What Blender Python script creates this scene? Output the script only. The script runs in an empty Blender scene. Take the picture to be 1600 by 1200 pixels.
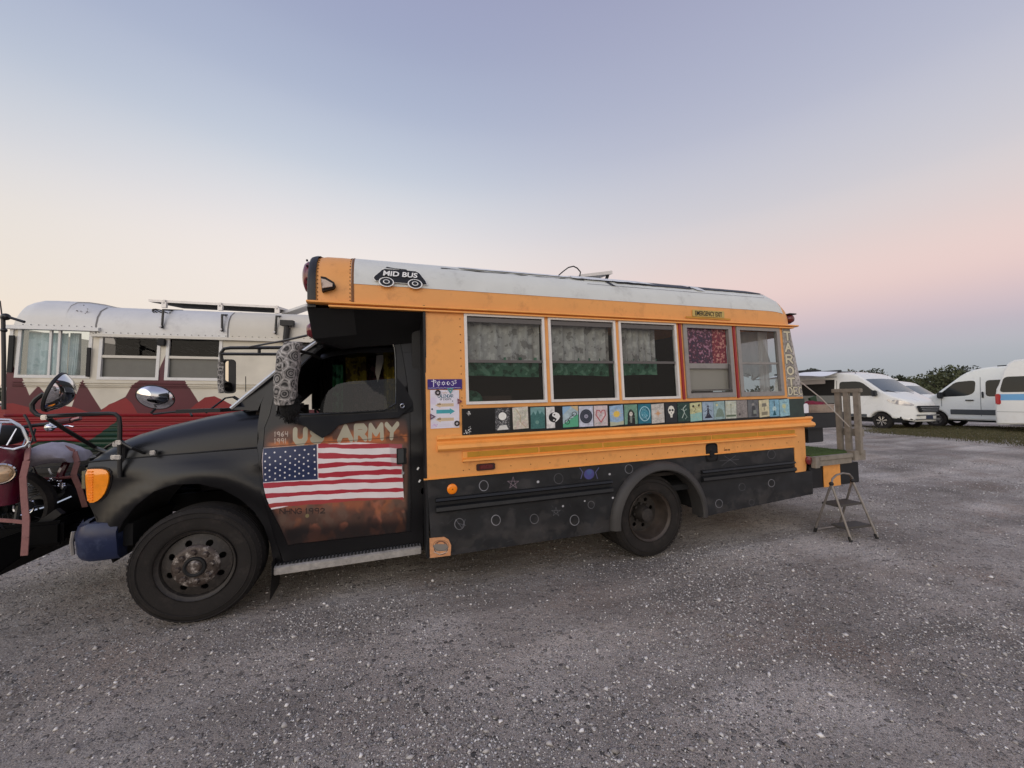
import bpy, bmesh, math, random
import numpy as np
from mathutils import Vector, Matrix
from mathutils.geometry import delaunay_2d_cdt
random.seed(7); rng = np.random.default_rng(7)
R = math.radians
scene = bpy.context.scene
col = scene.collection

# ------------------------------------------------------------------ camera
F_PX = 601.0
CAM_Z = 1.444
AX = np.array([[0.9487083262622353, -0.010179357354779933, 0.315988754141718],
               [-0.31613415754361096, -0.04136095689201545, 0.9478124633487197],
               [-0.003421475468676386, 0.9990924141083349, 0.04245752673904496]])
right, up, fwd = Vector(AX[:, 0]), Vector(AX[:, 1]), Vector(AX[:, 2])
cam_data = bpy.data.cameras.new('camera')
cam_data.sensor_width = 36.0
cam_data.lens = F_PX / 1600 * 36
cam_data.clip_start = 0.05
cam_data.clip_end = 3000
cam = bpy.data.objects.new('camera', cam_data)
col.objects.link(cam)
m3 = Matrix((right, up, -fwd)).transposed()
cam.matrix_world = Matrix.Translation((0, 0, CAM_Z)) @ m3.to_4x4()
scene.camera = cam

# ------------------------------------------------------------------ sky, sun, exposure
scene.view_settings.view_transform = 'Standard'
scene.view_settings.look = 'None'
scene.view_settings.exposure = 0.0
scene.view_settings.gamma = 1.0
scene.view_settings.use_curve_mapping = False

def lin(r, g, b):
    f = lambda c: (c / 255 / 12.92) if c / 255 <= 0.04045 else ((c / 255 + 0.055) / 1.055) ** 2.4
    return (f(r), f(g), f(b), 1.0)

world = bpy.data.worlds.new('World')
scene.world = world
world.use_nodes = True
wn, wl = world.node_tree.nodes, world.node_tree.links
wn.clear()
w_out = wn.new('ShaderNodeOutputWorld')
w_bg = wn.new('ShaderNodeBackground')
w_tc = wn.new('ShaderNodeTexCoord')
w_sep = wn.new('ShaderNodeSeparateXYZ')
wl.new(w_tc.outputs['Generated'], w_sep.inputs[0])

def wmath(op, a, b=None, c=None, clamp=False):
    n = wn.new('ShaderNodeMath'); n.operation = op; n.use_clamp = clamp
    for i, v in enumerate((a, b, c)):
        if v is None: continue
        if isinstance(v, (int, float)): n.inputs[i].default_value = v
        else: wl.new(v, n.inputs[i])
    return n.outputs[0]

def wramp(fac, stops):
    n = wn.new('ShaderNodeValToRGB'); n.color_ramp.interpolation = 'CARDINAL'
    el = n.color_ramp.elements
    while len(el) < len(stops): el.new(0.5)
    for e, (p, c) in zip(el, stops): e.position = p; e.color = lin(*c)
    wl.new(fac, n.inputs[0])
    return n.outputs[0]

# dusk sky after sunset: the afterglow is behind the camera to the left, the pink belt with the
# blue earth shadow under it stands opposite, to the right
elev = wmath('DIVIDE', wmath('ARCSINE', w_sep.outputs[2]), math.pi / 2, clamp=True)
anti = Vector((0.965, 0.26, 0)).normalized()
hor = wmath('SQRT', wmath('ADD', wmath('MULTIPLY', w_sep.outputs[0], w_sep.outputs[0]), wmath('MULTIPLY', w_sep.outputs[1], w_sep.outputs[1])))
cosa = wmath('DIVIDE', wmath('ADD', wmath('MULTIPLY', w_sep.outputs[0], anti.x), wmath('MULTIPLY', w_sep.outputs[1], anti.y)), wmath('MAXIMUM', hor, 0.001))
az = wmath('MULTIPLY', wmath('ADD', cosa, 1.0), 0.5, clamp=True)     # 1 = opposite the afterglow
S_ANTI = [(0.0, (160, 163, 168)), (0.054, (178, 180, 187)), (0.09, (200, 187, 195)), (0.14, (230, 205, 202)), (0.2, (224, 209, 208)),
          (0.255, (209, 205, 211)), (0.355, (185, 188, 206)), (0.52, (160, 164, 191)), (0.75, (150, 154, 180)), (1.0, (142, 146, 172))]
S_MID = [(0.0, (236, 222, 210)), (0.12, (241, 230, 221)), (0.228, (236, 229, 227)), (0.315, (207, 212, 222)), (0.39, (182, 191, 211)),
         (0.46, (165, 174, 200)), (0.54, (155, 161, 191)), (0.75, (148, 153, 180)), (1.0, (142, 146, 172))]
S_GLOW = [(0.0, (248, 224, 190)), (0.1, (236, 222, 200)), (0.2, (210, 211, 208)), (0.255, (184, 195, 208)), (0.355, (156, 167, 195)),
          (0.50, (152, 159, 188)), (0.75, (148, 153, 180)), (1.0, (142, 146, 172))]
r_a, r_m, r_g = wramp(elev, S_ANTI), wramp(elev, S_MID), wramp(elev, S_GLOW)
def wmix(f, a, b):
    n = wn.new('ShaderNodeMix'); n.data_type = 'RGBA'
    wl.new(f, n.inputs['Factor']); wl.new(a, n.inputs['A']); wl.new(b, n.inputs['B'])
    return n.outputs['Result']
def wsmooth(v, lo, hi):
    n = wn.new('ShaderNodeMapRange'); n.interpolation_type = 'SMOOTHSTEP'
    n.inputs['From Min'].default_value = lo; n.inputs['From Max'].default_value = hi
    wl.new(v, n.inputs['Value'])
    return n.outputs['Result']
sky_c = wmix(wsmooth(az, 0.60, 1.0), wmix(wsmooth(az, 0.0, 0.55), r_g, r_m), r_a)
gain = wmath('ADD', 1.0, wmath('MULTIPLY', wmath('SUBTRACT', 1.0, wsmooth(az, 0.0, 0.34)), 0.85))
wl.new(sky_c, w_bg.inputs['Color'])
wl.new(gain, w_bg.inputs['Strength'])
wl.new(w_bg.outputs[0], w_out.inputs[0])

sun_d = bpy.data.lights.new('sun', 'SUN')
sun_d.energy = 1.0
sun_d.angle = R(65)
sun_d.color = (1.0, 0.88, 0.76)
sun = bpy.data.objects.new('sun', sun_d)
col.objects.link(sun)
sun.rotation_euler = Vector((0.52, 0.80, -0.22)).to_track_quat('-Z', 'Y').to_euler()

# ------------------------------------------------------------------ frames of reference
class Frame:
    """a thing's own axes; at(px, py, Y) is the point of its plane y = Y seen at a spot of the photograph (1600 wide)"""
    def __init__(s, O, ex, ez):
        s.O = Vector(O); s.ex = Vector(ex).normalized(); s.ez = Vector(ez)
        s.ez = (s.ez - s.ex * s.ez.dot(s.ex)).normalized(); s.ey = s.ez.cross(s.ex)
        s.C = s.loc(Vector((0, 0, CAM_Z)))
    def loc(s, w): d = w - s.O; return Vector((d.dot(s.ex), d.dot(s.ey), d.dot(s.ez)))
    def world(s, l): return s.O + s.ex * l[0] + s.ey * l[1] + s.ez * l[2]
    def matrix(s):
        m = Matrix((s.ex, s.ey, s.ez)).transposed().to_4x4(); m.translation = s.O; return m
    def ray(s, px, py):
        d = right * (px - 800) + up * (600 - py) + fwd * F_PX
        return Vector((d.dot(s.ex), d.dot(s.ey), d.dot(s.ez)))
    def at(s, px, py, Y):
        f = Y if callable(Y) else (lambda x, z: Y)
        r = s.ray(px, py); y = f(0, 1.0)
        for _ in range(12 if callable(Y) else 1):
            p = s.C + r * ((y - s.C.y) / r.y); y = f(p.x, p.z)
        return p
    def atx(s, px, py, X):
        r = s.ray(px, py); return s.C + r * ((X - s.C.x) / r.x)
    def atz(s, px, py, Z):
        r = s.ray(px, py); return s.C + r * ((Z - s.C.z) / r.z)

TH = math.atan(0.0218)
ex = Vector((math.cos(TH), 0, math.sin(TH))); ez = Vector((-math.sin(TH), 0, math.cos(TH)))
BUS = Frame(Vector((0, 2.95, CAM_Z)) + ez * -1.45, ex, ez)
WORLD = Frame((0, 0, 0), (1, 0, 0), (0, 0, 1))

# ------------------------------------------------------------------ materials
def mat(name, color, rough=0.6, metal=0.0, spec=0.5, var=0.0, vscale=4.0, bump=0.0, bscale=60.0, dirt=None, dirt_amt=0.0, dscale=3.0, coat=0.0, emit=None, vc=None):
    m = bpy.data.materials.new(name); m.use_nodes = True
    nt = m.node_tree; b = nt.nodes['Principled BSDF']
    b.inputs['Base Color'].default_value = (*color[:3], 1)
    b.inputs['Roughness'].default_value = rough
    b.inputs['Metallic'].default_value = metal
    b.inputs['Specular IOR Level'].default_value = spec
    b.inputs['Coat Weight'].default_value = coat
    tc = nt.nodes.new('ShaderNodeTexCoord')
    out = None
    def noise(scale, detail=6, rough_=0.6):
        n = nt.nodes.new('ShaderNodeTexNoise'); n.inputs['Scale'].default_value = scale
        n.inputs['Detail'].default_value = detail; n.inputs['Roughness'].default_value = rough_
        nt.links.new(tc.outputs['Object'], n.inputs['Vector']); return n
    if var > 0:
        n = noise(vscale)
        r = nt.nodes.new('ShaderNodeMapRange')
        r.inputs['From Min'].default_value = 0.25; r.inputs['From Max'].default_value = 0.75
        r.inputs['To Min'].default_value = 1 - var; r.inputs['To Max'].default_value = 1 + var
        nt.links.new(n.outputs[0], r.inputs[0])
        mx = nt.nodes.new('ShaderNodeMix'); mx.data_type = 'RGBA'; mx.blend_type = 'MULTIPLY'
        mx.inputs['Factor'].default_value = 1
        mx.inputs['A'].default_value = (*color[:3], 1)
        nt.links.new(r.outputs[0], mx.inputs['B'])
        out = mx.outputs['Result']
        rr = nt.nodes.new('ShaderNodeMapRange')
        rr.inputs['To Min'].default_value = max(0.02, rough - 0.12); rr.inputs['To Max'].default_value = min(1, rough + 0.12)
        nt.links.new(n.outputs[0], rr.inputs[0]); nt.links.new(rr.outputs[0], b.inputs['Roughness'])
    if dirt is not None:
        n = noise(dscale, 10, 0.72)
        r = nt.nodes.new('ShaderNodeMapRange'); r.interpolation_type = 'SMOOTHSTEP'
        r.inputs['From Min'].default_value = 0.5; r.inputs['From Max'].default_value = 0.72
        r.inputs['To Max'].default_value = dirt_amt
        nt.links.new(n.outputs[0], r.inputs[0])
        mx = nt.nodes.new('ShaderNodeMix'); mx.data_type = 'RGBA'
        nt.links.new(r.outputs[0], mx.inputs['Factor'])
        if out is None: mx.inputs['A'].default_value = (*color[:3], 1)
        else: nt.links.new(out, mx.inputs['A'])
        mx.inputs['B'].default_value = (*dirt[:3], 1)
        out = mx.outputs['Result']
    if out is not None: nt.links.new(out, b.inputs['Base Color'])
    if bump > 0:
        n = noise(bscale, 4)
        bp = nt.nodes.new('ShaderNodeBump'); bp.inputs['Strength'].default_value = bump; bp.inputs['Distance'].default_value = 0.01
        nt.links.new(n.outputs[0], bp.inputs['Height']); nt.links.new(bp.outputs[0], b.inputs['Normal'])
    if emit:
        b.inputs['Emission Color'].default_value = (*color[:3], 1); b.inputs['Emission Strength'].default_value = emit
    return m

def glass(name, tint=(0.7, 0.75, 0.75), opacity=0.0, refl=1.0, rough=0.02, ior=1.5):
    """thin window pane: mirror-like reflection by angle over a tinted see-through pane"""
    m = bpy.data.materials.new(name); m.use_nodes = True
    nt = m.node_tree; nt.nodes.clear()
    o = nt.nodes.new('ShaderNodeOutputMaterial')
    t = nt.nodes.new('ShaderNodeBsdfTransparent'); t.inputs[0].default_value = (*tint, 1)
    g = nt.nodes.new('ShaderNodeBsdfGlossy'); g.inputs['Roughness'].default_value = rough
    lw = nt.nodes.new('ShaderNodeLayerWeight'); lw.inputs[0].default_value = .5
    pw = nt.nodes.new('ShaderNodeMath'); pw.operation = 'POWER'; pw.inputs[1].default_value = 5.0
    fr = nt.nodes.new('ShaderNodeMath'); fr.operation = 'MULTIPLY_ADD'; fr.inputs[1].default_value = .92; fr.inputs[2].default_value = .025
    nt.links.new(lw.outputs['Facing'], pw.inputs[0]); nt.links.new(pw.outputs[0], fr.inputs[0])
    d = nt.nodes.new('ShaderNodeBsdfDiffuse'); d.inputs[0].default_value = (0.25, 0.25, 0.24, 1)
    m0 = nt.nodes.new('ShaderNodeMixShader'); m0.inputs[0].default_value = opacity
    nt.links.new(t.outputs[0], m0.inputs[1]); nt.links.new(d.outputs[0], m0.inputs[2])
    mul = nt.nodes.new('ShaderNodeMath'); mul.operation = 'MULTIPLY'; mul.inputs[1].default_value = refl; mul.use_clamp = True
    nt.links.new(fr.outputs[0], mul.inputs[0])
    mx = nt.nodes.new('ShaderNodeMixShader')
    nt.links.new(mul.outputs[0], mx.inputs[0]); nt.links.new(m0.outputs[0], mx.inputs[1]); nt.links.new(g.outputs[0], mx.inputs[2])
    nt.links.new(mx.outputs[0], o.inputs[0])
    return m

def image_mat(name, img, rough=0.5, var=0.06, vscale=30, spec=0.4, alpha=False, bump=0.0):
    m = bpy.data.materials.new(name); m.use_nodes = True
    nt = m.node_tree; b = nt.nodes['Principled BSDF']
    t = nt.nodes.new('ShaderNodeTexImage'); t.image = img; t.extension = 'EXTEND'
    uv = nt.nodes.new('ShaderNodeUVMap'); uv.uv_map = 'UVMap'
    nt.links.new(uv.outputs[0], t.inputs[0])
    tc = nt.nodes.new('ShaderNodeTexCoord')
    n = nt.nodes.new('ShaderNodeTexNoise'); n.inputs['Scale'].default_value = vscale; n.inputs['Detail'].default_value = 8
    nt.links.new(tc.outputs['Object'], n.inputs['Vector'])
    r = nt.nodes.new('ShaderNodeMapRange'); r.inputs['From Min'].default_value = .25; r.inputs['From Max'].default_value = .75
    r.inputs['To Min'].default_value = 1 - var; r.inputs['To Max'].default_value = 1 + var
    nt.links.new(n.outputs[0], r.inputs[0])
    mx = nt.nodes.new('ShaderNodeMix'); mx.data_type = 'RGBA'; mx.blend_type = 'MULTIPLY'; mx.inputs['Factor'].default_value = 1
    nt.links.new(t.outputs['Color'], mx.inputs['A']); nt.links.new(r.outputs[0], mx.inputs['B'])
    nt.links.new(mx.outputs['Result'], b.inputs['Base Color'])
    b.inputs['Roughness'].default_value = rough; b.inputs['Specular IOR Level'].default_value = spec
    if alpha: nt.links.new(t.outputs['Alpha'], b.inputs['Alpha'])
    if bump:
        bp = nt.nodes.new('ShaderNodeBump'); bp.inputs['Strength'].default_value = bump; bp.inputs['Distance'].default_value = .01
        nt.links.new(n.outputs[0], bp.inputs['Height']); nt.links.new(bp.outputs[0], b.inputs['Normal'])
    return m

# ------------------------------------------------------------------ drawing flat print in memory
class Art:
    """paint box: a picture of w x h texels over the rectangle (a0..a1, b0..b1) of a surface"""
    def __init__(s, w, h, a0, a1, b0, b1, bg=(0, 0, 0), conv=None):
        s.w, s.h = w, h; s.a0, s.a1, s.b0, s.b1 = a0, a1, b0, b1
        s.px = np.empty((h, w, 3), np.float32); s.px[:] = np.array(lin(*bg)[:3])
        s.al = np.ones((h, w), np.float32)
        s.conv = conv
    def T(s, p):
        if s.conv: p = s.conv(*p)
        return ((p[0] - s.a0) / (s.a1 - s.a0) * s.w, (p[1] - s.b0) / (s.b1 - s.b0) * s.h)
    def _box(s, P, pad):
        x0 = max(0, int(P[:, 0].min() - pad)); x1 = min(s.w, int(P[:, 0].max() + pad) + 2)
        y0 = max(0, int(P[:, 1].min() - pad)); y1 = min(s.h, int(P[:, 1].max() + pad) + 2)
        if x1 <= x0 or y1 <= y0: return None
        X, Y = np.meshgrid(np.arange(x0, x1) + .5, np.arange(y0, y1) + .5)
        return x0, x1, y0, y1, X, Y
    def _put(s, b, a, c, setal=False):
        x0, x1, y0, y1 = b[:4]
        a = a[..., None] if a.ndim == 2 else a
        v = s.px[y0:y1, x0:x1]; v[:] = v * (1 - a) + np.array(lin(*c)[:3]) * a
        al = s.al[y0:y1, x0:x1]; al[:] = np.maximum(al, a[..., 0])
    def poly(s, pts, c, op=1.0, soft=0.0, nz=None):
        P = np.array([s.T(p) for p in pts]); b = s._box(P, 2 + soft * 3)
        if b is None: return
        X, Y = b[4], b[5]; acc = np.zeros_like(X)
        subs = ((-.25, -.25), (.25, -.25), (-.25, .25), (.25, .25))
        n = len(P)
        for dx, dy in subs:
            ins = np.zeros(X.shape, bool); xs, ys = X + dx, Y + dy
            for i in range(n):
                ax, ay = P[i]; bx, by = P[(i + 1) % n]
                if ay == by: continue
                cnd = ((ay > ys) != (by > ys)) & (xs < (bx - ax) * (ys - ay) / (by - ay) + ax)
                ins ^= cnd
            acc += ins
        acc = acc / 4
        if soft > 0:
            k = int(soft)
            ker = np.ones(2 * k + 1) / (2 * k + 1)
            for _ in range(2):
                acc = np.apply_along_axis(lambda v: np.convolve(v, ker, 'same'), 0, acc)
                acc = np.apply_along_axis(lambda v: np.convolve(v, ker, 'same'), 1, acc)
        if nz:
            g = np.random.default_rng(nz[1]); n = np.zeros(acc.shape); H_, W_ = acc.shape
            for k, a_ in ((nz[0], 1.), (nz[0] * 2.1, .7), (nz[0] * 4.3, .45), (nz[0] * 9, .25)):
                gw = int(k) + 3; gh = max(3, int(k * H_ / W_) + 3); q = g.standard_normal((gh, gw))
                yi = np.linspace(0, gh - 1.001, H_); xi = np.linspace(0, gw - 1.001, W_); y0 = yi.astype(int); x0 = xi.astype(int)
                fy = (yi - y0)[:, None]; fx = (xi - x0)[None]; fy = fy * fy * (3 - 2 * fy); fx = fx * fx * (3 - 2 * fx)
                n += a_ * ((q[y0][:, x0] * (1 - fx) + q[y0][:, x0 + 1] * fx) * (1 - fy) + (q[y0 + 1][:, x0] * (1 - fx) + q[y0 + 1][:, x0 + 1] * fx) * fy)
            acc = acc * np.clip((n - nz[2]) * 1.1, 0, 1)
        s._put(b, acc * op, c)
    def disc(s, c0, r, c, op=1.0, soft=1.0, ry=None):
        cx, cy = s.T(c0); ax, _ = s.T((c0[0] + r, c0[1])); _, by = s.T((c0[0], c0[1] + (ry or r)))
        rx, ryy = max(abs(ax - cx), .6), max(abs(by - cy), .6)
        P = np.array([[cx - rx, cy - ryy], [cx + rx, cy + ryy]]); b = s._box(P, 2 + soft)
        if b is None: return
        d = np.hypot((b[4] - cx) / rx, (b[5] - cy) / ryy)
        w = soft / max(rx, ryy) / 1.0
        s._put(b, np.clip((1 + w / 2 - d) / w, 0, 1) * op, c)
    def line(s, pts, wd, c, op=1.0, soft=1.0):
        """wd in texels"""
        Q = [s.T(p) for p in pts]
        for i in range(len(Q) - 1):
            (ax, ay), (bx, by) = Q[i], Q[i + 1]
            b = s._box(np.array([[ax, ay], [bx, by]]), wd + soft + 1)
            if b is None: continue
            dx, dy = bx - ax, by - ay; L = dx * dx + dy * dy + 1e-9
            t = np.clip(((b[4] - ax) * dx + (b[5] - ay) * dy) / L, 0, 1)
            d = np.hypot(b[4] - ax - t * dx, b[5] - ay - t * dy)
            s._put(b, np.clip((wd / 2 + soft / 2 - d) / soft, 0, 1) * op, c)
    def ring(s, c0, r, wd, c, op=1.0, ry=None, a0=0, a1=360, n=28):
        ry = ry or r
        s.line([(c0[0] + r * math.cos(R(a0 + (a1 - a0) * i / n)), c0[1] + ry * math.sin(R(a0 + (a1 - a0) * i / n))) for i in range(n + 1)], wd, c, op)
    def text(s, txt, origin, hh, ww, gap, wd, c, up_=(0, -1), right_=(1, 0), op=1.0, wob=0.0):
        x, y = origin
        for ch in txt:
            for st in GLYPH.get(ch, []):
                s.line([(x + right_[0] * a * ww + up_[0] * b_ * hh + random.uniform(-wob, wob), y + right_[1] * a * ww + up_[1] * b_ * hh + random.uniform(-wob, wob)) for a, b_ in st], wd, c, op)
            adv = ww * (0.4 if ch in "1I " else 1) + gap
            x += right_[0] * adv; y += right_[1] * adv
    def blotch(s, scale, amt, seed=0):
        """uneven brush-work"""
        g = np.random.default_rng(seed)
        n = np.zeros((s.h, s.w), np.float32)
        for k, a in ((scale, 1), (scale * 2, .6), (scale * 4, .4)):
            gh, gw = max(2, int(s.h / s.w * k) + 2), int(k) + 2
            q = g.standard_normal((gh, gw))
            yi = np.linspace(0, gh - 1.001, s.h); xi = np.linspace(0, gw - 1.001, s.w)
            y0 = yi.astype(int); x0 = xi.astype(int); fy = (yi - y0)[:, None]; fx = (xi - x0)[None]
            n += a * ((q[y0][:, x0] * (1 - fx) + q[y0][:, x0 + 1] * fx) * (1 - fy) + (q[y0 + 1][:, x0] * (1 - fx) + q[y0 + 1][:, x0 + 1] * fx) * fy)
        s.px *= np.clip(1 + amt * n, .2, 2)[..., None]
    def image(s, name):
        im = bpy.data.images.new(name, s.w, s.h, alpha=True, float_buffer=False)
        v = np.clip(s.px, 0, 1)
        v = np.where(v <= .0031308, v * 12.92, 1.055 * np.power(v, 1 / 2.4) - .055)
        buf = np.ones((s.h, s.w, 4), np.float32); buf[..., :3] = v; buf[..., 3] = s.al
        im.pixels.foreach_set(buf.ravel()); im.pack()
        return im
    def uv(s, a, b): return ((a - s.a0) / (s.a1 - s.a0), (b - s.b0) / (s.b1 - s.b0))

def arc(cx, cy, rx, ry, a, b, n=8): return [(cx + rx * math.cos(R(a + (b - a) * i / n)), cy + ry * math.sin(R(a + (b - a) * i / n))) for i in range(n + 1)]
GLYPH = {
 'A': [[(0, 0), (.5, 1), (1, 0)], [(.2, .38), (.8, .38)]], 'B': [[(0, 0), (0, 1), (.7, 1), (.95, .8), (.7, .53), (0, .53)], [(.7, .53), (1, .28), (.75, 0), (0, 0)]],
 'C': [[(1, .85), (.7, 1), (.3, 1), (0, .7), (0, .3), (.3, 0), (.7, 0), (1, .15)]], 'D': [[(0, 0), (0, 1), (.6, 1), (1, .7), (1, .3), (.6, 0), (0, 0)]],
 'E': [[(1, 1), (0, 1), (0, 0), (1, 0)], [(0, .5), (.8, .5)]], 'F': [[(1, 1), (0, 1), (0, 0)], [(0, .5), (.8, .5)]],
 'G': [[(1, .85), (.7, 1), (.3, 1), (0, .7), (0, .3), (.3, 0), (.7, 0), (1, .2), (1, .45), (.6, .45)]], 'H': [[(0, 0), (0, 1)], [(1, 0), (1, 1)], [(0, .5), (1, .5)]],
 'I': [[(0.1, 0), (.1, 1)]], 'K': [[(0, 0), (0, 1)], [(1, 1), (0, .45), (1, 0)]], 'L': [[(0, 1), (0, 0), (1, 0)]],
 'M': [[(0, 0), (.05, 1), (.5, .35), (.95, 1), (1, 0)]], 'N': [[(0, 0), (0, 1), (1, 0), (1, 1)]], 'O': [[(.5, 1), (.1, .8), (0, .5), (.1, .2), (.5, 0), (.9, .2), (1, .5), (.9, .8), (.5, 1)]],
 'P': [[(0, 0), (0, 1), (.75, 1), (1, .75), (.75, .5), (0, .5)]], 'R': [[(0, 0), (0, 1), (.75, 1), (1, .76), (.75, .5), (0, .5)], [(.45, .5), (1, 0)]],
 'S': [[(1, .85), (.7, 1), (.25, 1), (0, .78), (.2, .55), (.8, .45), (1, .22), (.75, 0), (.25, 0), (0, .15)]],
 'T': [[(0, 1), (1, 1)], [(.5, 1), (.5, 0)]], 'U': [[(0, 1), (0, .3), (.25, 0), (.75, 0), (1, .3), (1, 1)]], 'V': [[(0, 1), (.5, 0), (1, 1)]], 'X': [[(0, 0), (1, 1)], [(0, 1), (1, 0)]],
 'Y': [[(0, 1), (.5, .5), (1, 1)], [(.5, .5), (.45, 0)]], 'Z': [[(0, 1), (1, 1), (0, 0), (1, 0)]],
 '1': [[(0.02, .8), (.15, 1), (.15, 0)]], '9': [[(.95, .6), (.6, .45), (.1, .55), (.05, .85), (.5, 1), (.9, .9), (.95, .5), (.8, 0)]],
 '6': [[(.8, 1), (.2, .6), (.05, .25), (.4, 0), (.85, .15), (.85, .42), (.4, .5), (.1, .3)]], '4': [[(.1, 1), (.05, .5), (.9, .5)], [(.85, 1), (.85, 0)]],
 '2': [[(0.05, .8), (.4, 1), (.9, .8), (.8, .5), (0, 0), (1, .02)]], '0': [arc(.5, .5, .45, .5, 0, 360, 10)], '3': [[(0, 1), (.8, .9), (.4, .55), (.9, .3), (.4, 0), (0, .1)]],
 '7': [[(0, 1), (1, 1), (.3, 0)]], '5': [[(1, 1), (.1, 1), (.1, .55), (.8, .5), (.9, .15), (.4, 0), (0, .1)]]}

# ------------------------------------------------------------------ building helpers
def tag(o, label=None, cat=None, group=None, kind=None):
    if label: o['label'] = label
    if cat: o['category'] = cat
    if group: o['group'] = group
    if kind: o['kind'] = kind
    return o

def link(name, me, material=None, parent=None, smooth=False, angle=None):
    o = bpy.data.objects.new(name, me); col.objects.link(o)
    if material is not None and len(me.materials) == 0: me.materials.append(material)
    if parent is not None: o.parent = parent
    if smooth or angle is not None:
        for p in me.polygons: p.use_smooth = True
        if angle is not None:
            bm = bmesh.new(); bm.from_mesh(me)
            for e in bm.edges:
                if len(e.link_faces) == 2 and e.calc_face_angle(0) > R(angle): e.smooth = False
            bm.to_mesh(me); bm.free()
    return o

def empty(name, frame_or_loc, label=None, cat=None, group=None, rz=0):
    o = bpy.data.objects.new(name, None); col.objects.link(o)
    if isinstance(frame_or_loc, Frame): o.matrix_world = frame_or_loc.matrix()
    else: o.location = frame_or_loc; o.rotation_euler = (0, 0, rz)
    o.empty_display_size = .2
    return tag(o, label, cat, group)

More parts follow.
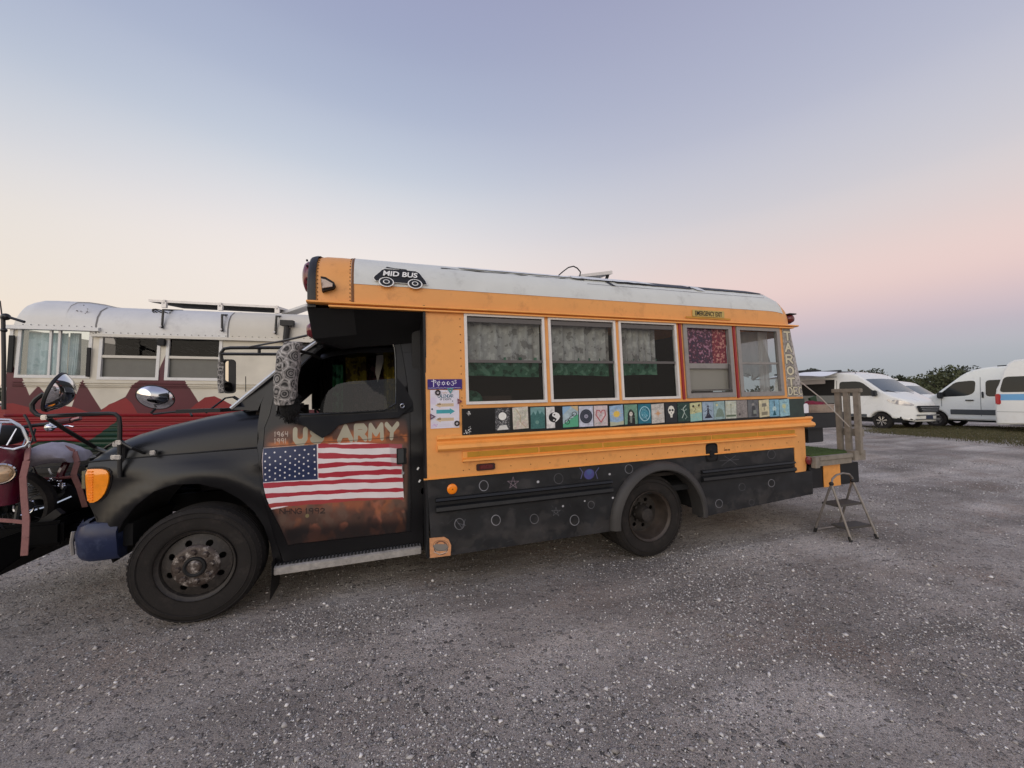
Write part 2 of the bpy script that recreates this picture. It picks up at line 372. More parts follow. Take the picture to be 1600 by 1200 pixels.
class MB:
    """collects shapes, then links them as one mesh object"""
    def __init__(s): s.v = []; s.f = []
    def add(s, vs, fs):
        n = len(s.v); s.v += [tuple(v) for v in vs]; s.f += [tuple(n + i for i in f) for f in fs]; return s
    def box(s, c, d, rot=None, taper=1.0):
        hx, hy, hz = d[0] / 2, d[1] / 2, d[2] / 2
        vs = [Vector((x * hx * (taper if z > 0 else 1), y * hy * (taper if z > 0 else 1), z * hz)) for z in (-1, 1) for y in (-1, 1) for x in (-1, 1)]
        if rot is not None: vs = [rot @ v for v in vs]
        vs = [v + Vector(c) for v in vs]
        return s.add(vs, [(0, 2, 3, 1), (4, 5, 7, 6), (0, 1, 5, 4), (2, 6, 7, 3), (0, 4, 6, 2), (1, 3, 7, 5)])
    def bar(s, a, b, w, h, upv=(0, 0, 1)):
        a, b = Vector(a), Vector(b); d = (b - a); L = d.length; d.normalize()
        u = Vector(upv); u = (u - d * u.dot(d))
        if u.length < 1e-4: u = Vector((0, 1, 0)) - d * d.y
        u.normalize(); q = d.cross(u)
        return s.box((a + b) / 2, (L, w, h), Matrix((d, q, u)).transposed())
    def tube(s, pts, r, n=8, cap=True, r_list=None):
        pts = [Vector(p) for p in pts]; rings = []
        prev = None
        for i, p in enumerate(pts):
            t = (pts[min(i + 1, len(pts) - 1)] - pts[max(i - 1, 0)]).normalized()
            if prev is None:
                a = Vector((0, 0, 1)) if abs(t.z) < .9 else Vector((1, 0, 0))
                x = t.cross(a).normalized()
            else:
                x = (prev - t * prev.dot(t)).normalized()
            prev = x; y = t.cross(x)
            rr = r_list[i] if r_list else r
            rings.append([p + (x * math.cos(2 * math.pi * k / n) + y * math.sin(2 * math.pi * k / n)) * rr for k in range(n)])
        vs = [v for rg in rings for v in rg]; fs = []
        for i in range(len(rings) - 1):
            for k in range(n):
                fs.append((i * n + k, i * n + (k + 1) % n, (i + 1) * n + (k + 1) % n, (i + 1) * n + k))
        if cap: fs += [tuple(range(n))[::-1], tuple((len(rings) - 1) * n + k for k in range(n))]
        return s.add(vs, fs)
    def lathe(s, prof, c=(0, 0, 0), axis='Y', n=48, closed=False):
        """prof: (radius, along axis)"""
        c = Vector(c); vs = []
        for r, a in prof:
            for k in range(n):
                t = 2 * math.pi * k / n
                if axis == 'Y': vs.append(c + Vector((r * math.cos(t), a, r * math.sin(t))))
                elif axis == 'Z': vs.append(c + Vector((r * math.cos(t), r * math.sin(t), a)))
                else: vs.append(c + Vector((a, r * math.cos(t), r * math.sin(t))))
        fs = []; m = len(prof)
        for i in range(m if closed else m - 1):
            j = (i + 1) % m
            for k in range(n): fs.append((i * n + k, i * n + (k + 1) % n, j * n + (k + 1) % n, j * n + k))
        return s.add(vs, fs)
    def ball(s, c, r, n=12, m=8, sc=(1, 1, 1), rot=None):
        vs = []; c = Vector(c)
        for i in range(m + 1):
            ph = math.pi * i / m
            for k in range(n):
                t = 2 * math.pi * k / n
                v = Vector((math.sin(ph) * math.cos(t) * r * sc[0], math.sin(ph) * math.sin(t) * r * sc[1], math.cos(ph) * r * sc[2]))
                vs.append(c + (rot @ v if rot is not None else v))
        fs = [(i * n + k, (i + 1) * n + k, (i + 1) * n + (k + 1) % n, i * n + (k + 1) % n) for i in range(m) for k in range(n)]
        return s.add(vs, fs)
    def loft(s, sections, close_u=False, cap=False):
        n = len(sections[0]); vs = [v for q in sections for v in q]; fs = []
        for i in range(len(sections) - 1):
            for k in range(n if close_u else n - 1):
                fs.append((i * n + k, i * n + (k + 1) % n, (i + 1) * n + (k + 1) % n, (i + 1) * n + k))
        if cap: fs += [tuple(range(n))[::-1], tuple((len(sections) - 1) * n + k for k in range(n))]
        return s.add(vs, fs)
    def prism(s, prof, a, b, axis='X'):
        """closed outline prof, run from a to b along an axis; prof in the other two axes"""
        def P(t, u, v): return (t, u, v) if axis == 'X' else ((u, t, v) if axis == 'Y' else (u, v, t))
        n = len(prof); vs = [P(a, *p) for p in prof] + [P(b, *p) for p in prof]
        fs = [(i, (i + 1) % n, n + (i + 1) % n, n + i) for i in range(n)] + [tuple(range(n))[::-1], tuple(range(n, 2 * n))]
        return s.add(vs, fs)
    def build(s, name, material, parent=None, smooth=False, angle=None, bevel=0, fix=True, kind=None):
        me = bpy.data.meshes.new(name); me.from_pydata(s.v, [], s.f); me.update()
        if fix or bevel:
            bm = bmesh.new(); bm.from_mesh(me)
            bmesh.ops.remove_doubles(bm, verts=bm.verts, dist=1e-5)
            bmesh.ops.recalc_face_normals(bm, faces=bm.faces)
            if bevel:
                ed = [e for e in bm.edges if len(e.link_faces) == 2 and e.calc_face_angle(0) > R(35)]
                bmesh.ops.bevel(bm, geom=ed, offset=bevel, segments=2, affect='EDGES', clamp_overlap=True)
            bm.to_mesh(me); bm.free()
        o = link(name, me, material, parent, smooth, angle if angle is not None else (35 if smooth else None))
        if kind: o['kind'] = kind
        return o

def inside(P, x, y):
    c = False; n = len(P)
    for i in range(n):
        ax, ay = P[i]; bx, by = P[(i + 1) % n]
        if (ay > y) != (by > y) and x < (bx - ax) * (y - ay) / (by - ay) + ax: c = not c
    return c

def densify(P, step, closed=True):
    out = []
    for i in range(len(P) if closed else len(P) - 1):
        a, b = P[i], P[(i + 1) % len(P)]
        L = math.hypot(b[0] - a[0], b[1] - a[1]); n = max(1, int(math.ceil(L / step)))
        out += [(a[0] + (b[0] - a[0]) * k / n, a[1] + (b[1] - a[1]) * k / n) for k in range(n)]
    if not closed: out.append(P[-1])
    return out

def smooth_poly(P, it=2, closed=True):
    """Chaikin corner cutting"""
    for _ in range(it):
        Q = []
        n = len(P)
        for i in range(n if closed else n - 1):
            a, b = P[i], P[(i + 1) % n]
            Q += [(a[0] * .75 + b[0] * .25, a[1] * .75 + b[1] * .25), (a[0] * .25 + b[0] * .75, a[1] * .25 + b[1] * .75)]
        P = Q if closed else [P[0]] + Q + [P[-1]]
    return P

def rrect(x0, x1, z0, z1, r, n=4):
    return arc(x1 - r, z1 - r, r, r, 0, 90, n) + arc(x0 + r, z1 - r, r, r, 90, 180, n) + arc(x0 + r, z0 + r, r, r, 180, 270, n) + arc(x1 - r, z0 + r, r, r, 270, 360, n)

def panel(name, outline, surf, material, parent, holes=(), step=0.08, thick=0.012, art=None, smooth=True, map3=None, kind=None, edge_step=None):
    """a sheet with outline and holes given in (x, z), laid on y = surf(x, z), with thickness going inwards (+y)"""
    es = edge_step or step
    outs = densify(outline, es); hs = [densify(h, es) for h in holes]
    pts = [Vector(p) for p in outs]; edges = [(i, (i + 1) % len(outs)) for i in range(len(outs))]
    for h in hs:
        b = len(pts); pts += [Vector(p) for p in h]; edges += [(b + i, b + (i + 1) % len(h)) for i in range(len(h))]
    xs = [p[0] for p in outs]; zs = [p[1] for p in outs]
    nx = int((max(xs) - min(xs)) / step); nz = int((max(zs) - min(zs)) / step)
    for i in range(1, nx + 1):
        for j in range(1, nz + 1):
            x = min(xs) + i * step - step * .45; z = min(zs) + j * step - step * .45
            if inside(outs, x, z) and not any(inside(h, x, z) for h in hs): pts.append(Vector((x, z)))
    V, E, Fc = delaunay_2d_cdt(pts, edges, [], 0, 1e-5)[:3]
    fs = []
    for f in Fc:
        cx = sum(V[i][0] for i in f) / len(f); cz = sum(V[i][1] for i in f) / len(f)
        if inside(outs, cx, cz) and not any(inside(h, cx, cz) for h in hs): fs.append(tuple(f))
    m3_ = map3 or (lambda x, z, y: (x, y, z))
    sf = surf if callable(surf) else (lambda x, z: surf)
    v3 = [m3_(v[0], v[1], sf(v[0], v[1])) for v in V]
    n = len(v3)
    cnt = {}
    for f in fs:
        for k in range(len(f)):
            a, b = f[k], f[(k + 1) % len(f)]; cnt.setdefault((min(a, b), max(a, b)), []).append((a, b))
    vs = list(v3); faces = list(fs)
    if thick:
        vs += [m3_(v[0], v[1], sf(v[0], v[1]) + thick) for v in V]
        faces += [tuple(n + i for i in f[::-1]) for f in fs]
        for k, l in cnt.items():
            if len(l) == 1: a, b = l[0]; faces.append((b, a, n + a, n + b))
    me = bpy.data.meshes.new(name); me.from_pydata(vs, [], faces); me.update()
    if art is not None:
        uvl = me.uv_layers.new(name='UVMap'); VV = list(V) * (2 if thick else 1)
        for lp in me.loops: uvl.data[lp.index].uv = art.uv(*VV[lp.vertex_index])
    bm = bmesh.new(); bm.from_mesh(me)
    bmesh.ops.delete(bm, geom=[v for v in bm.verts if not v.link_faces], context='VERTS')
    bmesh.ops.recalc_face_normals(bm, faces=bm.faces); bm.to_mesh(me); bm.free()
    o = link(name, me, material, parent, smooth, 40 if smooth else None)
    if kind: o['kind'] = kind
    return o

def ring_frame(name, outer, inner, y0, y1, material, parent, surf=None, step=.3):
    """a flat frame between two outlines, y0 (front) to y1 (back)"""
    s = surf or (lambda x, z: 0)
    return panel(name, outer, lambda x, z: s(x, z) + y0, material, parent, holes=[inner], step=step, thick=y1 - y0, smooth=False)

def text_mesh(name, txt, size, material, parent, M, extrude=.001, sx=1.0, shear=0, bold=0, align='LEFT'):
    cu = bpy.data.curves.new(name, 'FONT'); cu.body = txt; cu.size = size; cu.extrude = extrude; cu.shear = shear; cu.offset = bold
    cu.align_x = align; cu.resolution_u = 3
    t = bpy.data.objects.new(name, cu); col.objects.link(t)
    me = bpy.data.meshes.new_from_object(t.evaluated_get(bpy.context.evaluated_depsgraph_get()))
    bpy.data.objects.remove(t)
    me.name = name
    for v in me.vertices: v.co = Vector((v.co.x * sx, v.co.y, v.co.z))
    me.transform(M)
    me.materials.clear()
    return link(name, me, material, parent)

# side-on text matrix for a surface facing -y: local x -> x, local y -> z, local z -> -y
def side_matrix(x, y, z, tilt=0.0, lean=0.0):
    return Matrix.Translation((x, y, z)) @ Matrix.Rotation(tilt, 4, 'Y') @ Matrix.Rotation(R(90) - lean, 4, 'X')
# ================================================================== GROUND
def ground_h(x, y):
    d = math.hypot(x, y)
    far = min(1, max(0, (x * .8 + y * .6 - 9) / 10)); far = far * far * (3 - 2 * far)
    n = .012 * math.sin(x * 1.3 + y * .7) * math.sin(y * 1.1 - x * .4)
    n2 = .03 * math.sin(x * .23 + 1) * math.sin(y * .19 + 2)
    near = min(1, d / 6)
    return .17 * far + (n + n2) * min(1, max(0, (d - 6) / 8))

def ground_material():
    m = bpy.data.materials.new('gravel'); m.use_nodes = True
    nt = m.node_tree; b = nt.nodes['Principled BSDF']; N = nt.nodes; L = nt.links
    tc = N.new('ShaderNodeTexCoord')
    def noise(sc, det=8, ro=.6):
        n = N.new('ShaderNodeTexNoise'); n.inputs['Scale'].default_value = sc; n.inputs['Detail'].default_value = det; n.inputs['Roughness'].default_value = ro
        L.new(tc.outputs['Object'], n.inputs['Vector']); return n.outputs[0]
    def ramp(f, st):
        r = N.new('ShaderNodeValToRGB'); e = r.color_ramp.elements
        while len(e) < len(st): e.new(.5)
        for q, (p, c) in zip(e, st): q.position = p; q.color = (*c, 1)
        L.new(f, r.inputs[0]); return r.outputs[0]
    def mix(f, a, c, bt='MIX'):
        n = N.new('ShaderNodeMix'); n.data_type = 'RGBA'; n.blend_type = bt
        if isinstance(f, (int, float)): n.inputs['Factor'].default_value = f
        else: L.new(f, n.inputs['Factor'])
        for k, v in (('A', a), ('B', c)):
            if isinstance(v, tuple): n.inputs[k].default_value = (*v, 1)
            else: L.new(v, n.inputs[k])
        return n.outputs['Result']
    def mr(f, a, c, d=0., e=1.):
        n = N.new('ShaderNodeMapRange'); n.interpolation_type = 'SMOOTHSTEP'
        for i, v in enumerate((a, c, d, e)): n.inputs[1 + i].default_value = v
        L.new(f, n.inputs[0]); return n.outputs[0]
    base = ramp(noise(.55, 8, .62), [(.36, (.265, .232, .204)), (.5, (.430, .380, .335)), (.62, (.590, .535, .482))])
    brown = mr(noise(.9, 6, .6), .50, .68)
    base = mix(brown, base, mix(.7, base, (.350, .275, .225)))
    mp = N.new('ShaderNodeMapping'); mp.inputs['Rotation'].default_value = (0, 0, .35); mp.inputs['Scale'].default_value = (.22, 1.5, 1); L.new(tc.outputs['Object'], mp.inputs[0])
    sn = N.new('ShaderNodeTexNoise'); sn.inputs['Scale'].default_value = 1.0; sn.inputs['Detail'].default_value = 7; sn.inputs['Roughness'].default_value = .62; sn.inputs['Distortion'].default_value = .6; L.new(mp.outputs[0], sn.inputs['Vector'])
    base = mix(.75, base, ramp(sn.outputs[0], [(.36, (.62, .60, .57)), (.5, (1, 1, 1)), (.64, (1.32, 1.29, 1.25))]), 'MULTIPLY')
    weed = mr(noise(.42, 7, .7), .60, .72); base = mix(weed, base, mix(.6, base, (.20, .18, .105)))
    fine = ramp(noise(140, 6, .75), [(.34, (.35, .34, .33)), (.5, (.95, .95, .95)), (.66, (1.7, 1.68, 1.64))])
    base = mix(.9, base, fine, 'MULTIPLY')
    # two sizes of pebble as cells: each cell its own tone
    def pebbles(sc, lo, hi, dens):
        v = N.new('ShaderNodeTexVoronoi'); v.voronoi_dimensions = '2D'; v.inputs['Scale'].default_value = sc; v.inputs['Randomness'].default_value = 1
        L.new(tc.outputs['Object'], v.inputs['Vector'])
        s = N.new('ShaderNodeSeparateColor'); L.new(v.outputs['Color'], s.inputs[0])
        keep = mr(s.outputs[0], dens, dens + .02)
        body = mr(v.outputs['Distance'], .26, .42, 1., 0.)
        mm = N.new('ShaderNodeMath'); mm.operation = 'MULTIPLY'; L.new(keep, mm.inputs[0]); L.new(body, mm.inputs[1])
        tone = ramp(s.outputs[1], [(0, lo), (.8, tuple((a + c) / 2 for a, c in zip(lo, hi))), (1, hi)])
        return mm.outputs[0], tone
    m1, t1 = pebbles(70, (.14, .125, .11), (.86, .82, .77), .50)
    m2, t2 = pebbles(30, (.12, .11, .10), (.70, .66, .62), .80)
    patch = mr(noise(.7, 5, .6), .36, .54, .35, 1.)
    q = N.new('ShaderNodeMath'); q.operation = 'MULTIPLY'; L.new(m1, q.inputs[0]); L.new(patch, q.inputs[1])
    q2 = N.new('ShaderNodeMath'); q2.operation = 'MULTIPLY'; L.new(m2, q2.inputs[0]); L.new(patch, q2.inputs[1])
    c = mix(q.outputs[0], base, t1); c = mix(q2.outputs[0], c, t2)
    L.new(c, b.inputs['Base Color']); b.inputs['Roughness'].default_value = .92; b.inputs['Specular IOR Level'].default_value = .25
    h = N.new('ShaderNodeMath'); h.operation = 'ADD'; L.new(q.outputs[0], h.inputs[0]); L.new(noise(90, 8, .7), h.inputs[1])
    h2 = N.new('ShaderNodeMath'); h2.operation = 'MULTIPLY_ADD'; h2.inputs[1].default_value = 2.; L.new(q2.outputs[0], h2.inputs[0]); L.new(h.outputs[0], h2.inputs[2])
    h3 = N.new('ShaderNodeMath'); h3.operation = 'MULTIPLY_ADD'; h3.inputs[1].default_value = 3.; L.new(noise(9, 5, .6), h3.inputs[0]); L.new(h2.outputs[0], h3.inputs[2])
    bp = N.new('ShaderNodeBump'); bp.inputs['Strength'].default_value = 1.0; bp.inputs['Distance'].default_value = .014
    L.new(h3.outputs[0], bp.inputs['Height']); L.new(bp.outputs[0], b.inputs['Normal'])
    return m

M_GRAVEL = ground_material()
def axis_steps(): 
    a = [0.0]; st = .5
    while a[-1] < 1500: a.append(a[-1] + st); st *= 1.07 if a[-1] > 10 else 1
    return [-v for v in a[:0:-1]] + a
gx = axis_steps(); g = MB()
nv = len(gx)
g.v = [(x, y, ground_h(x, y)) for y in gx for x in gx]
g.f = [(j * nv + i, j * nv + i + 1, (j + 1) * nv + i + 1, (j + 1) * nv + i) for j in range(nv - 1) for i in range(nv - 1)]
tag(g.build('ground', M_GRAVEL, smooth=True, fix=False), kind='structure')

# ================================================================== THE YELLOW AND BLACK SHORT BUS
M_ORANGE = mat('orange_paint', lin(234, 164, 90), .42, var=.08, vscale=2.2, dirt=lin(150, 96, 54), dirt_amt=.35, dscale=9, bump=.05, bscale=5)
M_ORANGE2 = mat('orange_trim_paint', lin(244, 168, 84), .4, var=.06, vscale=6, dirt=lin(150, 96, 50), dirt_amt=.25, dscale=8)
M_OLIVE = mat('yellow_reflective_tape', lin(192, 140, 38), .35, var=.12, vscale=5, dirt=lin(110, 86, 30), dirt_amt=.5, dscale=6)
M_WHITEROOF = mat('white_roof_coating', lin(216, 218, 212), .6, var=.06, vscale=3, dirt=lin(150, 148, 142), dirt_amt=.55, dscale=2.6, bump=.15, bscale=14)
M_BLACK = mat('satin_black_paint', lin(27, 28, 30), .45, spec=.4, var=.25, vscale=2.5, dirt=lin(62, 60, 60), dirt_amt=.4, dscale=3)
M_BLACKDOOR = mat('cab_black_paint', lin(15, 15, 17), .34, spec=.42, var=.25, vscale=2, bump=.08, bscale=3)
M_DARK = mat('dark_underside', lin(12, 12, 13), .85, var=.2)
M_SEAM = mat('seam_rubber', lin(10, 10, 11), .7)
M_TYRE = mat('tyre_rubber', lin(38, 35, 33), .85, spec=.3, var=.25, vscale=6, dirt=lin(66, 60, 56), dirt_amt=.6, dscale=7, bump=.2, bscale=80)
M_RIM = mat('dirty_steel_rim', lin(52, 48, 45), .6, metal=.2, var=.35, vscale=14, dirt=lin(96, 88, 80), dirt_amt=.4, dscale=26, bump=.2, bscale=60)
M_HUB = mat('worn_hub_metal', lin(72, 62, 56), .5, metal=.3, var=.4, vscale=30, dirt=lin(206, 198, 190), dirt_amt=.9, dscale=20, bump=.3, bscale=40)
M_ALU = mat('window_aluminium', lin(226, 221, 215), .45, metal=.15, var=.08, vscale=20, dirt=lin(120, 116, 112), dirt_amt=.35, dscale=10)
M_GREYALU = mat('grey_window_metal', lin(150, 146, 142), .45, metal=.35, var=.1, vscale=20, dirt=lin(100, 96, 92), dirt_amt=.4, dscale=9)
M_CHROME = mat('chrome', (.75, .75, .76), .06, metal=1)
M_CHROMED = mat('scratched_chrome', (.6, .6, .6), .22, metal=1, var=.2, vscale=20)
M_RUBBER = mat('black_plastic', lin(26, 26, 27), .55, var=.15)
M_TUBEBLK = mat('black_tube_paint', lin(30, 30, 30), .42)
M_REDLENS = mat('red_lens', lin(104, 22, 30), .2, coat=.5)
M_DREDLENS = mat('dull_red_lens', lin(96, 30, 26), .3, coat=.3, var=.2, vscale=40)
M_AMBER = mat('amber_lens', lin(255, 150, 20), .18, coat=.6, var=.12, vscale=30)
M_AMBER2 = mat('amber_reflector', lin(255, 140, 10), .25, coat=.4)
M_CLEARLENS = mat('milky_lens', lin(190, 170, 156), .3, coat=.4, var=.2, vscale=40)
M_NAVY = mat('navy_bumper_paint', lin(34, 43, 72), .36, spec=.4, var=.25, vscale=5, dirt=lin(96, 106, 132), dirt_amt=.4, dscale=9)
M_RIVET = mat('rivet', lin(120, 78, 40), .6)
M_GLASS = glass('bus_window_glass', (.66, .70, .69), opacity=.01, refl=1.0)
M_GLASSCLR = glass('clear_window_glass', (.85, .88, .87), opacity=.10, refl=1.0)
M_CABGLASS = glass('cab_glass', (.55, .6, .58), opacity=.05, refl=.9)
M_WINDSHIELD = glass('windshield_glass', (.7, .76, .76), opacity=.15, refl=1.4)

def MXZ(v): return Vector(v)
bus = empty('short_bus', BUS, 'short orange and black school bus with a flag painted on its cab door', 'bus')
def B(px, py, Y): return BUS.at(px, py, Y)
def BP(pts, Y): return [(q.x, q.z) for q in (B(a, b, Y) for a, b in pts)]

def rear_x(z):      # the back of the body leans forward above the belt
    return 4.385 if z < 1.37 else 4.385 - (z - 1.37) * .155
def S_body(x, z):
    y = 0.0 if z < 1.37 else (z - 1.37) * .035
    e = x - (rear_x(z) - .13)
    if e > 0: y += .13 - math.sqrt(max(0, .13 ** 2 - min(e, .1299) ** 2))
    return y

WIN = [(.606, 1.29), (1.325, 1.983), (2.018, 2.657), (2.737, 3.346), (3.409, 4.012)]
ZW0, ZW1 = 1.405, 2.122
out = [(.302, .852), (4.128, .852), (4.128, .585), (4.375, .588), (4.385, 1.37), (4.27, 2.15), (.302, 2.15)]
body = panel('body_side', out, S_body, M_ORANGE, bus, holes=[[(a + .012, ZW0 + .012), (b - .012, ZW0 + .012), (b - .012, ZW1 - .012), (a + .012, ZW1 - .012)] for a, b in WIN], step=.12, thick=.03)
# front corner of the body beside the cab, black
f = MB(); f.box((.300, .16, 1.22), (.02, .30, 1.9)); f.box((.275, .34, 1.5), (.10, .10, 2.1)); f.build('body_front_wall', M_BLACK, bus, bevel=.004)
# skirt
AC, AZ, AR = 2.385, .305, .53
arch_hole = [(AC - .455, .27), ] + [(AC + .455 * math.cos(R(a)), AZ + .455 * math.sin(R(a))) for a in range(180, -1, -9)] + [(AC + .455, .27)]
sk = [(.327, .272), (AC - .455, .268)] + [(AC + .455 * math.cos(R(a)), AZ + .455 * math.sin(R(a))) for a in range(180, -1, -9)] + [(AC + .455, .268), (3.54, .30), (4.38, .335), (4.385, .583), (4.124, .583), (4.124, .849), (.300, .849)]

# painted doodles on the black skirt
A = Art(1600, 260, .29, 4.42, .24, .88, bg=(33, 34, 36), conv=lambda a, b: (lambda q: (q.x, q.z))(B(a, b, 0)))
A.blotch(26, .20, 3)
A.conv = None
A.poly([(.3, .26), (4.4, .26), (4.4, .85), (.3, .85)], (62, 60, 60), .55, soft=3, nz=(14, 21, .3)); A.poly([(.3, .26), (4.4, .26), (4.4, .40), (.3, .40)], (70, 66, 63), .35, soft=10, nz=(30, 22, -.2))
A.conv = lambda a, b: (lambda q: (q.x, q.z))(B(a, b, 0))
for (cx, cy, r, w, o) in ((756, 759, 7, 1.6, .7), (718, 819, 7.5, 1.6, .35), (775, 813, 7, 1.7, .6), (835, 811, 6.5, 1.4, .3), (898, 813, 7, 1.6, .6), (983, 733, 6, 1.4, .5), (924, 789, 5, 1.2, .3), (873, 748, 7, 1.2, .18),
                          (1124, 787, 5.5, 1.5, .5), (1206, 755, 5, 2.6, .35), (1160, 761, 5, 1.2, .2), (1206, 710, 6, 1.4, .3), (1175, 785, 4, 1.2, .15)):
    A.ring((cx, cy), r, w, (180, 180, 186), o * .75, ry=r * 1.15); A.ring((cx + .4, cy), r, w * .8, (170, 170, 176), o * .5, ry=r * 1.12, a0=random.uniform(0, 200), a1=random.uniform(220, 360))
for k in range(5):
    P = [(802 + 9 * math.sin(R(144 * j)), 755 - 9.5 * math.cos(R(144 * j))) for j in range(6)]
A.line(P, 1.5, (160, 140, 150), .55)
P = [(869 + 7 * math.sin(R(144 * j)), 800 - 7 * math.cos(R(144 * j))) for j in range(6)]; A.line(P, 1.2, (150, 150, 155), .3)
A.line([(712, 812), (722, 825), (727, 812)], 1.2, (150, 150, 160), .4); A.line([(716, 818), (728, 821)], 1.2, (150, 150, 160), .35)
A.disc((921, 741), 8, (84, 84, 150), .75, soft=3); A.disc((921, 738), 4, (70, 96, 140), .6, soft=3)
for sgn in (-1, 1):
    A.line([(921 + sgn * 15, 731), (921 + sgn * 10, 738), (921 + sgn * 13, 748)], 2.4, (112, 112, 160), .7)
for (cx, cy, r) in ((841, 753, 2), (880, 791, 1.6), (958, 778, 1.7), (953, 741, 1.7), (914, 783, 1.3)): A.disc((cx, cy), r, (200, 200, 204), .8)
for (a, b) in (((1128, 728), (1150, 712)), ((1132, 712), (1152, 726)), ((1125, 720), (1155, 718))): A.line([a, b], 1.4, (150, 150, 156), .3)
for k in range(60):
    x = random.uniform(.4, 4.3); z = random.uniform(.3, .82)
    s0 = A.conv; A.conv = None; A.line([(x, z), (x + random.uniform(-.06, .06), z + random.uniform(-.04, .04))], 1, (110, 110, 116), .18); A.conv = s0
panel('skirt', sk, 0.004, image_mat('skirt_paint', A.image('skirt_doodles'), rough=.5, var=.30, vscale=5, spec=.4), bus, step=.15, thick=.03, art=A)
# orange patch with round emblem at the foot of the skirt
A = Art(128, 160, .31, .47, .25, .42, bg=(206, 148, 104)); A.conv = lambda a, b: (lambda q: (q.x, q.z))(B(a, b, 0))
A.blotch(8, .08, 5)
A.ring((689, 856), 10.5, 5, (70, 60, 58), .85, ry=10.5); A.ring((689, 850), 6, 4, (96, 50, 44), .7, ry=4)
A.poly([(676, 853), (680, 850), (697, 850), (701, 855), (697, 861), (681, 861)], (132, 126, 118)); A.line([(678, 862), (687, 866), (699, 862)], 4, (220, 214, 206), .7)
A.ring((689, 852), 12, 2.5, (40, 36, 36), .6, ry=8)
panel('emblem_patch', BP([(671, 841), (694, 839), (701, 843), (705, 852), (704, 868), (672, 872)], -.002), -.002, image_mat('emblem_print', A.image('emblem'), rough=.5), bus, step=.1, thick=.004, art=A)

def rail(name, x0, x1, zs, material, y=0.0, ex0=None):
    """pressed rub rail: profile (y out, z) run along x"""
    m = MB(); m.prism([(y - d, z) for d, z in zs] , x0, x1, 'X'); return m.build(name, material, bus, bevel=0)
rail('rub_rail', .378, 4.40, [(-.004, 1.172), (.014, 1.168), (.024, 1.152), (.004, 1.132), (.004, 1.120), (.040, 1.104), (.048, 1.078), (.030, 1.060), (-.004, 1.055)], M_ORANGE2)
rail('rub_rail', .57, 4.135, [(-.003, 1.046), (.012, 1.044), (.012, .998), (.008, .990), (.032, .984), (.034, .972), (-.003, .960)], M_ORANGE2)
x = .60
while x < 4.1:
    L = .60; x1 = min(4.13, x + L)
    m = MB(); m.box(((x + x1) / 2, -.014, 1.020), (x1 - x - .012, .004, .040)); m.build('reflective_strip', M_OLIVE, bus); x = x1
for x0, x1 in ((.36, 1.88), (2.87, 4.104)):
    rail('rub_rail', x0, x1, [(-.004, .712), (.024, .708), (.034, .692), (.004, .676), (.004, .654), (.034, .644), (.040, .618), (.018, .602), (-.004, .596)], M_BLACK, y=.004)
m = MB(); m.box((2.2, -.004, .858), (3.85, .012, .010)); m.build('lower_trim', M_ORANGE2, bus)
# drip rail over the windows
rail('drip_rail', -.50, 4.27, [(-.03, 2.160), (.030, 2.160), (.034, 2.148), (.018, 2.142), (-.03, 2.142)], M_ORANGE2, y=.02)
rail('drip_rail', -.36, 4.20, [(-.03, 2.134), (.026, 2.134), (.026, 2.122), (-.03, 2.122)], M_ORANGE2, y=.02)

# roof shell: profile swept back, rounded down at the rear
RP = [(.028, 2.15), (.028, 2.22), (.032, 2.30), (.048, 2.38), (.090, 2.46), (.165, 2.525), (.29, 2.577), (.48, 2.622), (.75, 2.65), (1.22, 2.665)]
RPf = RP + [(2.44 - y, z) for y, z in RP[-2::-1]]
def roof_pt(x, k, out=0.0):
    y, z = RPf[k] if isinstance(k, int) else k
    x1 = 4.285; x0 = 3.86
    if x > x0:
        s = min(1, (x - x0) / (x1 - x0)); c = (1 - s ** 2.3) ** (1 / 2.2) if s < 1 else 0
        z = 2.15 + (z - 2.15) * c
        t = min(1, max(0, (x - 4.05) / (x1 - 4.05))); y = 1.22 + (y - 1.22) * (1 - .085 * t ** 3)
    if x < -.36:
        t = (-.36 - x) / .14; y = 1.22 + (y - 1.22) * (1 - .03 * t * t); z = z - .03 * t * t * max(0, (z - 2.15)) / .5
    n = Vector((0, y - 1.22, (z - 1.9) * 1.6)).normalized() if out else Vector()
    return Vector((x, y, z)) + n * out
xs = [-.448, -.40, -.3, 0, .5, 1, 1.5, 2, 2.5, 3, 3.4, 3.7, 3.86] + [3.86 + .425 * math.sin(R(a)) for a in range(8, 91, 6)]
m = MB(); m.loft([[roof_pt(x, k) for k in range(len(RPf))] for x in xs]); roof = m.build('roof', M_ORANGE, bus, smooth=True, angle=50)
# black front cap
m = MB(); secs = []
for i, (x, sc) in enumerate(((-.446, 1.0), (-.468, 1.0), (-.487, .99), (-.500, .965), (-.505, .92))):
    secs.append([Vector((x, 1.22 + (y - 1.22) * (1 - (1 - sc) * .35), 2.12 + (z - 2.12) * sc)) for y, z in [(.028, 2.12)] + RPf + [(2.412, 2.12)]])
m.loft(secs); n_ = len(secs[0]); m.add(secs[-1], [tuple(range(n_))]); m.build('front_cap', M_BLACK, bus, smooth=True, angle=50)
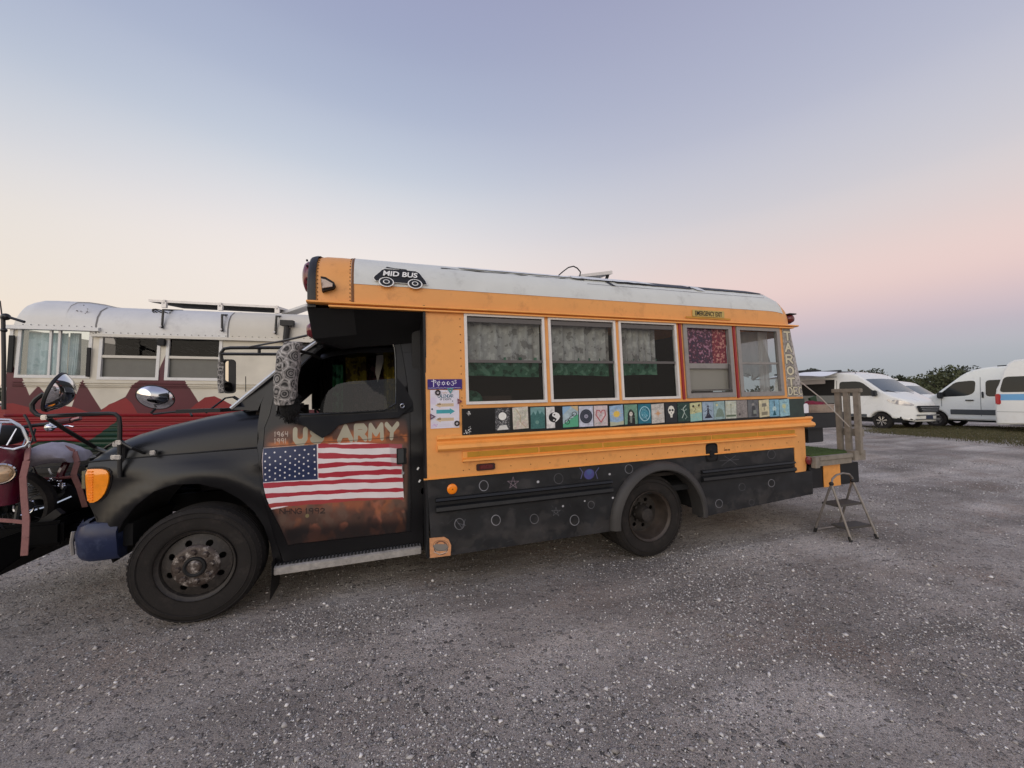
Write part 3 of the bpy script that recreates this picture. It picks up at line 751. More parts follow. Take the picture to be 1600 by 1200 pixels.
# fairing under the cap: slopes back above the windshield
q0 = B(484, 476, .05); q1 = B(489, 527, .12)
m = MB()
m.loft([[Vector((-.505, .05, 2.13)), Vector((-.505, 2.39, 2.13))], [Vector((-.47, .06, 1.90)), Vector((-.47, 2.38, 1.90))], [Vector((-.30, .30, 1.86)), Vector((-.30, 2.14, 1.86))], [Vector((.28, .34, 1.93)), Vector((.28, 2.1, 1.93))]])
m.build('cap_fairing', M_BLACK, bus, smooth=True)
m = MB(); m.loft([[Vector((-.505, .05, 2.12)), Vector((-.47, .06, 1.90)), Vector((-.30, .30, 1.86))], [Vector((-.20, .04, 2.12)), Vector((-.19, .2, 1.96)), Vector((-.16, .30, 1.88))], [Vector((.30, .03, 2.12)), Vector((.30, .30, 2.02)), Vector((.3, .34, 1.93))]])
m.build('overhang_gusset', M_DARK, bus, smooth=True)
# white coating and tarps on the roof
def patch(name, x0, x1, k0, k1, material, out=.004, xs_=None, jag=0, slant=(0, 0)):
    def pr(k): i = int(min(k, len(RPf) - 1.001)); t = k - i; return (RPf[i][0] * (1 - t) + RPf[i + 1][0] * t, RPf[i][1] * (1 - t) + RPf[i + 1][1] * t)
    ks = sorted(set([k0, k1] + [float(k) for k in range(int(k0) + 1, int(math.ceil(k1)))])); nk = len(ks) - 1
    st = [x0] + [v for v in xs if x0 + .02 < v < x1 - .02] + [x1]
    if jag: st = sorted(st + [x0 + (x1 - x0) * i / 17 for i in range(1, 17)])
    S = []; n = len(st) - 1
    for i in range(n + 1):
        row = []
        for j, k in enumerate(ks):
            x = st[i] + slant[0] * (j / nk) * (1 - i / n) + slant[1] * (j / nk) * (i / n)
            row.append(roof_pt(x, pr(k + (random.uniform(-jag, jag) if j in (0, nk) else 0)), out + (random.uniform(0, jag * .02))))
        S.append(row)
    m = MB(); m.loft(S); return m.build(name, material, bus, smooth=True, angle=60)
patch('roof_coating', -.215, 4.10, 2.03, 15.97, M_WHITEROOF, slant=(0, -.12))
M_TARP = mat('black_roof_membrane', lin(52, 54, 60), .5, var=.2, vscale=5, bump=.3, bscale=20)
M_SEALW = mat('white_seal_tape', lin(224, 226, 226), .5, var=.06, vscale=8, dirt=lin(140, 140, 138), dirt_amt=.6, dscale=6)
patch('roof_membrane', 2.08, 2.98, 4.55, 8.5, M_TARP, out=.012, jag=.05)
patch('roof_membrane', 3.12, 3.98, 4.75, 8.5, M_TARP, out=.012, jag=.05, slant=(0, -.25))
patch('seal_tape', .6, 2.2, 4.9, 5.6, M_SEALW, out=.012, jag=.05)
patch('seal_tape', 1.62, 2.55, 4.7, 5.6, M_SEALW, out=.020, jag=.06, slant=(0, -.2))
patch('seal_tape', 3.02, 3.12, 4.3, 6.0, M_SEALW, out=.018, jag=.02, slant=(-.1, -.1))
M_CRACK = mat('peeled_edge_grey', lin(60, 60, 60), .8)  # dark grey for the worn, peeled lines of the coating
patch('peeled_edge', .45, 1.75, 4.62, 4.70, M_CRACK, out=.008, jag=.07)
patch('peeled_edge', 2.02, 2.06, 3.9, 4.7, M_TARP, out=.010, slant=(-.05, -.05))
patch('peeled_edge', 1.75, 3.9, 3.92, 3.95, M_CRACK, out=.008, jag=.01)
# rivets along the front roof bow and body panel
m = MB()
for k in np.arange(.4, 8, .38):
    i = int(k); t = k - i; p = (RPf[i][0] * (1 - t) + RPf[i + 1][0] * t, RPf[i][1] * (1 - t) + RPf[i + 1][1] * t)
    for xx in (-.222, -.436): v = roof_pt(xx, p, .002); m.ball(v, .0045, 6, 4)
z = .9
while z < 2.12:
    if not (1.17 < z < 1.18): m.ball((.575, S_body(.575, z) - .001, z), .0045, 6, 4)
    z += .062
x = .62
while x < 4.3:
    m.ball((x, -.002, 1.178), .004, 6, 4); m.ball((x, -.002, .905), .004, 6, 4)
    x += .17
m.build('rivets', M_RIVET, bus, kind='stuff')
m = MB(); S = []
for k in np.arange(0, 9.01, .5):
    i = min(int(k), len(RPf) - 2); t = k - i; p = (RPf[i][0] * (1 - t) + RPf[i + 1][0] * t, RPf[i][1] * (1 - t) + RPf[i + 1][1] * t)
    S.append([roof_pt(-.214, p, .004), roof_pt(-.205, p, .007), roof_pt(-.196, p, .004)])
m.loft(S); m.build('roof_seam', M_RIVET, bus, smooth=True)

# ---- windows
def cloth(name, x0, x1, z0, z1, y, material, parent, folds=9, depth=.012, nx=40, drop=0.0, seed=0):
    g_ = random.Random(seed); ph = [g_.uniform(0, 6) for _ in range(4)]
    m = MB(); S = []
    for i in range(nx + 1):
        u = i / nx; row = []
        for j in range(7):
            w = j / 6; zb = z0 + drop * math.sin(u * 3.1 + ph[0]) 
            row.append(Vector((x0 + (x1 - x0) * u, y + depth * (math.sin(u * folds * 6.28 + ph[1] + w * .6) + .5 * math.sin(u * folds * 13 + ph[2])) * (.5 + .5 * (1 - w)), zb + (z1 - zb) * w)))
        S.append(row)
    m.loft(S); return m.build(name, material, parent, smooth=True, angle=80)
def printed_cloth(name, c1, c2, c3, sc=14, lo=.45, hi=.55, trans=0.0):
    m = bpy.data.materials.new(name); m.use_nodes = True; nt = m.node_tree; b = nt.nodes['Principled BSDF']
    tc = nt.nodes.new('ShaderNodeTexCoord'); n = nt.nodes.new('ShaderNodeTexNoise'); n.inputs['Scale'].default_value = sc; n.inputs['Detail'].default_value = 3
    nt.links.new(tc.outputs['Object'], n.inputs[0])
    r = nt.nodes.new('ShaderNodeValToRGB'); e = r.color_ramp.elements; e.new(.5); e.new(.5)
    for q, (p, c) in zip(e, ((lo - .04, c1), (lo, c2), (hi, c2), (hi + .04, c3))): q.position = p; q.color = c
    nt.links.new(n.outputs[0], r.inputs[0]); nt.links.new(r.outputs[0], b.inputs['Base Color'])
    b.inputs['Roughness'].default_value = .9; b.inputs['Specular IOR Level'].default_value = .1
    if trans: b.inputs['Transmission Weight'].default_value = 0
    return m
def net(name, c):
    m = bpy.data.materials.new(name); m.use_nodes = True; nt = m.node_tree; nt.nodes.clear()
    o = nt.nodes.new('ShaderNodeOutputMaterial'); d = nt.nodes.new('ShaderNodeBsdfDiffuse'); t = nt.nodes.new('ShaderNodeBsdfTranslucent'); x = nt.nodes.new('ShaderNodeMixShader'); tr = nt.nodes.new('ShaderNodeBsdfTransparent'); y = nt.nodes.new('ShaderNodeMixShader')
    d.inputs[0].default_value = c; t.inputs[0].default_value = c; x.inputs[0].default_value = .55; y.inputs[0].default_value = .30
    nt.links.new(d.outputs[0], x.inputs[1]); nt.links.new(t.outputs[0], x.inputs[2]); nt.links.new(x.outputs[0], y.inputs[1]); nt.links.new(tr.outputs[0], y.inputs[2]); nt.links.new(y.outputs[0], o.inputs[0]); return m
M_CURT = printed_cloth('grey_printed_curtain', lin(150, 144, 142), lin(196, 190, 187), lin(220, 214, 210), 15, .43, .56)
M_GREENC = printed_cloth('green_leaf_curtain', lin(40, 78, 60), lin(70, 118, 94), lin(108, 150, 126), 16, .43, .55)
M_PURPLE = printed_cloth('purple_floral_curtain', lin(58, 34, 70), lin(96, 36, 66), lin(190, 130, 160), 42, .47, .56)
M_REDC = printed_cloth('red_floral_curtain', lin(120, 24, 50), lin(150, 36, 60), lin(220, 150, 140), 42, .46, .54)
M_BLIND = mat('grey_window_shade', lin(168, 160, 150), .8, var=.05)
M_INTER = mat('dark_interior', lin(36, 31, 28), .9, var=.3)
M_PALEC = net('pale_rear_curtain', lin(230, 226, 222))
def yb(x, z): return S_body(x, z) 
for i, (a, b) in enumerate(WIN):
    fm = M_ALU if i < 3 else M_GREYALU
    lean = .035
    y0 = S_body((a + b) / 2, 1.76)
    surf = lambda x, z: S_body(min(x, 4.2), z)
    fw = .022 if i < 3 else .045
    o_ = [(a, ZW0), (b, ZW0), (b, ZW1), (a, ZW1)]; i_ = [(a + fw, ZW0 + fw), (b - fw, ZW0 + fw), (b - fw, ZW1 - fw * .8), (a + fw, ZW1 - fw * .8)]
    w = panel('window', o_, lambda x, z: surf(x, z) - .014, fm, bus, holes=[i_], step=.3, thick=.035, smooth=False)
    zm = 1.745 if i != 3 else 1.715
    xa, xb = a + fw, b - fw
    sash = MB(); yy = surf((a + b) / 2, zm)
    sash.box(((xa + xb) / 2, yy + .012, zm), (xb - xa, .02, .022 if i != 3 else .05))
    if i < 3: sash.box(((xa + xb) / 2, yy + .02, ZW1 - .045), (xb - xa, .02, .035))
    sash.build('sash', fm if i >= 3 else mat('sash_metal', lin(96, 92, 90), .5), w)
    def pane(z0, z1, dy, material, nm='pane'):
        m = MB(); m.loft([[Vector((xa, surf((a + b) / 2, z0) + dy, z0)), Vector((xa, surf((a + b) / 2, z1) + dy, z1))], [Vector((xb, surf((a + b) / 2, z0) + dy, z0)), Vector((xb, surf((a + b) / 2, z1) + dy, z1))]])
        return m.build(nm, material, w, fix=False)
    gm = M_GLASS if i < 3 else M_GLASSCLR
    if i != 3: pane(zm, ZW1 - fw, .006, gm)
    else: pane(zm + .02, ZW1 - fw, .016, gm)
    pane(ZW0 + fw, zm, .014, gm)
for i in range(3):
    a, b = WIN[i]
    e = b - .02 if i < 2 else b - .19
    cloth('curtain', a - .02, e, 1.765 if i else 1.75, 2.16, .10, M_CURT, bus, folds=5 + i, depth=.022, seed=i + 3)
    cloth('curtain', a - .01, e + (.04 if i == 2 else 0), 1.63, 1.79, .12, M_GREENC, bus, folds=4, depth=.008, drop=.008, seed=i + 13)
# the fourth bay is the emergency exit: red posts, floral cloth above, grey shade below
a, b = WIN[3]
cloth('curtain', a + .02, a + .40, 1.72, 2.12, .06, M_PURPLE, bus, folds=4, depth=.008, seed=31)
cloth('curtain', a + .40, b - .02, 1.72, 2.12, .062, M_REDC, bus, folds=4, depth=.01, seed=32)
m = MB(); m.box(((a + b) / 2, .045, 1.60), (b - a - .06, .006, .26)); m.build('window_shade', M_BLIND, bus)
m = MB(); m.box(((a + b) / 2 + .01, -.004, 1.453), (b - a - .12, .014, .010)); m.box(((a + b) / 2 + .01, -.004, 1.480), (b - a - .12, .012, .008)); m.box((b - .075, -.004, 1.60), (.012, .014, .27)); m.build('latch_rail', mat('dark_rail', lin(80, 76, 74), .5), bus)
M_REDPOST = mat('red_post_paint', lin(150, 36, 40), .45, var=.15, vscale=10)
for xx in (2.700, 3.378):
    m = MB(); m.prism([(-.012, ZW0 - .01), (.006, ZW0 - .01), (.034, ZW1), (.014, ZW1)], xx - .013, xx + .013, 'X'); m.build('red_post', M_REDPOST, bus)
# rear bay: gathered pale curtain, seen against the far windows
m = MB(); S = []
for k in range(9):
    t = k / 8; z = 1.60 + .50 * t; w = (.15 + .17 * (1 - t) ** .7) if t > .2 else .32 * (t / .2) ** .5 + .03
    S.append([Vector((3.76 - w + 2 * w * j / 12 , .16 + .015 * math.sin(j * 1.9 + k * .5), z + (.03 * math.sin(j * .5) if k == 0 else 0))) for j in range(13)])
m.loft(S); m.build('gathered_curtain', net('greyish_net_curtain', lin(176, 168, 162)), bus, smooth=True, angle=80)
cloth('curtain', 3.42, 3.58, 1.75, 2.10, .14, M_PALEC, bus, folds=2, depth=.01, seed=41); cloth('curtain', 3.86, 4.0, 1.45, 2.10, .14, net('white_net_curtain', lin(236, 232, 230)), bus, folds=2, depth=.01, seed=42)
# inside
m = MB(); m.box((2.35, 1.2, .70), (4.05, 2.3, .03)); m.build('floor', M_INTER, bus)
m = MB(); m.box((1.62, .92, 1.55), (2.55, .02, 1.2)); m.box((1.5, 2.3, 1.6), (2.4, .03, 1.3)); m.build('cabinet_wall_and_blackout', M_INTER, bus)  # second sheet added before the far windows so the inside stays dark
m = MB(); m.box((3.36, 1.3, 1.45), (.02, 2.0, 1.4)); m.build('light_block_partition', M_INTER, bus)  # added to shut off light from the back window, so front windows stay dark
m = MB(); m.box((.95, .42, 1.32), (.36, .25, .30)); m.box((1.6, .6, 1.25), (1.0, .45, .26)); m.box((2.4, .55, 1.2), (.5, .4, .2)); m.build('bench', mat('bench_dark_cloth', lin(70, 52, 44), .9, var=.4), bus, bevel=.04)
m = MB(); m.ball((.70, .22, 1.42), .10, 12, 8, (1, .6, 1)); m.build('cushion', M_GREENC, bus, smooth=True)
fw_holes = [[(a + .03, ZW0), (b - .03, ZW0), (b - .03, ZW1), (a + .03, ZW1)] for a, b in WIN]
panel('far_side', [(.30, .34), (4.36, .34), (4.36, 1.37), (4.25, 2.16), (.30, 2.16)], 2.40, M_ORANGE, bus, holes=fw_holes, step=.5, thick=.03, smooth=False)
m = MB()
for a, b in WIN: m.loft([[Vector((a + .03, 2.41, ZW0)), Vector((a + .03, 2.41, ZW1))], [Vector((b - .03, 2.41, ZW0)), Vector((b - .03, 2.41, ZW1))]])
m.build('far_glass', M_GLASSCLR, bus, fix=False)
# back wall with a window opening
def back_pt(y, z): return (rear_x(z) - .01, y, z)
panel('back_wall', [(.12, .34), (2.3, .34), (2.3, 2.2), (.15, 2.2)], 0, M_ORANGE, bus, holes=[[(.16, 1.42), (2.26, 1.42), (2.2, 2.06), (.18, 2.06)]], step=.3, thick=.02, smooth=False, map3=lambda a, b, y: (rear_x(b) - .012 - y, a, b))
m = MB(); m.loft([[Vector((rear_x(1.4) - .02, .16, 1.4)), Vector((rear_x(2) - .02, .16, 2.08))], [Vector((rear_x(1.4) - .02, 2.27, 1.4)), Vector((rear_x(2) - .02, 2.27, 2.08))]]); m.build('back_glass', M_GLASSCLR, bus, fix=False)

# ---- lettering on the body
M_WHITEP = mat('white_lettering', lin(240, 240, 236), .5); M_BLACKP = mat('black_lettering', lin(18, 18, 20), .5); M_TAN = mat('yellowed_decal', lin(196, 170, 96), .5, var=.1, vscale=20)
def roofside(px, py): # a spot of the coated roof side
    for _ in range(1): pass
    lo = None
    best = None
    for k in np.arange(1.5, 8, .02):
        i = int(k); t = k - i; y = RPf[i][0] * (1 - t) + RPf[i + 1][0] * t; z = RPf[i][1] * (1 - t) + RPf[i + 1][1] * t
        p = BUS.at(px, py, y - .006)
        d = abs(p.z - z)
        if best is None or d < best[0]: best = (d, Vector((p.x, y, z)))
    return best[1]
# the little motor-car emblem: body outline, roof line, two wheels, laid on the coating
c0 = roofside(626, 434)
nrm = Vector((0, -1, .35)).normalized(); tz = Vector((0, .35, 1)).normalized()
EM = Matrix.Translation(c0 - Vector((0, .012, 0))) @ Matrix(((1, 0, 0), (0, tz.y, nrm.y), (0, tz.z, nrm.z))).to_4x4() @ Matrix.Diagonal((1.10, .86, 1, 1))
def flat(name, polys, material, lift, parent=bus):
    m = MB()
    for P in polys: m.add([(p[0], p[1], lift) for p in P] + [(p[0], p[1], lift + .001) for p in P], [tuple(range(len(P)))[::-1], tuple(range(len(P), 2 * len(P)))])
    o = m.build(name, material, parent, fix=False); o.data.transform(EM); return o
s_ = .0047
car = [(-37, -6), (-36, -2), (-31, 5), (-26, 13), (-22, 16), (0, 16.5), (22, 16), (27, 12), (30, 6), (35, -4), (37, -12), (32, -12), (28, -6), (20, -2), (13, -6), (11, -12), (-10, -12), (-12, -6), (-20, -1), (-29, -5), (-30, -10), (-34, -11)]
P = [(a * s_, b * s_) for a, b in car]
flat('emblem_border', [[(a * 1.035, b * 1.07) for a, b in P]], M_WHITEP, .0)
flat('emblem_body', [P], M_BLACKP, .003)
flat('emblem_line', [[(a * s_, b * s_) for a, b in ((-21, 18), (-19, 21), (-8, 19), (8, 18.5), (10, 16.5), (-8, 17.5))]], M_BLACKP, .004)
for cx in (-20, 20):
    flat('emblem_wheel', [[(cx * s_ + r * math.cos(t / 24 * 6.283) * s_, -13 * s_ + r * math.sin(t / 24 * 6.283) * s_) for t in range(24)] for r in (10.5,)], M_WHITEP, .005)
    flat('emblem_wheel', [[(cx * s_ + r * math.cos(t / 24 * 6.283) * s_, -13 * s_ + r * math.sin(t / 24 * 6.283) * s_) for t in range(24)] for r in (8.8,)], M_BLACKP, .007)
    flat('emblem_wheel', [[(cx * s_ + r * math.cos(t / 24 * 6.283) * s_, -13 * s_ + r * math.sin(t / 24 * 6.283) * s_) for t in range(24)] for r in (4.6,)], M_WHITEP, .009)
    flat('emblem_wheel', [[(cx * s_ + r * math.cos(t / 24 * 6.283) * s_, -13 * s_ + r * math.sin(t / 24 * 6.283) * s_) for t in range(24)] for r in (3.2,)], M_BLACKP, .011)
text_mesh('lettering', 'MID BUS', .070, M_WHITEP, bus, EM @ Matrix.Translation((-.118, -.001, .013)), extrude=.0005, sx=.86, shear=.12, bold=.0018)
# emergency exit decal over the fourth window
q = BUS.at(1107, 491, .022)
m = MB(); m.box((q.x, .021, q.z + .004), (.40, .004, .066)); m.build('decal', M_TAN, bus)
m = MB(); m.box((q.x + .0, .021, q.z - .041), (.56, .004, .016)); m.build('decal', M_OLIVE, bus)
text_mesh('lettering', 'EMERGENCY EXIT', .064, M_BLACKP, bus, side_matrix(q.x, .0175, q.z - .018), extrude=.0004, sx=.66, bold=.0012, align='CENTER')
q = BUS.at(1136, 703, -.001)
text_mesh('lettering', 'DIESEL FUEL', .018, M_BLACKP, bus, side_matrix(q.x, -.0015, q.z - .006), extrude=.0004, sx=.8, bold=.0004, align='CENTER')

# TAROT DECK board round the rear corner
def S_corner(x, z): return S_body(x, z) - .006
cz = [1.395, 2.13]
A = Art(330, 900, 4.02, 4.42, 1.38, 2.15, bg=(176, 170, 162))
A.blotch(10, .16, 9)
for k in range(420):
    x, z = random.uniform(4.14, 4.42), random.uniform(1.38, 2.15); 
    A.disc((x, z), random.uniform(.004, .014), random.choice([(120, 112, 110), (196, 188, 184), (98, 92, 92), (206, 200, 196)]), .6, soft=4)
A.poly([(4.07, 1.38), (4.19, 1.38), (4.19, 2.15), (4.07, 2.15)], (118, 112, 106), .55)
def big(ch, x, z, w, h, wd=24):
    A.text(ch, (x, z), h, w, 0, wd + 10, (24, 24, 22), up_=(0, 1)); A.text(ch, (x, z), h, w, 0, wd, (206, 198, 172), up_=(0, 1))
for i, ch in enumerate('TAROT'):
    z = 2.00 - i * .125
    big(ch, 4.088, z, .088, .085)
for i, ch in enumerate('DECK'):
    big(ch, 4.082 + i * .078, 1.410, .050, .078, 17)
A.line([(4.07, 1.385), (4.4, 1.385)], 5, (20, 40, 36)); A.line([(4.07, 1.505), (4.4, 1.505)], 3, (40, 40, 38))
panel('corner_sign', [(4.062, 1.388), (4.383, 1.388), (4.268, 2.135), (4.062, 2.135)], S_corner, image_mat('corner_sign_paint', A.image('corner_sign'), rough=.6, var=.1, vscale=25), bus, step=.04, thick=.004, art=A)

# ---- tarot card board with painted cards
M_BOARD = mat('glossy_black_board', lin(24, 26, 26), .30, var=.2, vscale=10)
M_BOARDG = mat('dark_green_board', lin(44, 60, 56), .45, var=.3, vscale=14)
board = MB(); board.box(((.570 + 4.05) / 2, -.006, 1.272), (4.05 - .570, .010, .206)); board = board.build('card_board', M_BOARD, bus, bevel=.002)
b2 = MB(); b2.box(((4.052 + 4.30) / 2, -.006, 1.268), (4.30 - 4.052, .012, .196)); b2.build('board_end', M_BOARDG, bus, bevel=.002)
A = Art(280, 120, .57, .98, 1.17, 1.375, bg=(22, 23, 24))
for _ in range(26):
    cx, cz_ = random.choice([(.625, 1.335), (.622, 1.21), (.60, 1.19)]); A.disc((cx + random.gauss(0, .009), cz_ + random.gauss(0, .011)), random.uniform(.002, .006), (220, 220, 216), .8)
A.line([(.595, 1.195), (.61, 1.192), (.623, 1.185)], 2, (220, 220, 216), .8); A.disc((.80, 1.27), .007, (8, 8, 8))
panel('worn_card', [(.578, 1.176), (.832, 1.176), (.832, 1.368), (.578, 1.368)], -.0125, image_mat('worn_card_print', A.image('worn_card'), rough=.25), board, step=.3, thick=.001, art=A, smooth=False)
# centres of the cards in the photograph
CARDS = [(785, 655, 23, 37), (813, 653, 24, 37), (840, 653, 22, 34), (866, 652, 25, 37), (891, 651, 24, 37), (915.5, 650.5, 22, 34), (938.5, 649.5, 21, 33), (963, 649, 21, 35), (985.5, 647.5, 20, 34),
         (1007, 646.5, 20, 34), (1027.5, 646, 19.5, 31), (1048.5, 645, 18, 34), (1068, 644, 19, 34), (1087, 643.5, 18, 31), (1106, 642, 17, 31), (1123.5, 641, 17, 30), (1141.5, 640, 17, 30), (1159, 639, 16.5, 30), (1176.5, 638.5, 16.5, 30), (1193.5, 638, 15.5, 29), (1209.5, 637.5, 15, 28), (1225.5, 637, 15, 29)]
def card_art(i):
    A = Art(96, 144, 0, 1, 0, 1.5, bg=[(60, 60, 62), (206, 200, 186), (120, 160, 158), (222, 220, 216), (170, 190, 196), (196, 200, 214), (206, 192, 192), (150, 180, 208), (110, 150, 130), (40, 110, 128), (200, 196, 188), (44, 46, 50), (40, 66, 60), (196, 196, 150), (150, 170, 186), (150, 176, 176), (190, 196, 182), (140, 134, 130), (104, 106, 108), (206, 198, 164), (130, 176, 196), (150, 190, 200)][i])
    A.blotch(5, .10, 100 + i); rd = random.Random(i); u = rd.uniform
    def scrib(n, c, w=1.5, op=.6, bx=(0.05, .95, .05, 1.45), l=.12):
        for _ in range(n):
            x, y = u(bx[0], bx[1]), u(bx[2], bx[3]); A.line([(x, y), (x + u(-l, l), y + u(-l, l))], w, c, op)
    if i == 0:
        scrib(160, (210, 210, 210), 1.4, .7); A.disc((.5, .95), .27, (236, 236, 228)); A.ring((.5, .95), .30, 3, (30, 30, 32)); A.poly([(.12, .02), (.3, .32), (.75, .36), (.9, .04)], (226, 226, 220), .85)
    elif i == 1:
        scrib(70, (176, 190, 150), 3, .5); scrib(40, (206, 150, 150), 3, .4, (.1, .9, .05, .6)); A.line([(.2, 1.4), (.5, .9), (.45, .5), (.8, .1)], 4, (170, 140, 90), .7); scrib(30, (90, 120, 110), 1.4, .6)
    elif i == 2:
        A.poly([(0, .9), (.2, 1.2), (.35, .95), (.5, 1.3), (.65, 1.0), (.8, 1.2), (1, .9), (1, 0), (0, 0)], (58, 108, 104), .9); scrib(60, (30, 70, 66), 2, .6, (.05, .95, .05, .9)); A.disc((.45, .45), .13, (120, 160, 150), .7)
    elif i == 3:
        A.poly([(.52, 0), (1, 0), (1, 1.5), (.52, 1.5)], (26, 26, 28)); A.disc((.5, .75), .36, (26, 26, 28)); A.poly([(.5, .39), (.62, .45), (.78, .6), (.86, .8), (.78, 1.0), (.62, 1.1), (.5, 1.11), (.38, 1.02), (.36, .85), (.5, .75), (.64, .62)], (232, 232, 228)); A.disc((.5, .93), .05, (26, 26, 28)); A.disc((.46, .55), .05, (232, 232, 228))
    elif i == 4:
        A.poly([(0, 0), (1, 0), (1, .9), (0, .25)], (84, 170, 130), .95); A.poly([(0, 1.5), (.6, 1.5), (0, .9)], (140, 180, 214), .8); A.poly([(.5, 1.5), (1, 1.5), (1, 1.1)], (214, 180, 120), .8)
        A.ring((.28, .38), .15, 4, (30, 30, 34)); A.ring((.75, .92), .15, 4, (30, 30, 34)); A.line([(.28, .38), (.45, .7), (.75, .92)], 4, (40, 40, 44)); A.line([(.3, .6), (.6, .62)], 3, (40, 40, 44))
    elif i == 5:
        A.disc((.5, .75), .44, (52, 58, 70), ry=.52); A.ring((.5, .75), .33, 1.5, (110, 114, 126), ry=.4); A.ring((.5, .75), .26, 1.2, (100, 104, 116)); A.disc((.5, .75), .15, (150, 150, 166)); A.disc((.5, .75), .03, (40, 40, 50))
    elif i == 6:
        P = [(.5, .25), (.14, .8), (.2, 1.15), (.4, 1.15), (.5, .95), (.6, 1.15), (.8, 1.15), (.86, .8), (.5, .25)]
        A.line(P, 6, (176, 84, 90)); A.line([(.5 + (a - .5) * .8, .72 + (b - .72) * .8) for a, b in P], 2.5, (214, 150, 150)); A.line([(.3, .5), (.45, .8), (.6, .7), (.55, 1.0)], 2, (90, 80, 84), .8); scrib(26, (110, 160, 140), 2, .6, (.05, .95, .05, .3))
    elif i == 7:
        A.disc((.5, .85), .24, (232, 196, 90), soft=4); 
        for k in range(12): A.line([(.5 + .28 * math.cos(k * .523), .85 + .28 * math.sin(k * .523)), (.5 + .38 * math.cos(k * .523), .85 + .38 * math.sin(k * .523))], 3, (226, 190, 100), .8)
        A.poly([(0, 0), (1, 0), (1, .3), (.5, .22), (0, .34)], (190, 190, 150), .8)
    elif i == 8:
        A.poly([(.2, 0), (.25, .8), (.35, 1.05), (.5, 1.15), (.65, 1.05), (.78, .8), (.82, 0)], (34, 36, 36)); A.disc((.5, .78), .13, (214, 208, 196), ry=.17); A.line([(.44, .82), (.46, .82)], 3, (20, 20, 20)); A.line([(.54, .82), (.56, .82)], 3, (20, 20, 20)); scrib(30, (190, 210, 190), 1.5, .5); A.poly([(.4, .6), (.6, .6), (.56, .1), (.44, .1)], (150, 160, 150), .7)
    elif i == 9:
        A.ring((.5, .75), .40, 6, (170, 210, 220), .9, ry=.55); A.disc((.5, .75), .3, (70, 150, 170), .7, soft=6); scrib(40, (190, 226, 232), 2, .6, (.25, .75, .35, 1.15))
    elif i == 10:
        for k in range(8):
            r0 = .34 if k % 2 == 0 else .2
            t = k * math.pi / 4; A.poly([(.5 + .07 * math.cos(t + 1.57), .75 + .07 * math.sin(t + 1.57)), (.5 + r0 * math.cos(t), .75 + r0 * math.sin(t)), (.5 - .07 * math.cos(t + 1.57), .75 - .07 * math.sin(t + 1.57))], (206, 158, 116), .95)
        scrib(70, (130, 124, 118), 1.4, .6, (.05, .95, 1.05, 1.45)); scrib(50, (130, 124, 118), 1.4, .6, (.05, .95, .05, .4))
    elif i == 11:
        A.poly([(.22, 1.0), (.32, 1.25), (.5, 1.32), (.68, 1.25), (.78, 1.0), (.74, .75), (.62, .62), (.58, .38), (.42, .38), (.38, .62), (.26, .75)], (228, 226, 214)); A.disc((.38, .96), .09, (20, 20, 22)); A.disc((.62, .96), .09, (20, 20, 22)); A.poly([(.46, .78), (.54, .78), (.5, .66)], (20, 20, 22)); A.line([(.42, .5), (.58, .5)], 2, (60, 60, 60))
    elif i == 12:
        A.line([(.35, .3), (.55, .7), (.45, 1.05), (.7, 1.3)], 6, (190, 206, 196), .9); A.line([(.3, 1.0), (.55, .85), (.75, 1.0)], 4, (190, 206, 196), .8); A.line([(.55, .7), (.75, .35), (.6, .2)], 4, (170, 190, 180), .8); scrib(40, (110, 150, 120), 1.6, .5)
    elif i == 13:
        A.poly([(0, 0), (1, 0), (1, .7), (0, .6)], (130, 190, 190), .8); A.disc((.28, 1.22), .1, (40, 40, 36)); A.disc((.78, 1.25), .1, (40, 40, 36)); A.line([(.3, 1.2), (.5, .95), (.3, .8), (.5, .7)], 4, (80, 80, 60), .8); scrib(24, (210, 180, 110), 3, .5)
    elif i == 14:
        A.poly([(.15, .15), (.4, .55), (.42, .95), (.5, 1.05), (.58, .95), (.6, .55), (.88, .15)], (40, 42, 60)); A.disc((.5, 1.12), .09, (60, 60, 76)); A.line([(.2, .7), (.42, .85), (.6, .85), (.85, .72)], 4, (40, 42, 60)); scrib(26, (200, 206, 210), 2, .5)
    elif i == 15:
        A.poly([(.1, .2), (.3, .8), (.5, .95), (.8, .75), (.95, .2)], (118, 136, 120), .9); scrib(60, (90, 110, 100), 1.6, .5); A.disc((.3, 1.2), .1, (214, 206, 150), .8)
    elif i == 16:
        A.poly([(.05, .15), (.95, .15), (.95, .32), (.05, .32)], (96, 110, 90)); A.line([(.5, .3), (.5, 1.2)], 4, (96, 110, 90)); A.line([(.4, 1.15), (.6, 1.15)], 3, (96, 110, 90)); scrib(26, (206, 190, 120), 2, .6, (.05, .95, .9, 1.4))
    elif i == 17:
        scrib(200, (96, 90, 88), 1.6, .5); scrib(80, (190, 180, 176), 1.6, .5); A.disc((.25, .3), .1, (50, 46, 46), .8, soft=4)
    elif i == 18:
        A.poly([(.3, .1), (.38, .9), (.5, 1.1), (.68, .9), (.8, .1)], (60, 62, 64), .8); A.disc((.5, 1.12), .12, (160, 156, 150), .8); A.poly([(.5, .3), (.8, .3), (.75, .65), (.5, .6)], (150, 158, 148), .7); scrib(60, (70, 72, 76), 2, .5)
    elif i == 19:
        A.poly([(.25, .9), (.75, .9), (.7, 1.2), (.3, 1.2)], (90, 90, 92), .8); A.line([(.5, .9), (.5, .6)], 5, (110, 104, 90)); A.poly([(.2, .15), (.8, .15), (.8, .45), (.2, .45)], (110, 104, 90), .8); scrib(30, (150, 140, 100), 2, .5)
    elif i == 20:
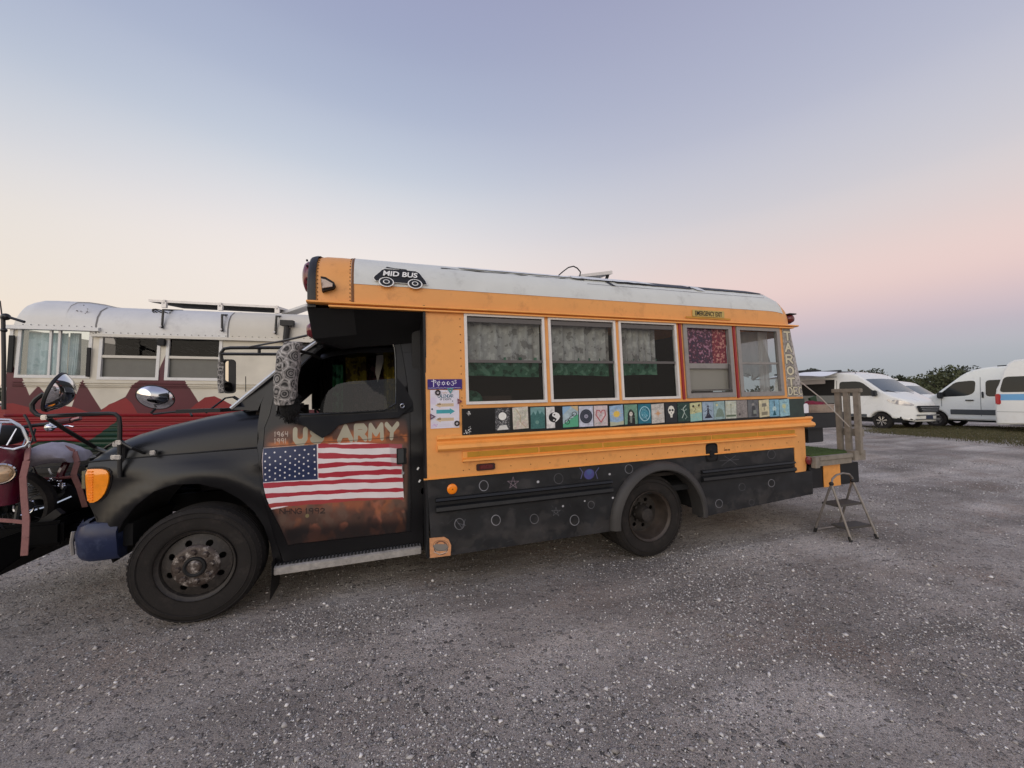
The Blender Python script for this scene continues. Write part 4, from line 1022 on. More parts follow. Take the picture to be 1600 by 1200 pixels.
        A.line([(.5, 1.35), (.5, .9)], 8, (60, 70, 80)); A.disc((.5, .7), .2, (190, 214, 210), .9); A.poly([(.3, .1), (.5, .6), (.7, .1)], (30, 84, 96)); scrib(60, (50, 120, 130), 2, .6)
    elif i == 21:
        A.disc((.45, .9), .2, (214, 206, 130), .7, soft=8); A.line([(.4, .9), (.55, .7), (.4, .5), (.6, .3)], 5, (200, 200, 120), .8); A.line([(.3, 1.25), (.8, 1.2)], 4, (90, 120, 150), .8); scrib(30, (120, 170, 170), 2, .5)
    return A.image(f'card_{i}'), A
for i, (cx, cy, w_, h_) in enumerate(CARDS):
    l = BUS.at(cx - w_ / 2, cy, -.012); r_ = BUS.at(cx + w_ / 2, cy, -.012); t = BUS.at(cx, cy - h_ / 2, -.012); bt = BUS.at(cx, cy + h_ / 2, -.012)
    X, Z = (l.x + r_.x) / 2, (t.z + bt.z) / 2; W = (r_.x - l.x); H = min(t.z - bt.z, .175)
    im, A = card_art(i); ml = image_mat('painted_card', im, rough=.5, var=.08, vscale=60)
    rot = [0, .04, 0, .02, .02, 0, 0, .07, 0, 0, .04, 0, 0, .04, 0, .03, 0, 0, 0, .05, 0, .06][i]
    me = bpy.data.meshes.new('tarot_card')
    vs = []
    for y_ in (-.0155, -.0118):
        for sx_, sz_ in ((-1, -1), (1, -1), (1, 1), (-1, 1)): vs.append((X + (sx_ * W / 2) * math.cos(rot) - sz_ * H / 2 * math.sin(rot) * .6, y_ - (.003 if sz_ > 0 and i % 3 == 1 else 0), Z + sz_ * H / 2 + sx_ * W / 2 * math.sin(rot)))
    me.from_pydata(vs, [], [(0, 1, 2, 3), (7, 6, 5, 4), (0, 4, 5, 1), (1, 5, 6, 2), (2, 6, 7, 3), (3, 7, 4, 0)])
    uvl = me.uv_layers.new(name='UVMap'); C4 = [(0, 0), (1, 0), (1, 1), (0, 1)] * 2
    for lp in me.loops: uvl.data[lp.index].uv = C4[lp.vertex_index]
    link('tarot_card', me, ml, board)

# ---- small fittings on the side
def disc_y(name, c, r, d, material, parent=bus, n=24, dome=0.0, bevel=0):
    m = MB(); prof = [(0.0001, -d - dome), (r * .6, -d - dome * .7), (r * .93, -d), (r, -d * .7), (r, 0)]; m.lathe(prof, c, 'Y', n); return m.build(name, material, parent, smooth=True, angle=50)
q = B(706.5, 764, 0); disc_y('amber_reflector', (q.x, .003, q.z), .039, .010, M_AMBER2, dome=.004); m = MB(); m.ball((q.x, -.013, q.z), .004, 6, 4); m.build('screw', M_DARK, bus)
q = B(1262.5, 720, .0); disc_y('red_reflector', (4.352, .035, q.z), .045, .03, M_REDLENS, dome=.008)
q = B(758.5, 729, 0)
m = MB(); m.box((q.x, -.010, q.z), (.150, .020, .052)); mk = m.build('side_marker_light', mat('marker_base', lin(60, 30, 26), .5), bus, bevel=.006)
m = MB(); m.box((q.x, -.024, q.z + .002), (.105, .018, .034)); m.build('marker_lens', M_DREDLENS, mk, bevel=.006)
# fuel filler recess
q = B(1112, 707, 0)
panel('fuel_filler', rrect(q.x - .072, q.x + .072, q.z - .088, q.z + .088, .03), -.004, M_DARK, bus, holes=[rrect(q.x - .058, q.x + .058, q.z - .074, q.z + .074, .026)], step=.2, thick=.01, smooth=False)
m = MB(); m.box((q.x, -.0025, q.z), (.118, .003, .150)); m.build('filler_recess', M_SEAM, bus)
m = MB(); m.lathe([(.0001, -.012), (.028, -.012), (.030, .0)], (q.x - .008, -.003, q.z - .015), 'Y', 14); m.build('fuel_cap', M_DARK, bus)
# front and rear clearance lamps
def lens_cone(name, pts, d, material, base):
    pass
lp = [(q.x, q.z) for q in (B(502, 433.5, .02), B(510, 435, .02), B(523, 443, .02), B(525, 448, .02), B(522, 452, .02), B(504, 457, .02))]
cl = panel('clearance_lamp', lp, -.012, M_SEAM, bus, step=.3, thick=.045, smooth=False)
lq = [(q.x, q.z) for q in (B(503.5, 438.5, .02), B(510, 440, .02), B(521, 446, .02), B(520.5, 450.5, .02), B(505, 453, .02))]
panel('lamp_lens', lq, lambda x, z: -.030 - .03 * max(0, (lp[2][0] - x)), M_CLEARLENS, cl, step=.03, thick=.02)
m = MB(); m.lathe([(.0001, -.055), (.05, -.050), (.085, -.035), (.10, -.012), (.10, 0)], (-.505, .22, 2.38), 'X', 20); m.v = [(x, y, 2.38 + (z - 2.38) * 1.2) for x, y, z in m.v]; wl_ = m.build('warning_lamp', M_REDLENS, bus, smooth=True, angle=50)
for z_ in (2.30, 2.34, 2.44, 2.48):
    m = MB(); m.box((-.515, .125, z_), (.012, .012, .012)); m.build('screw', M_DARK, wl_)
m = MB(); m.lathe([(.0001, -.05), (.04, -.045), (.06, -.02), (.065, 0)], (-.49, .24, 1.99), 'X', 16); m.build('warning_lamp', M_REDLENS, bus, smooth=True, angle=50)
q = B(1241, 497.5, .05)
m = MB(); m.lathe([(.0001, -.055), (.02, -.055), (.038, -.045), (.052, -.01), (.052, .02)], (4.285, .11, q.z), 'Y', 14); rl = m.build('rear_clearance_lamp', M_DREDLENS, bus, smooth=True, angle=50)
m = MB(); m.box((4.29, .09, q.z + .052), (.10, .07, .012)); m.build('lamp_hood', M_SEAM, rl)
# cable loop and small solar panel on the roof
def RW(px, py, Y): return BUS.at(px, py, Y)
pts = [RW(x, y, .75) for x, y in ((872, 431), (880, 424), (888, 418), (896, 416), (902, 419), (907, 425), (906, 431), (903, 434))]
m = MB(); m.tube(pts, .007, 6); m.build('roof_cable', M_RUBBER, bus, smooth=True)
p0, p1 = RW(906, 433, .85), RW(957, 428, .85)
m = MB(); m.loft([[p0 + Vector((0, 0, -.0)), p0 + Vector((0, 0, .03)), p1 + Vector((0, 0, .04)), p1], [p0 + Vector((0, .7, .02)), p0 + Vector((0, .7, .05)), p1 + Vector((0, .7, .12)), p1 + Vector((0, .7, .08))]], close_u=True, cap=True)
sp = m.build('solar_panel', M_ALU, bus)
m = MB(); m.bar(p1 + Vector((-.03, .05, 0)), Vector((p1.x - .10, p1.y + .05, 2.69)), .02, .03); m.build('panel_bracket', M_RUBBER, sp)
m = MB(); m.box((RW(898, 432, .7).x, .7, 2.66), (.10, .06, .04)); m.build('cable_gland', M_RUBBER, bus)

# ---- rear wheel arch flare
m = MB(); S = []
for a in range(183, -4, -6):
    c, s = math.cos(R(a)), math.sin(R(a))
    sy = 1.0
    z_off = lambda r: AZ + r * s
    S.append([Vector((AC + r * c, y, AZ + r * s)) for r, y in ((.452, .10), (.450, -.046), (.462, -.056), (.500, -.048), (.528, -.022), (.532, .004))])
m.loft(S); m.build('wheel_arch_flare', mat('weathered_rubber_flare', lin(58, 56, 54), .6, var=.25, vscale=6), bus, smooth=True, angle=50)
m = MB(); S = []
for a in range(183, -4, -12):
    c, s = math.cos(R(a)), math.sin(R(a)); S.append([Vector((AC + .47 * c, y, AZ + .47 * s)) for y in (.06, .75)])
m.loft(S); m.build('wheel_housing', M_DARK, bus)

# ---- wheels
def tyre(name, c, r, w, parent, rim_r, tread=True, side=1):
    """outer face at y = c.y, runs inwards"""
    y0 = c[1]; prof = [(rim_r, y0 + .018), (rim_r + .012, y0 + .004), (rim_r + .03, y0 + .002), (r * .80, y0 - .006), (r * .90, y0 - .002), (r * .955, y0 + .010), (r * .985, y0 + .026), (r, y0 + .045)]
    k = 5
    for i in range(k):
        a = y0 + .045 + (w - .09) * i / k; b = y0 + .045 + (w - .09) * (i + 1) / k
        prof += [(r, a + .004), (r, b - .006), (r - .010, b - .005), (r - .010, b - .001)]
    prof += [(r, y0 + w - .045), (r * .985, y0 + w - .026), (r * .9, y0 + w), (rim_r, y0 + w - .02)]
    m = MB(); m.lathe(prof, (c[0], 0, c[2]), 'Y', 72); t = m.build(name, M_TYRE, parent, smooth=True, angle=45)
    m = MB()
    for rr in (.84, .93): 
        m.lathe([(r * rr - .004, y0 - .0085), (r * rr, y0 - .0125), (r * rr + .004, y0 - .0085)], (c[0], 0, c[2]), 'Y', 64)
    m.build('sidewall_ridge', M_TYRE, t if t.parent is None or t.parent is parent and parent is not None and parent.parent is None else parent, smooth=True)
    # shoulder lugs
    m = MB()
    for k in range(60):
        a = 2 * math.pi * k / 60; p = Vector((c[0] + r * .985 * math.cos(a), y0 + .034, c[2] + r * .985 * math.sin(a)))
        m.box(p, (.022, .024, .006), Matrix.Rotation(-a + math.pi / 2, 3, 'Y'))
    m.build('tread_lugs', M_TYRE, parent, kind='stuff')
    return t

# front wheel
FWX, FWZ, FR = -1.177, .402, .372
FW = Vector((FWX, .13, FWZ))
wheel_f = empty('front_wheel', (0, 0, 0)); wheel_f.parent = bus
tyre('tyre', FW, FR, .235, wheel_f, .222)
def disc_with_holes(name, c, r, holes, y, material, parent, thick=.012, cone=None, step=.03):
    circ = [(c[0] + r * math.cos(2 * math.pi * i / 48), c[2] + r * math.sin(2 * math.pi * i / 48)) for i in range(48)]
    def s(x, z):
        d = math.hypot(x - c[0], z - c[2]); return y + (cone(d) if cone else 0)
    return panel(name, circ, s, material, parent, holes=holes, step=step, thick=thick, smooth=True, edge_step=.05)
hs = [[(FW.x + .150 * math.cos(t) + .021 * math.cos(u), FW.z + .150 * math.sin(t) + .021 * math.sin(u)) for u in np.linspace(0, 2 * math.pi, 12, endpoint=False)] for t in [2 * math.pi * (k + .38) / 8 for k in range(8)]]
rim = disc_with_holes('rim', FW, .196, hs, FW.y + .035, M_RIM, wheel_f, cone=lambda d: -.028 * max(0, min(1, (.19 - d) / .06)) + .0 * d)
m = MB(); m.lathe([(.224, -.004), (.226, .006), (.216, .016), (.205, .020), (.198, .045), (.190, .10), (.190, .2)], (FW.x, FW.y, FW.z), 'Y', 64); m.build('rim', M_RIM, wheel_f, smooth=True)
m = MB(); m.lathe([(.30, .09), (.0001, .09)], (FW.x, FW.y, FW.z), 'Y', 24); m.build('brake_drum', M_SEAM, wheel_f)
m = MB(); m.lathe([(.135, .008), (.128, -.002), (.112, -.008), (.075, -.010), (.050, -.012), (.036, -.020), (.032, -.026), (.0001, -.028)], (FW.x, FW.y, FW.z), 'Y', 48); hub = m.build('hub', M_HUB, wheel_f, smooth=True, angle=35)
m = MB(); m.lathe([(.066, -.010), (.062, -.022), (.052, -.024), (.038, -.014)], (FW.x, FW.y, FW.z), 'Y', 32); m.build('hub_ring', M_SEAM, wheel_f, smooth=True, angle=40)
for k in range(8):
    t = 2 * math.pi * (k + .1) / 8
    m = MB(); m.lathe([(.021, -.004), (.021, -.014), (.015, -.024), (.0001, -.026)], (FW.x + .092 * math.cos(t), FW.y, FW.z + .092 * math.sin(t)), 'Y', 6); m.build('lug_nut', M_HUB, wheel_f)
# rear dual wheel
RWX, RWZ = 2.300, .336
RWc = Vector((RWX, .030, RWZ))
wheel_r = empty('rear_wheel', (0, 0, 0)); wheel_r.parent = bus
tyre('tyre', RWc, FR, .225, wheel_r, .222); tyre('inner_tyre', RWc + Vector((0, .29, 0)), FR, .225, wheel_r, .222)
m = MB(); m.lathe([(.2245, -.005), (.229, .002), (.222, .010), (.210, .020), (.203, .05), (.196, .13), (.17, .165)], tuple(RWc), 'Y', 64); m.build('rim', mat('rusty_rim_lip', lin(70, 62, 56), .55, metal=.3, var=.4, vscale=10, dirt=lin(70, 52, 42), dirt_amt=.6, dscale=8), wheel_r, smooth=True)
hs = [[(RWc.x + .128 * math.cos(t) + .020 * math.cos(u), RWc.z + .128 * math.sin(t) + .020 * math.sin(u)) for u in np.linspace(0, 2 * math.pi, 12, endpoint=False)] for t in [2 * math.pi * (k + .3) / 8 for k in range(8)]]
disc_with_holes('rim', RWc, .185, hs, RWc.y + .155, M_RIM, wheel_r, cone=lambda d: .02 * max(0, (d - .1) / .08) * 0)
m = MB(); m.lathe([(.085, .15), (.075, .10), (.062, .06), (.058, .045), (.0001, .040)], tuple(RWc), 'Y', 28); m.build('hub', M_RIM, wheel_r, smooth=True, angle=35)
for k in range(8):
    t = 2 * math.pi * (k + .1) / 8; m = MB(); m.lathe([(.013, .15), (.013, .12), (.0001, .118)], (RWc.x + .083 * math.cos(t), RWc.y, RWc.z + .083 * math.sin(t)), 'Y', 6); m.build('lug_nut', M_RIM, wheel_r)
# far side wheels, axle, chassis
for cx, cz_, nm in ((FWX, FWZ, 'far_front_wheel'), (RWX, RWZ, 'far_rear_wheel')):
    m = MB(); m.lathe([(.1, 0), (.22, .0), (.36, .01), (.372, .05), (.372, .2), (.36, .24), (.2, .25), (.1, .25)], (cx, 1.95, cz_), 'Y', 40); m.build(nm, M_TYRE, bus, smooth=True)
m = MB(); m.bar((RWX, .3, RWZ), (RWX, 2.2, RWZ), .09, .09); m.ball((RWX, 1.2, RWZ), .17, 14, 10); m.bar((FWX, .3, FWZ), (FWX, 2.1, FWZ - .03), .07, .07)
for y in (.75, 1.65): m.box((1.1, y, .52), (6.4, .08, .16))
m.box((2.36, 1.2, .56), (3.98, 2.3, .05)); m.box((3.4, .9, .40), (.9, .5, .22)); m.tube([(0, .6, .32), (1.2, .6, .3), (1.9, .6, .38)], .035, 8); m.box((-.2, 1.2, .5), (1.0, 1.2, .3))
m.build('chassis', M_DARK, bus)

# ================================================================== cab
def sm(a, b, v): t = min(1, max(0, (v - a) / (b - a))); return t * t * (3 - 2 * t)
def S_cab(x, z):
    y = .195
    y += .030 * sm(.62, .38, z)                       # tuck under
    y -= .012 * math.exp(-((z - 1.02) / .05) ** 2)    # crease
    if z > 1.27: y += (z - 1.27) * .19 + .01
    if x < -1.25: y += ((-1.25 - x) / .80) ** 2 * .15 * 1.0
    r = math.hypot(x - FWX, z - (FWZ))
    if x < -.5:
        y -= .045 * math.exp(-((r - .56) / .075) ** 2) * sm(-.58, -.75, x)
    if x < -.62 : y += .10 * sm(1.02, 1.24, z) * sm(-.55, -.9, x) * .55
    return y
def CB(px, py): q = BUS.at(px, py, S_cab); return (q.x, q.z)
def CP(pts): return [CB(*p) for p in pts]

# wheel arch line (photograph), shared by fender
arch = [(176, 880), (180, 845), (192, 815), (212, 790), (240, 768), (272, 757), (310, 756), (345, 764), (375, 780), (398, 800), (412, 822), (422, 850), (427, 880), (428, 898)]
fender_out = [(139, 723), (240, 713.6), (330, 706.5), (401.5, 701), (404, 712), (408, 770), (418, 800), (432, 850), (443, 884)] + [(430, 889)] + arch[::-1][1:] + [(163, 850), (150, 812), (140, 790), (136, 760)]
fp = CP(fender_out)
panel('fender', fp, S_cab, M_BLACKDOOR, bus, step=.045, thick=.012)
# inside of the front arch
m = MB(); ap = CP(arch); m.loft([[Vector((x, S_cab(x, z) + .012, z)) for x, z in ap], [Vector((x, .75, z)) for x, z in ap]]); m.build('arch_liner', M_SEAM, bus, smooth=True)
# mud flap edge behind the front wheel
m = MB(); q1, q2, q3 = B(424, 880, .12), B(424, 905, .12), B(421, 940, .12); m.loft([[q1, q2, q3], [q1 + Vector((.0, .26, 0)), q2 + Vector((0, .26, 0)), q3 + Vector((0, .26, 0))]]); m.v = m.v; mf = m.build('mud_flap', M_RUBBER, bus)

# side of cab between fender and door (cowl panel) and around the door
cowl = CP([(401.5, 699), (403, 660), (408, 630), (425, 590), (455, 556), (490, 532), (515, 520), (640, 517.5), (660, 517), (661, 860), (640, 866), (445, 886), (432, 850), (418, 800), (408, 770), (404, 712)])
door_line = [(411, 700), (412, 665), (420, 640), (430, 622)]
door = CP([(412, 696), (414, 668), (422, 648), (430, 612), (455, 572), (484, 545), (510, 528), (560, 524), (608, 523), (624, 530), (630, 560), (636, 600), (640, 640), (641, 700), (642, 780), (641, 830), (450, 852), (437, 822), (420, 790), (411, 756), (408, 720)])
win = CP([(432, 648), (436, 622), (452, 592), (480, 562), (508, 536), (520, 532), (600, 529), (612, 533), (617, 548), (618, 600), (618, 640), (540, 645)])
dc = (sum(p[0] for p in door) / len(door), sum(p[1] for p in door) / len(door))
def grow(P, d):
    out = []
    n = len(P); a = sum(P[i][0] * P[(i + 1) % n][1] - P[(i + 1) % n][0] * P[i][1] for i in range(n))
    s = 1 if a > 0 else -1
    for i in range(n):
        p0, p, p1 = P[i - 1], P[i], P[(i + 1) % n]
        t = Vector((p1[0] - p0[0], p1[1] - p0[1])).normalized(); out.append((p[0] + t.y * d * s, p[1] - t.x * d * s))
    return out
panel('cab_side', cowl, lambda x, z: S_cab(x, z) + .002, M_BLACKDOOR, bus, holes=[grow(door, .004)], step=.06, thick=.012)
m = MB(); dd = densify(grow(door, .012), .05); m.loft([[Vector((x, S_cab(x, z) + .016, z)) for x, z in dd + dd[:1]], [Vector((x, S_cab(x, z) + .016, z)) for x, z in densify(grow(door, -.012), .05)[:0] or [(dc[0] + (p[0] - dc[0]) * .96, dc[1] + (p[1] - dc[1]) * .96) for p in dd + dd[:1]]]]); m.build('door_seal', M_SEAM, bus)

# door painting: airbrushed rust, flag, hand lettering; drawn in the photograph's own spots on the door skin
A = Art(1100, 1000, -.86, .24, .20, 1.72, bg=(22, 23, 25), conv=lambda a, b: CB(a, b))
A.blotch(7, .15, 21)
rust, rust2, tan_, deep = (150, 84, 50), (190, 112, 60), (176, 120, 84), (70, 48, 42)
A.poly([(414, 700), (420, 680), (440, 668), (520, 662), (600, 655), (634, 662), (636, 700)], (122, 78, 58), .9, soft=26)
A.poly([(414, 702), (425, 690), (480, 680), (560, 674), (634, 668), (636, 690), (560, 692), (480, 697)], rust2, .75, soft=16)
A.poly([(414, 703), (450, 698), (500, 694), (497, 698), (414, 706)], (206, 134, 70), .8, soft=5)
A.poly([(500, 690), (560, 688), (610, 690), (560, 695)], (196, 100, 58), .7, soft=6)
A.poly([(428, 790), (630, 778), (632, 836), (452, 850)], (104, 72, 60), .85, soft=22)
A.poly([(428, 786), (520, 780), (632, 777), (632, 792), (520, 796), (432, 800)], (158, 92, 64), .85, soft=12)
A.poly([(632, 690), (638, 700), (638, 800), (630, 790)], (110, 80, 66), .7, soft=8)
low_ = [(428, 790), (632, 780), (634, 834), (600, 842), (452, 852), (440, 825)]
A.poly(low_, (150, 92, 62), .95, soft=8, nz=(5, 1, .1)); A.poly(low_, (78, 60, 52), .85, soft=8, nz=(4, 2, 0)); A.poly(low_, (104, 84, 72), .7, soft=6, nz=(6, 3, .2)); A.poly(low_, (168, 104, 80), .7, soft=4, nz=(6, 4, .75)); A.poly(low_, (52, 42, 40), .8, soft=6, nz=(5, 5, .6))
A.poly([(432, 826), (640, 812), (640, 850), (445, 860)], (26, 25, 27), .85, soft=16)
A.poly([(414, 702), (420, 680), (470, 664), (520, 660), (636, 655), (636, 690), (560, 688), (470, 698)], (74, 48, 42), .8, soft=8, nz=(6, 8, .1))
A.poly([(414, 704), (425, 688), (480, 684), (520, 682), (636, 676), (636, 690), (560, 690), (480, 697)], (206, 118, 62), .55, soft=5, nz=(7, 9, .2))
A.disc((480, 806), 3, (140, 130, 90), .7, soft=4)
for k in range(10): A.line([(540 + k * 3, 776 + random.uniform(-1, 3)), (590 + random.uniform(-20, 10), 777 + random.uniform(-2, 2))], 3, (214, 120, 60), .5)
# flag stripes with a hand-painted wobble
RED, WHT, BLU = (172, 44, 60), (232, 224, 224), (36, 48, 84)
flag = [(411, 700), (496, 694), (560, 691), (627, 695.5), (629, 745), (631, 778), (560, 778), (500, 783), (424, 796), (416, 778), (411, 755)]
A.poly(flag, WHT)
def wob(y0, y1, x0, x1, seed, n=14, a=1.5):
    g_ = random.Random(seed); off = [g_.uniform(-a, a) for _ in range(n + 1)]
    for k in range(1, n): off[k] = (off[k] + off[k - 1]) * .7
    return [(x0 + (x1 - x0) * k / n, y0 + (y1 - y0) * k / n + off[k]) for k in range(n + 1)]
T_ = [((694, 694.5), (700, 701)), ((709, 709), (716.5, 714.5)), ((724, 723), (731, 729.5)), ((740.5, 733), (748, 741)), ((754, 746), (754, 752.5))]
xa, xb = 497, 628
for k, ((l0, r0), (l1, r1)) in enumerate(T_[:4]):
    up_e = wob(l0, r0, xa, xb, 200 + k); dn = wob(l1, r1, xa, xb, 300 + k)
    mid = [2.2 * math.sin(math.pi * j / 14) * (-1 if k > 1 else .4) for j in range(15)]
    A.poly([(x, y + m_) for (x, y), m_ in zip(up_e, mid)] + [(x, y + m_) for (x, y), m_ in zip(dn, mid)][::-1], RED)
for k, (l0, r0, l1, r1) in enumerate(((755.5, 745, 762, 753), (771.5, 761.5, 778.5, 767), (787, 775, 794, 779))):
    up_e = wob(l0, r0, 409 + k * 4, 630, 400 + k, 18); dn = wob(l1, r1, 410 + k * 5, 630.5, 500 + k, 18)
    mid = [-1.6 * math.sin(math.pi * j / 18 * 1.2) for j in range(19)]
    A.poly([(x, y + m_) for (x, y), m_ in zip(up_e, mid)] + [(x, y + m_) for (x, y), m_ in zip(dn, mid)][::-1], RED if k < 2 else (164, 62, 62))
A.poly([(411.5, 700.5), (495, 695), (496.5, 749), (411, 754)], BLU)
A.line([(410.5, 701), (410.5, 753), (416, 780)], 3, (190, 170, 168), .8); A.line([(411, 701), (495, 694.5)], 3, (20, 20, 30), .8); A.line([(411, 754.5), (496, 750)], 3, (220, 216, 220), .9); A.line([(496.3, 694), (497, 750)], 3.5, (220, 214, 216), .9)
stars = [(415, 709), (429, 707), (446, 706), (461, 704), (476, 703), (491, 702), (421, 715), (438, 714), (453.5, 713), (468, 711), (482, 709.5), (491, 711.5), (414, 721), (430, 720.5), (446, 719), (461.5, 717), (474.5, 715), (421.5, 726), (438, 725), (453, 723.5), (467, 721.5), (481, 720), (491.5, 722), (414.5, 731), (430.5, 731), (445.5, 729.5), (461, 726.5), (474.5, 725), (421, 735), (437.5, 734.5), (452.5, 733), (467.5, 731), (482, 729), (414.5, 741), (430, 739.5), (445, 738.5), (461, 736.5), (474, 735), (492, 732.5), (421.5, 745), (437.5, 743), (452.5, 742.5), (467.5, 740), (482, 739.5), (415.5, 750), (430, 748.5), (445, 746.5), (461, 744.5), (474, 743.5), (492, 742)]
for p in stars: A.disc(p, 1.35, (232, 230, 230), soft=1.5)
A.poly([(608, 694), (630, 694), (630, 730), (612, 729)], (150, 130, 132), .3, soft=4)
def paint_word(word, x, y, h, w, gap, wd, c, dy=0, op=1.0): A.text(word, (x, y), h, w, gap, wd, c, up_=(0, -1), right_=(1, dy), op=op)
paint_word('U', 461, 691, 18.5, 16, 5, 31, (178, 172, 150), -.03); paint_word('S', 488, 689, 17.5, 15, 5, 29, (168, 162, 142), -.03)
paint_word('A', 530, 687.5, 20, 19, 6, 29, (180, 174, 152), -.04); paint_word('R', 556, 686, 19.5, 15, 6, 29, (180, 174, 152), -.04); paint_word('M', 578, 685, 20, 19, 6, 28, (180, 174, 152), -.04); paint_word('Y', 604, 684, 20.5, 17, 6, 28, (180, 174, 152), -.04)
paint_word('1964', 429, 682, 7, 4.5, 1.9, 4.6, (188, 172, 160), -.02, .85); paint_word('1991', 429, 692.5, 7, 4.5, 1.9, 4.6, (188, 166, 150), -.02, .85)
paint_word('NHNG 1992', 437, 803, 7.5, 7, 2.0, 6, (46, 34, 32), -.02, .9)
A.poly([(633, 640), (650, 640), (650, 860), (635, 860), (636, 780), (640, 700)], (24, 24, 26), 1, soft=9)
A.poly([(405, 600), (650, 600), (650, 652), (520, 660), (440, 664), (405, 680)], (24, 24, 26), 1, soft=12)
A.line([(412, 698.5), (500, 691), (560, 687.5), (640, 681.5)], 3, (40, 28, 26), .8)
M_DOOR = image_mat('door_painting', A.image('door_painting'), rough=.42, var=.07, vscale=6, spec=.4)
panel('door', door, S_cab, M_DOOR, bus, holes=[win], step=.06, thick=.02, art=A)
door_o = [o for o in bus.children if o.name.startswith('door') and 'seal' not in o.name][0]
# window glass: half lowered pane, frame, door handle
m = MB(); 
panel('window_seal', grow(win, .012), lambda x, z: S_cab(x, z) - .004, M_SEAM, door_o, holes=[grow(win, -.006)], step=.1, thick=.012)
wr_ = grow(win, .004); m = MB(); m.tube([Vector((x, S_cab(x, z) - .006, z)) for x, z in smooth_poly(wr_, 1)] + [Vector((wr_[0][0], S_cab(*wr_[0]) - .006, wr_[0][1]))][:0], .004, 6); m.build('window_highlight_ring', mat('glossy_highlight_ring', lin(40, 42, 44), .15, spec=.8), door_o, smooth=True)  # glossy ring added to give the window frame a highlight
low = CP([(470, 650), (497, 646), (502, 628), (513, 610), (527, 600), (545, 596), (619, 591), (619, 643)])
panel('window_pane', low, lambda x, z: S_cab(x, z) + .022, glass('dusty_door_glass', (.34, .37, .37), opacity=.06, refl=1.0), door_o, step=.2, thick=0)
hq = CB(627.5, 713)
m = MB(); m.box((hq[0], S_cab(*hq) + .004, hq[1]), (.075, .012, .125)); hd = m.build('door_handle', M_SEAM, door_o, bevel=.004)
m = MB(); m.box((hq[0] - .006, S_cab(*hq) - .010, hq[1] + .005), (.045, .016, .110)); m.build('handle_lever', mat('grey_lever', lin(60, 64, 66), .4, metal=.3), door_o, bevel=.005)
kq = CB(629.5, 739); disc_y('door_lock', (kq[0], S_cab(*kq), kq[1]), .012, .006, M_CHROMED, door_o, 14)
# hinge glints painted in as white dashes on the rear pillar
for p in ((653, 732), (655.5, 751.5)):
    q = BUS.at(*p, .19); m = MB(); m.box((q.x, .188, q.z), (.012, .006, .022), Matrix.Rotation(R(35), 3, 'Y')); m.build('hinge_glint', M_WHITEP, bus)

# hood: sections from nose to cowl
side_px = [(139.5, 722), (152, 720.5), (170, 719), (190, 717.5), (240, 713), (300, 708), (350, 703.5), (401.5, 699)]
sil_px = [(140, 713), (150, 699), (165, 686), (190, 677), (240, 663), (290, 650), (330, 642), (366, 634)]
secs = []
for i, (sp_, tp) in enumerate(zip(side_px, sil_px)):
    s0 = BUS.at(*sp_, S_cab); tcx = BUS.at(*tp, 1.0)
    x = s0.x; t = i / 7
    # height of the hood crown where the sight line meets this section
    r = BUS.ray(*tp); Yc = .62
    zt = BUS.C.z + r.z * ((Yc - BUS.C.y) / r.y)
    ys = s0.y; zs_ = s0.z
    row = [Vector((x, ys + .004, zs_ + .004)), Vector((x, ys + .015, zs_ + (zt - zs_) * .30)), Vector((x, ys + .05, zs_ + (zt - zs_) * .62)), Vector((x, ys + .12, zs_ + (zt - zs_) * .85)), Vector((x, ys + .25, zs_ + (zt - zs_) * .97)), Vector((x, Yc + .05, zt)), Vector((x, .95, zt + .0))]
    row += [Vector((x, 2.44 - v.y, v.z)) for v in row[::-1]]
    secs.append(row)
front = [Vector((v.x - .03 - .12 * math.sin(math.pi * (v.y - .3) / 1.84), v.y + (.05 if v.y < 1.22 else -.05), secs[0][0].z + (v.z - secs[0][0].z) * .5 - .01)) for v in secs[0]]
for s_i, row in enumerate(secs):
    k_ = max(0, 1 - s_i / 5)
    for v in row: v.x -= .14 * k_ * math.sin(math.pi * min(1, max(0, (v.y - .3) / 1.84)))
front = [Vector((v.x - .03, v.y, secs[0][0].z + (v.z - secs[0][0].z) * .45 - .01)) for v in secs[0]]
m = MB(); m.loft([front] + secs); m.build('hood', M_BLACKDOOR, bus, smooth=True, angle=60)
# seam between hood and fender
m = MB(); m.tube([Vector((secs[i][0].x, secs[i][0].y - .003, secs[i][0].z - .004)) for i in range(8)], .006, 6); m.build('hood_seam', M_SEAM, bus, smooth=True)
# nose: grille panel and inner front
nz0 = [CB(137, 735), CB(140, 790), CB(158, 830)]
m = MB()
for (x, z) in nz0: pass
fr = [(fp_x, z) for fp_x, z in nz0]
S = []
for x, z in [(secs[0][0].x, secs[0][0].z)] + nz0:
    row = []
    for k in range(9):
        y = S_cab(x, z) + .01 + (2.44 - 2 * S_cab(x, z) - .02) * k / 8; row.append(Vector((x - .16 * math.sin(math.pi * k / 8) , y, z)))
    S.append(row)
m.loft(S); m.build('grille', M_RUBBER, bus, smooth=True)
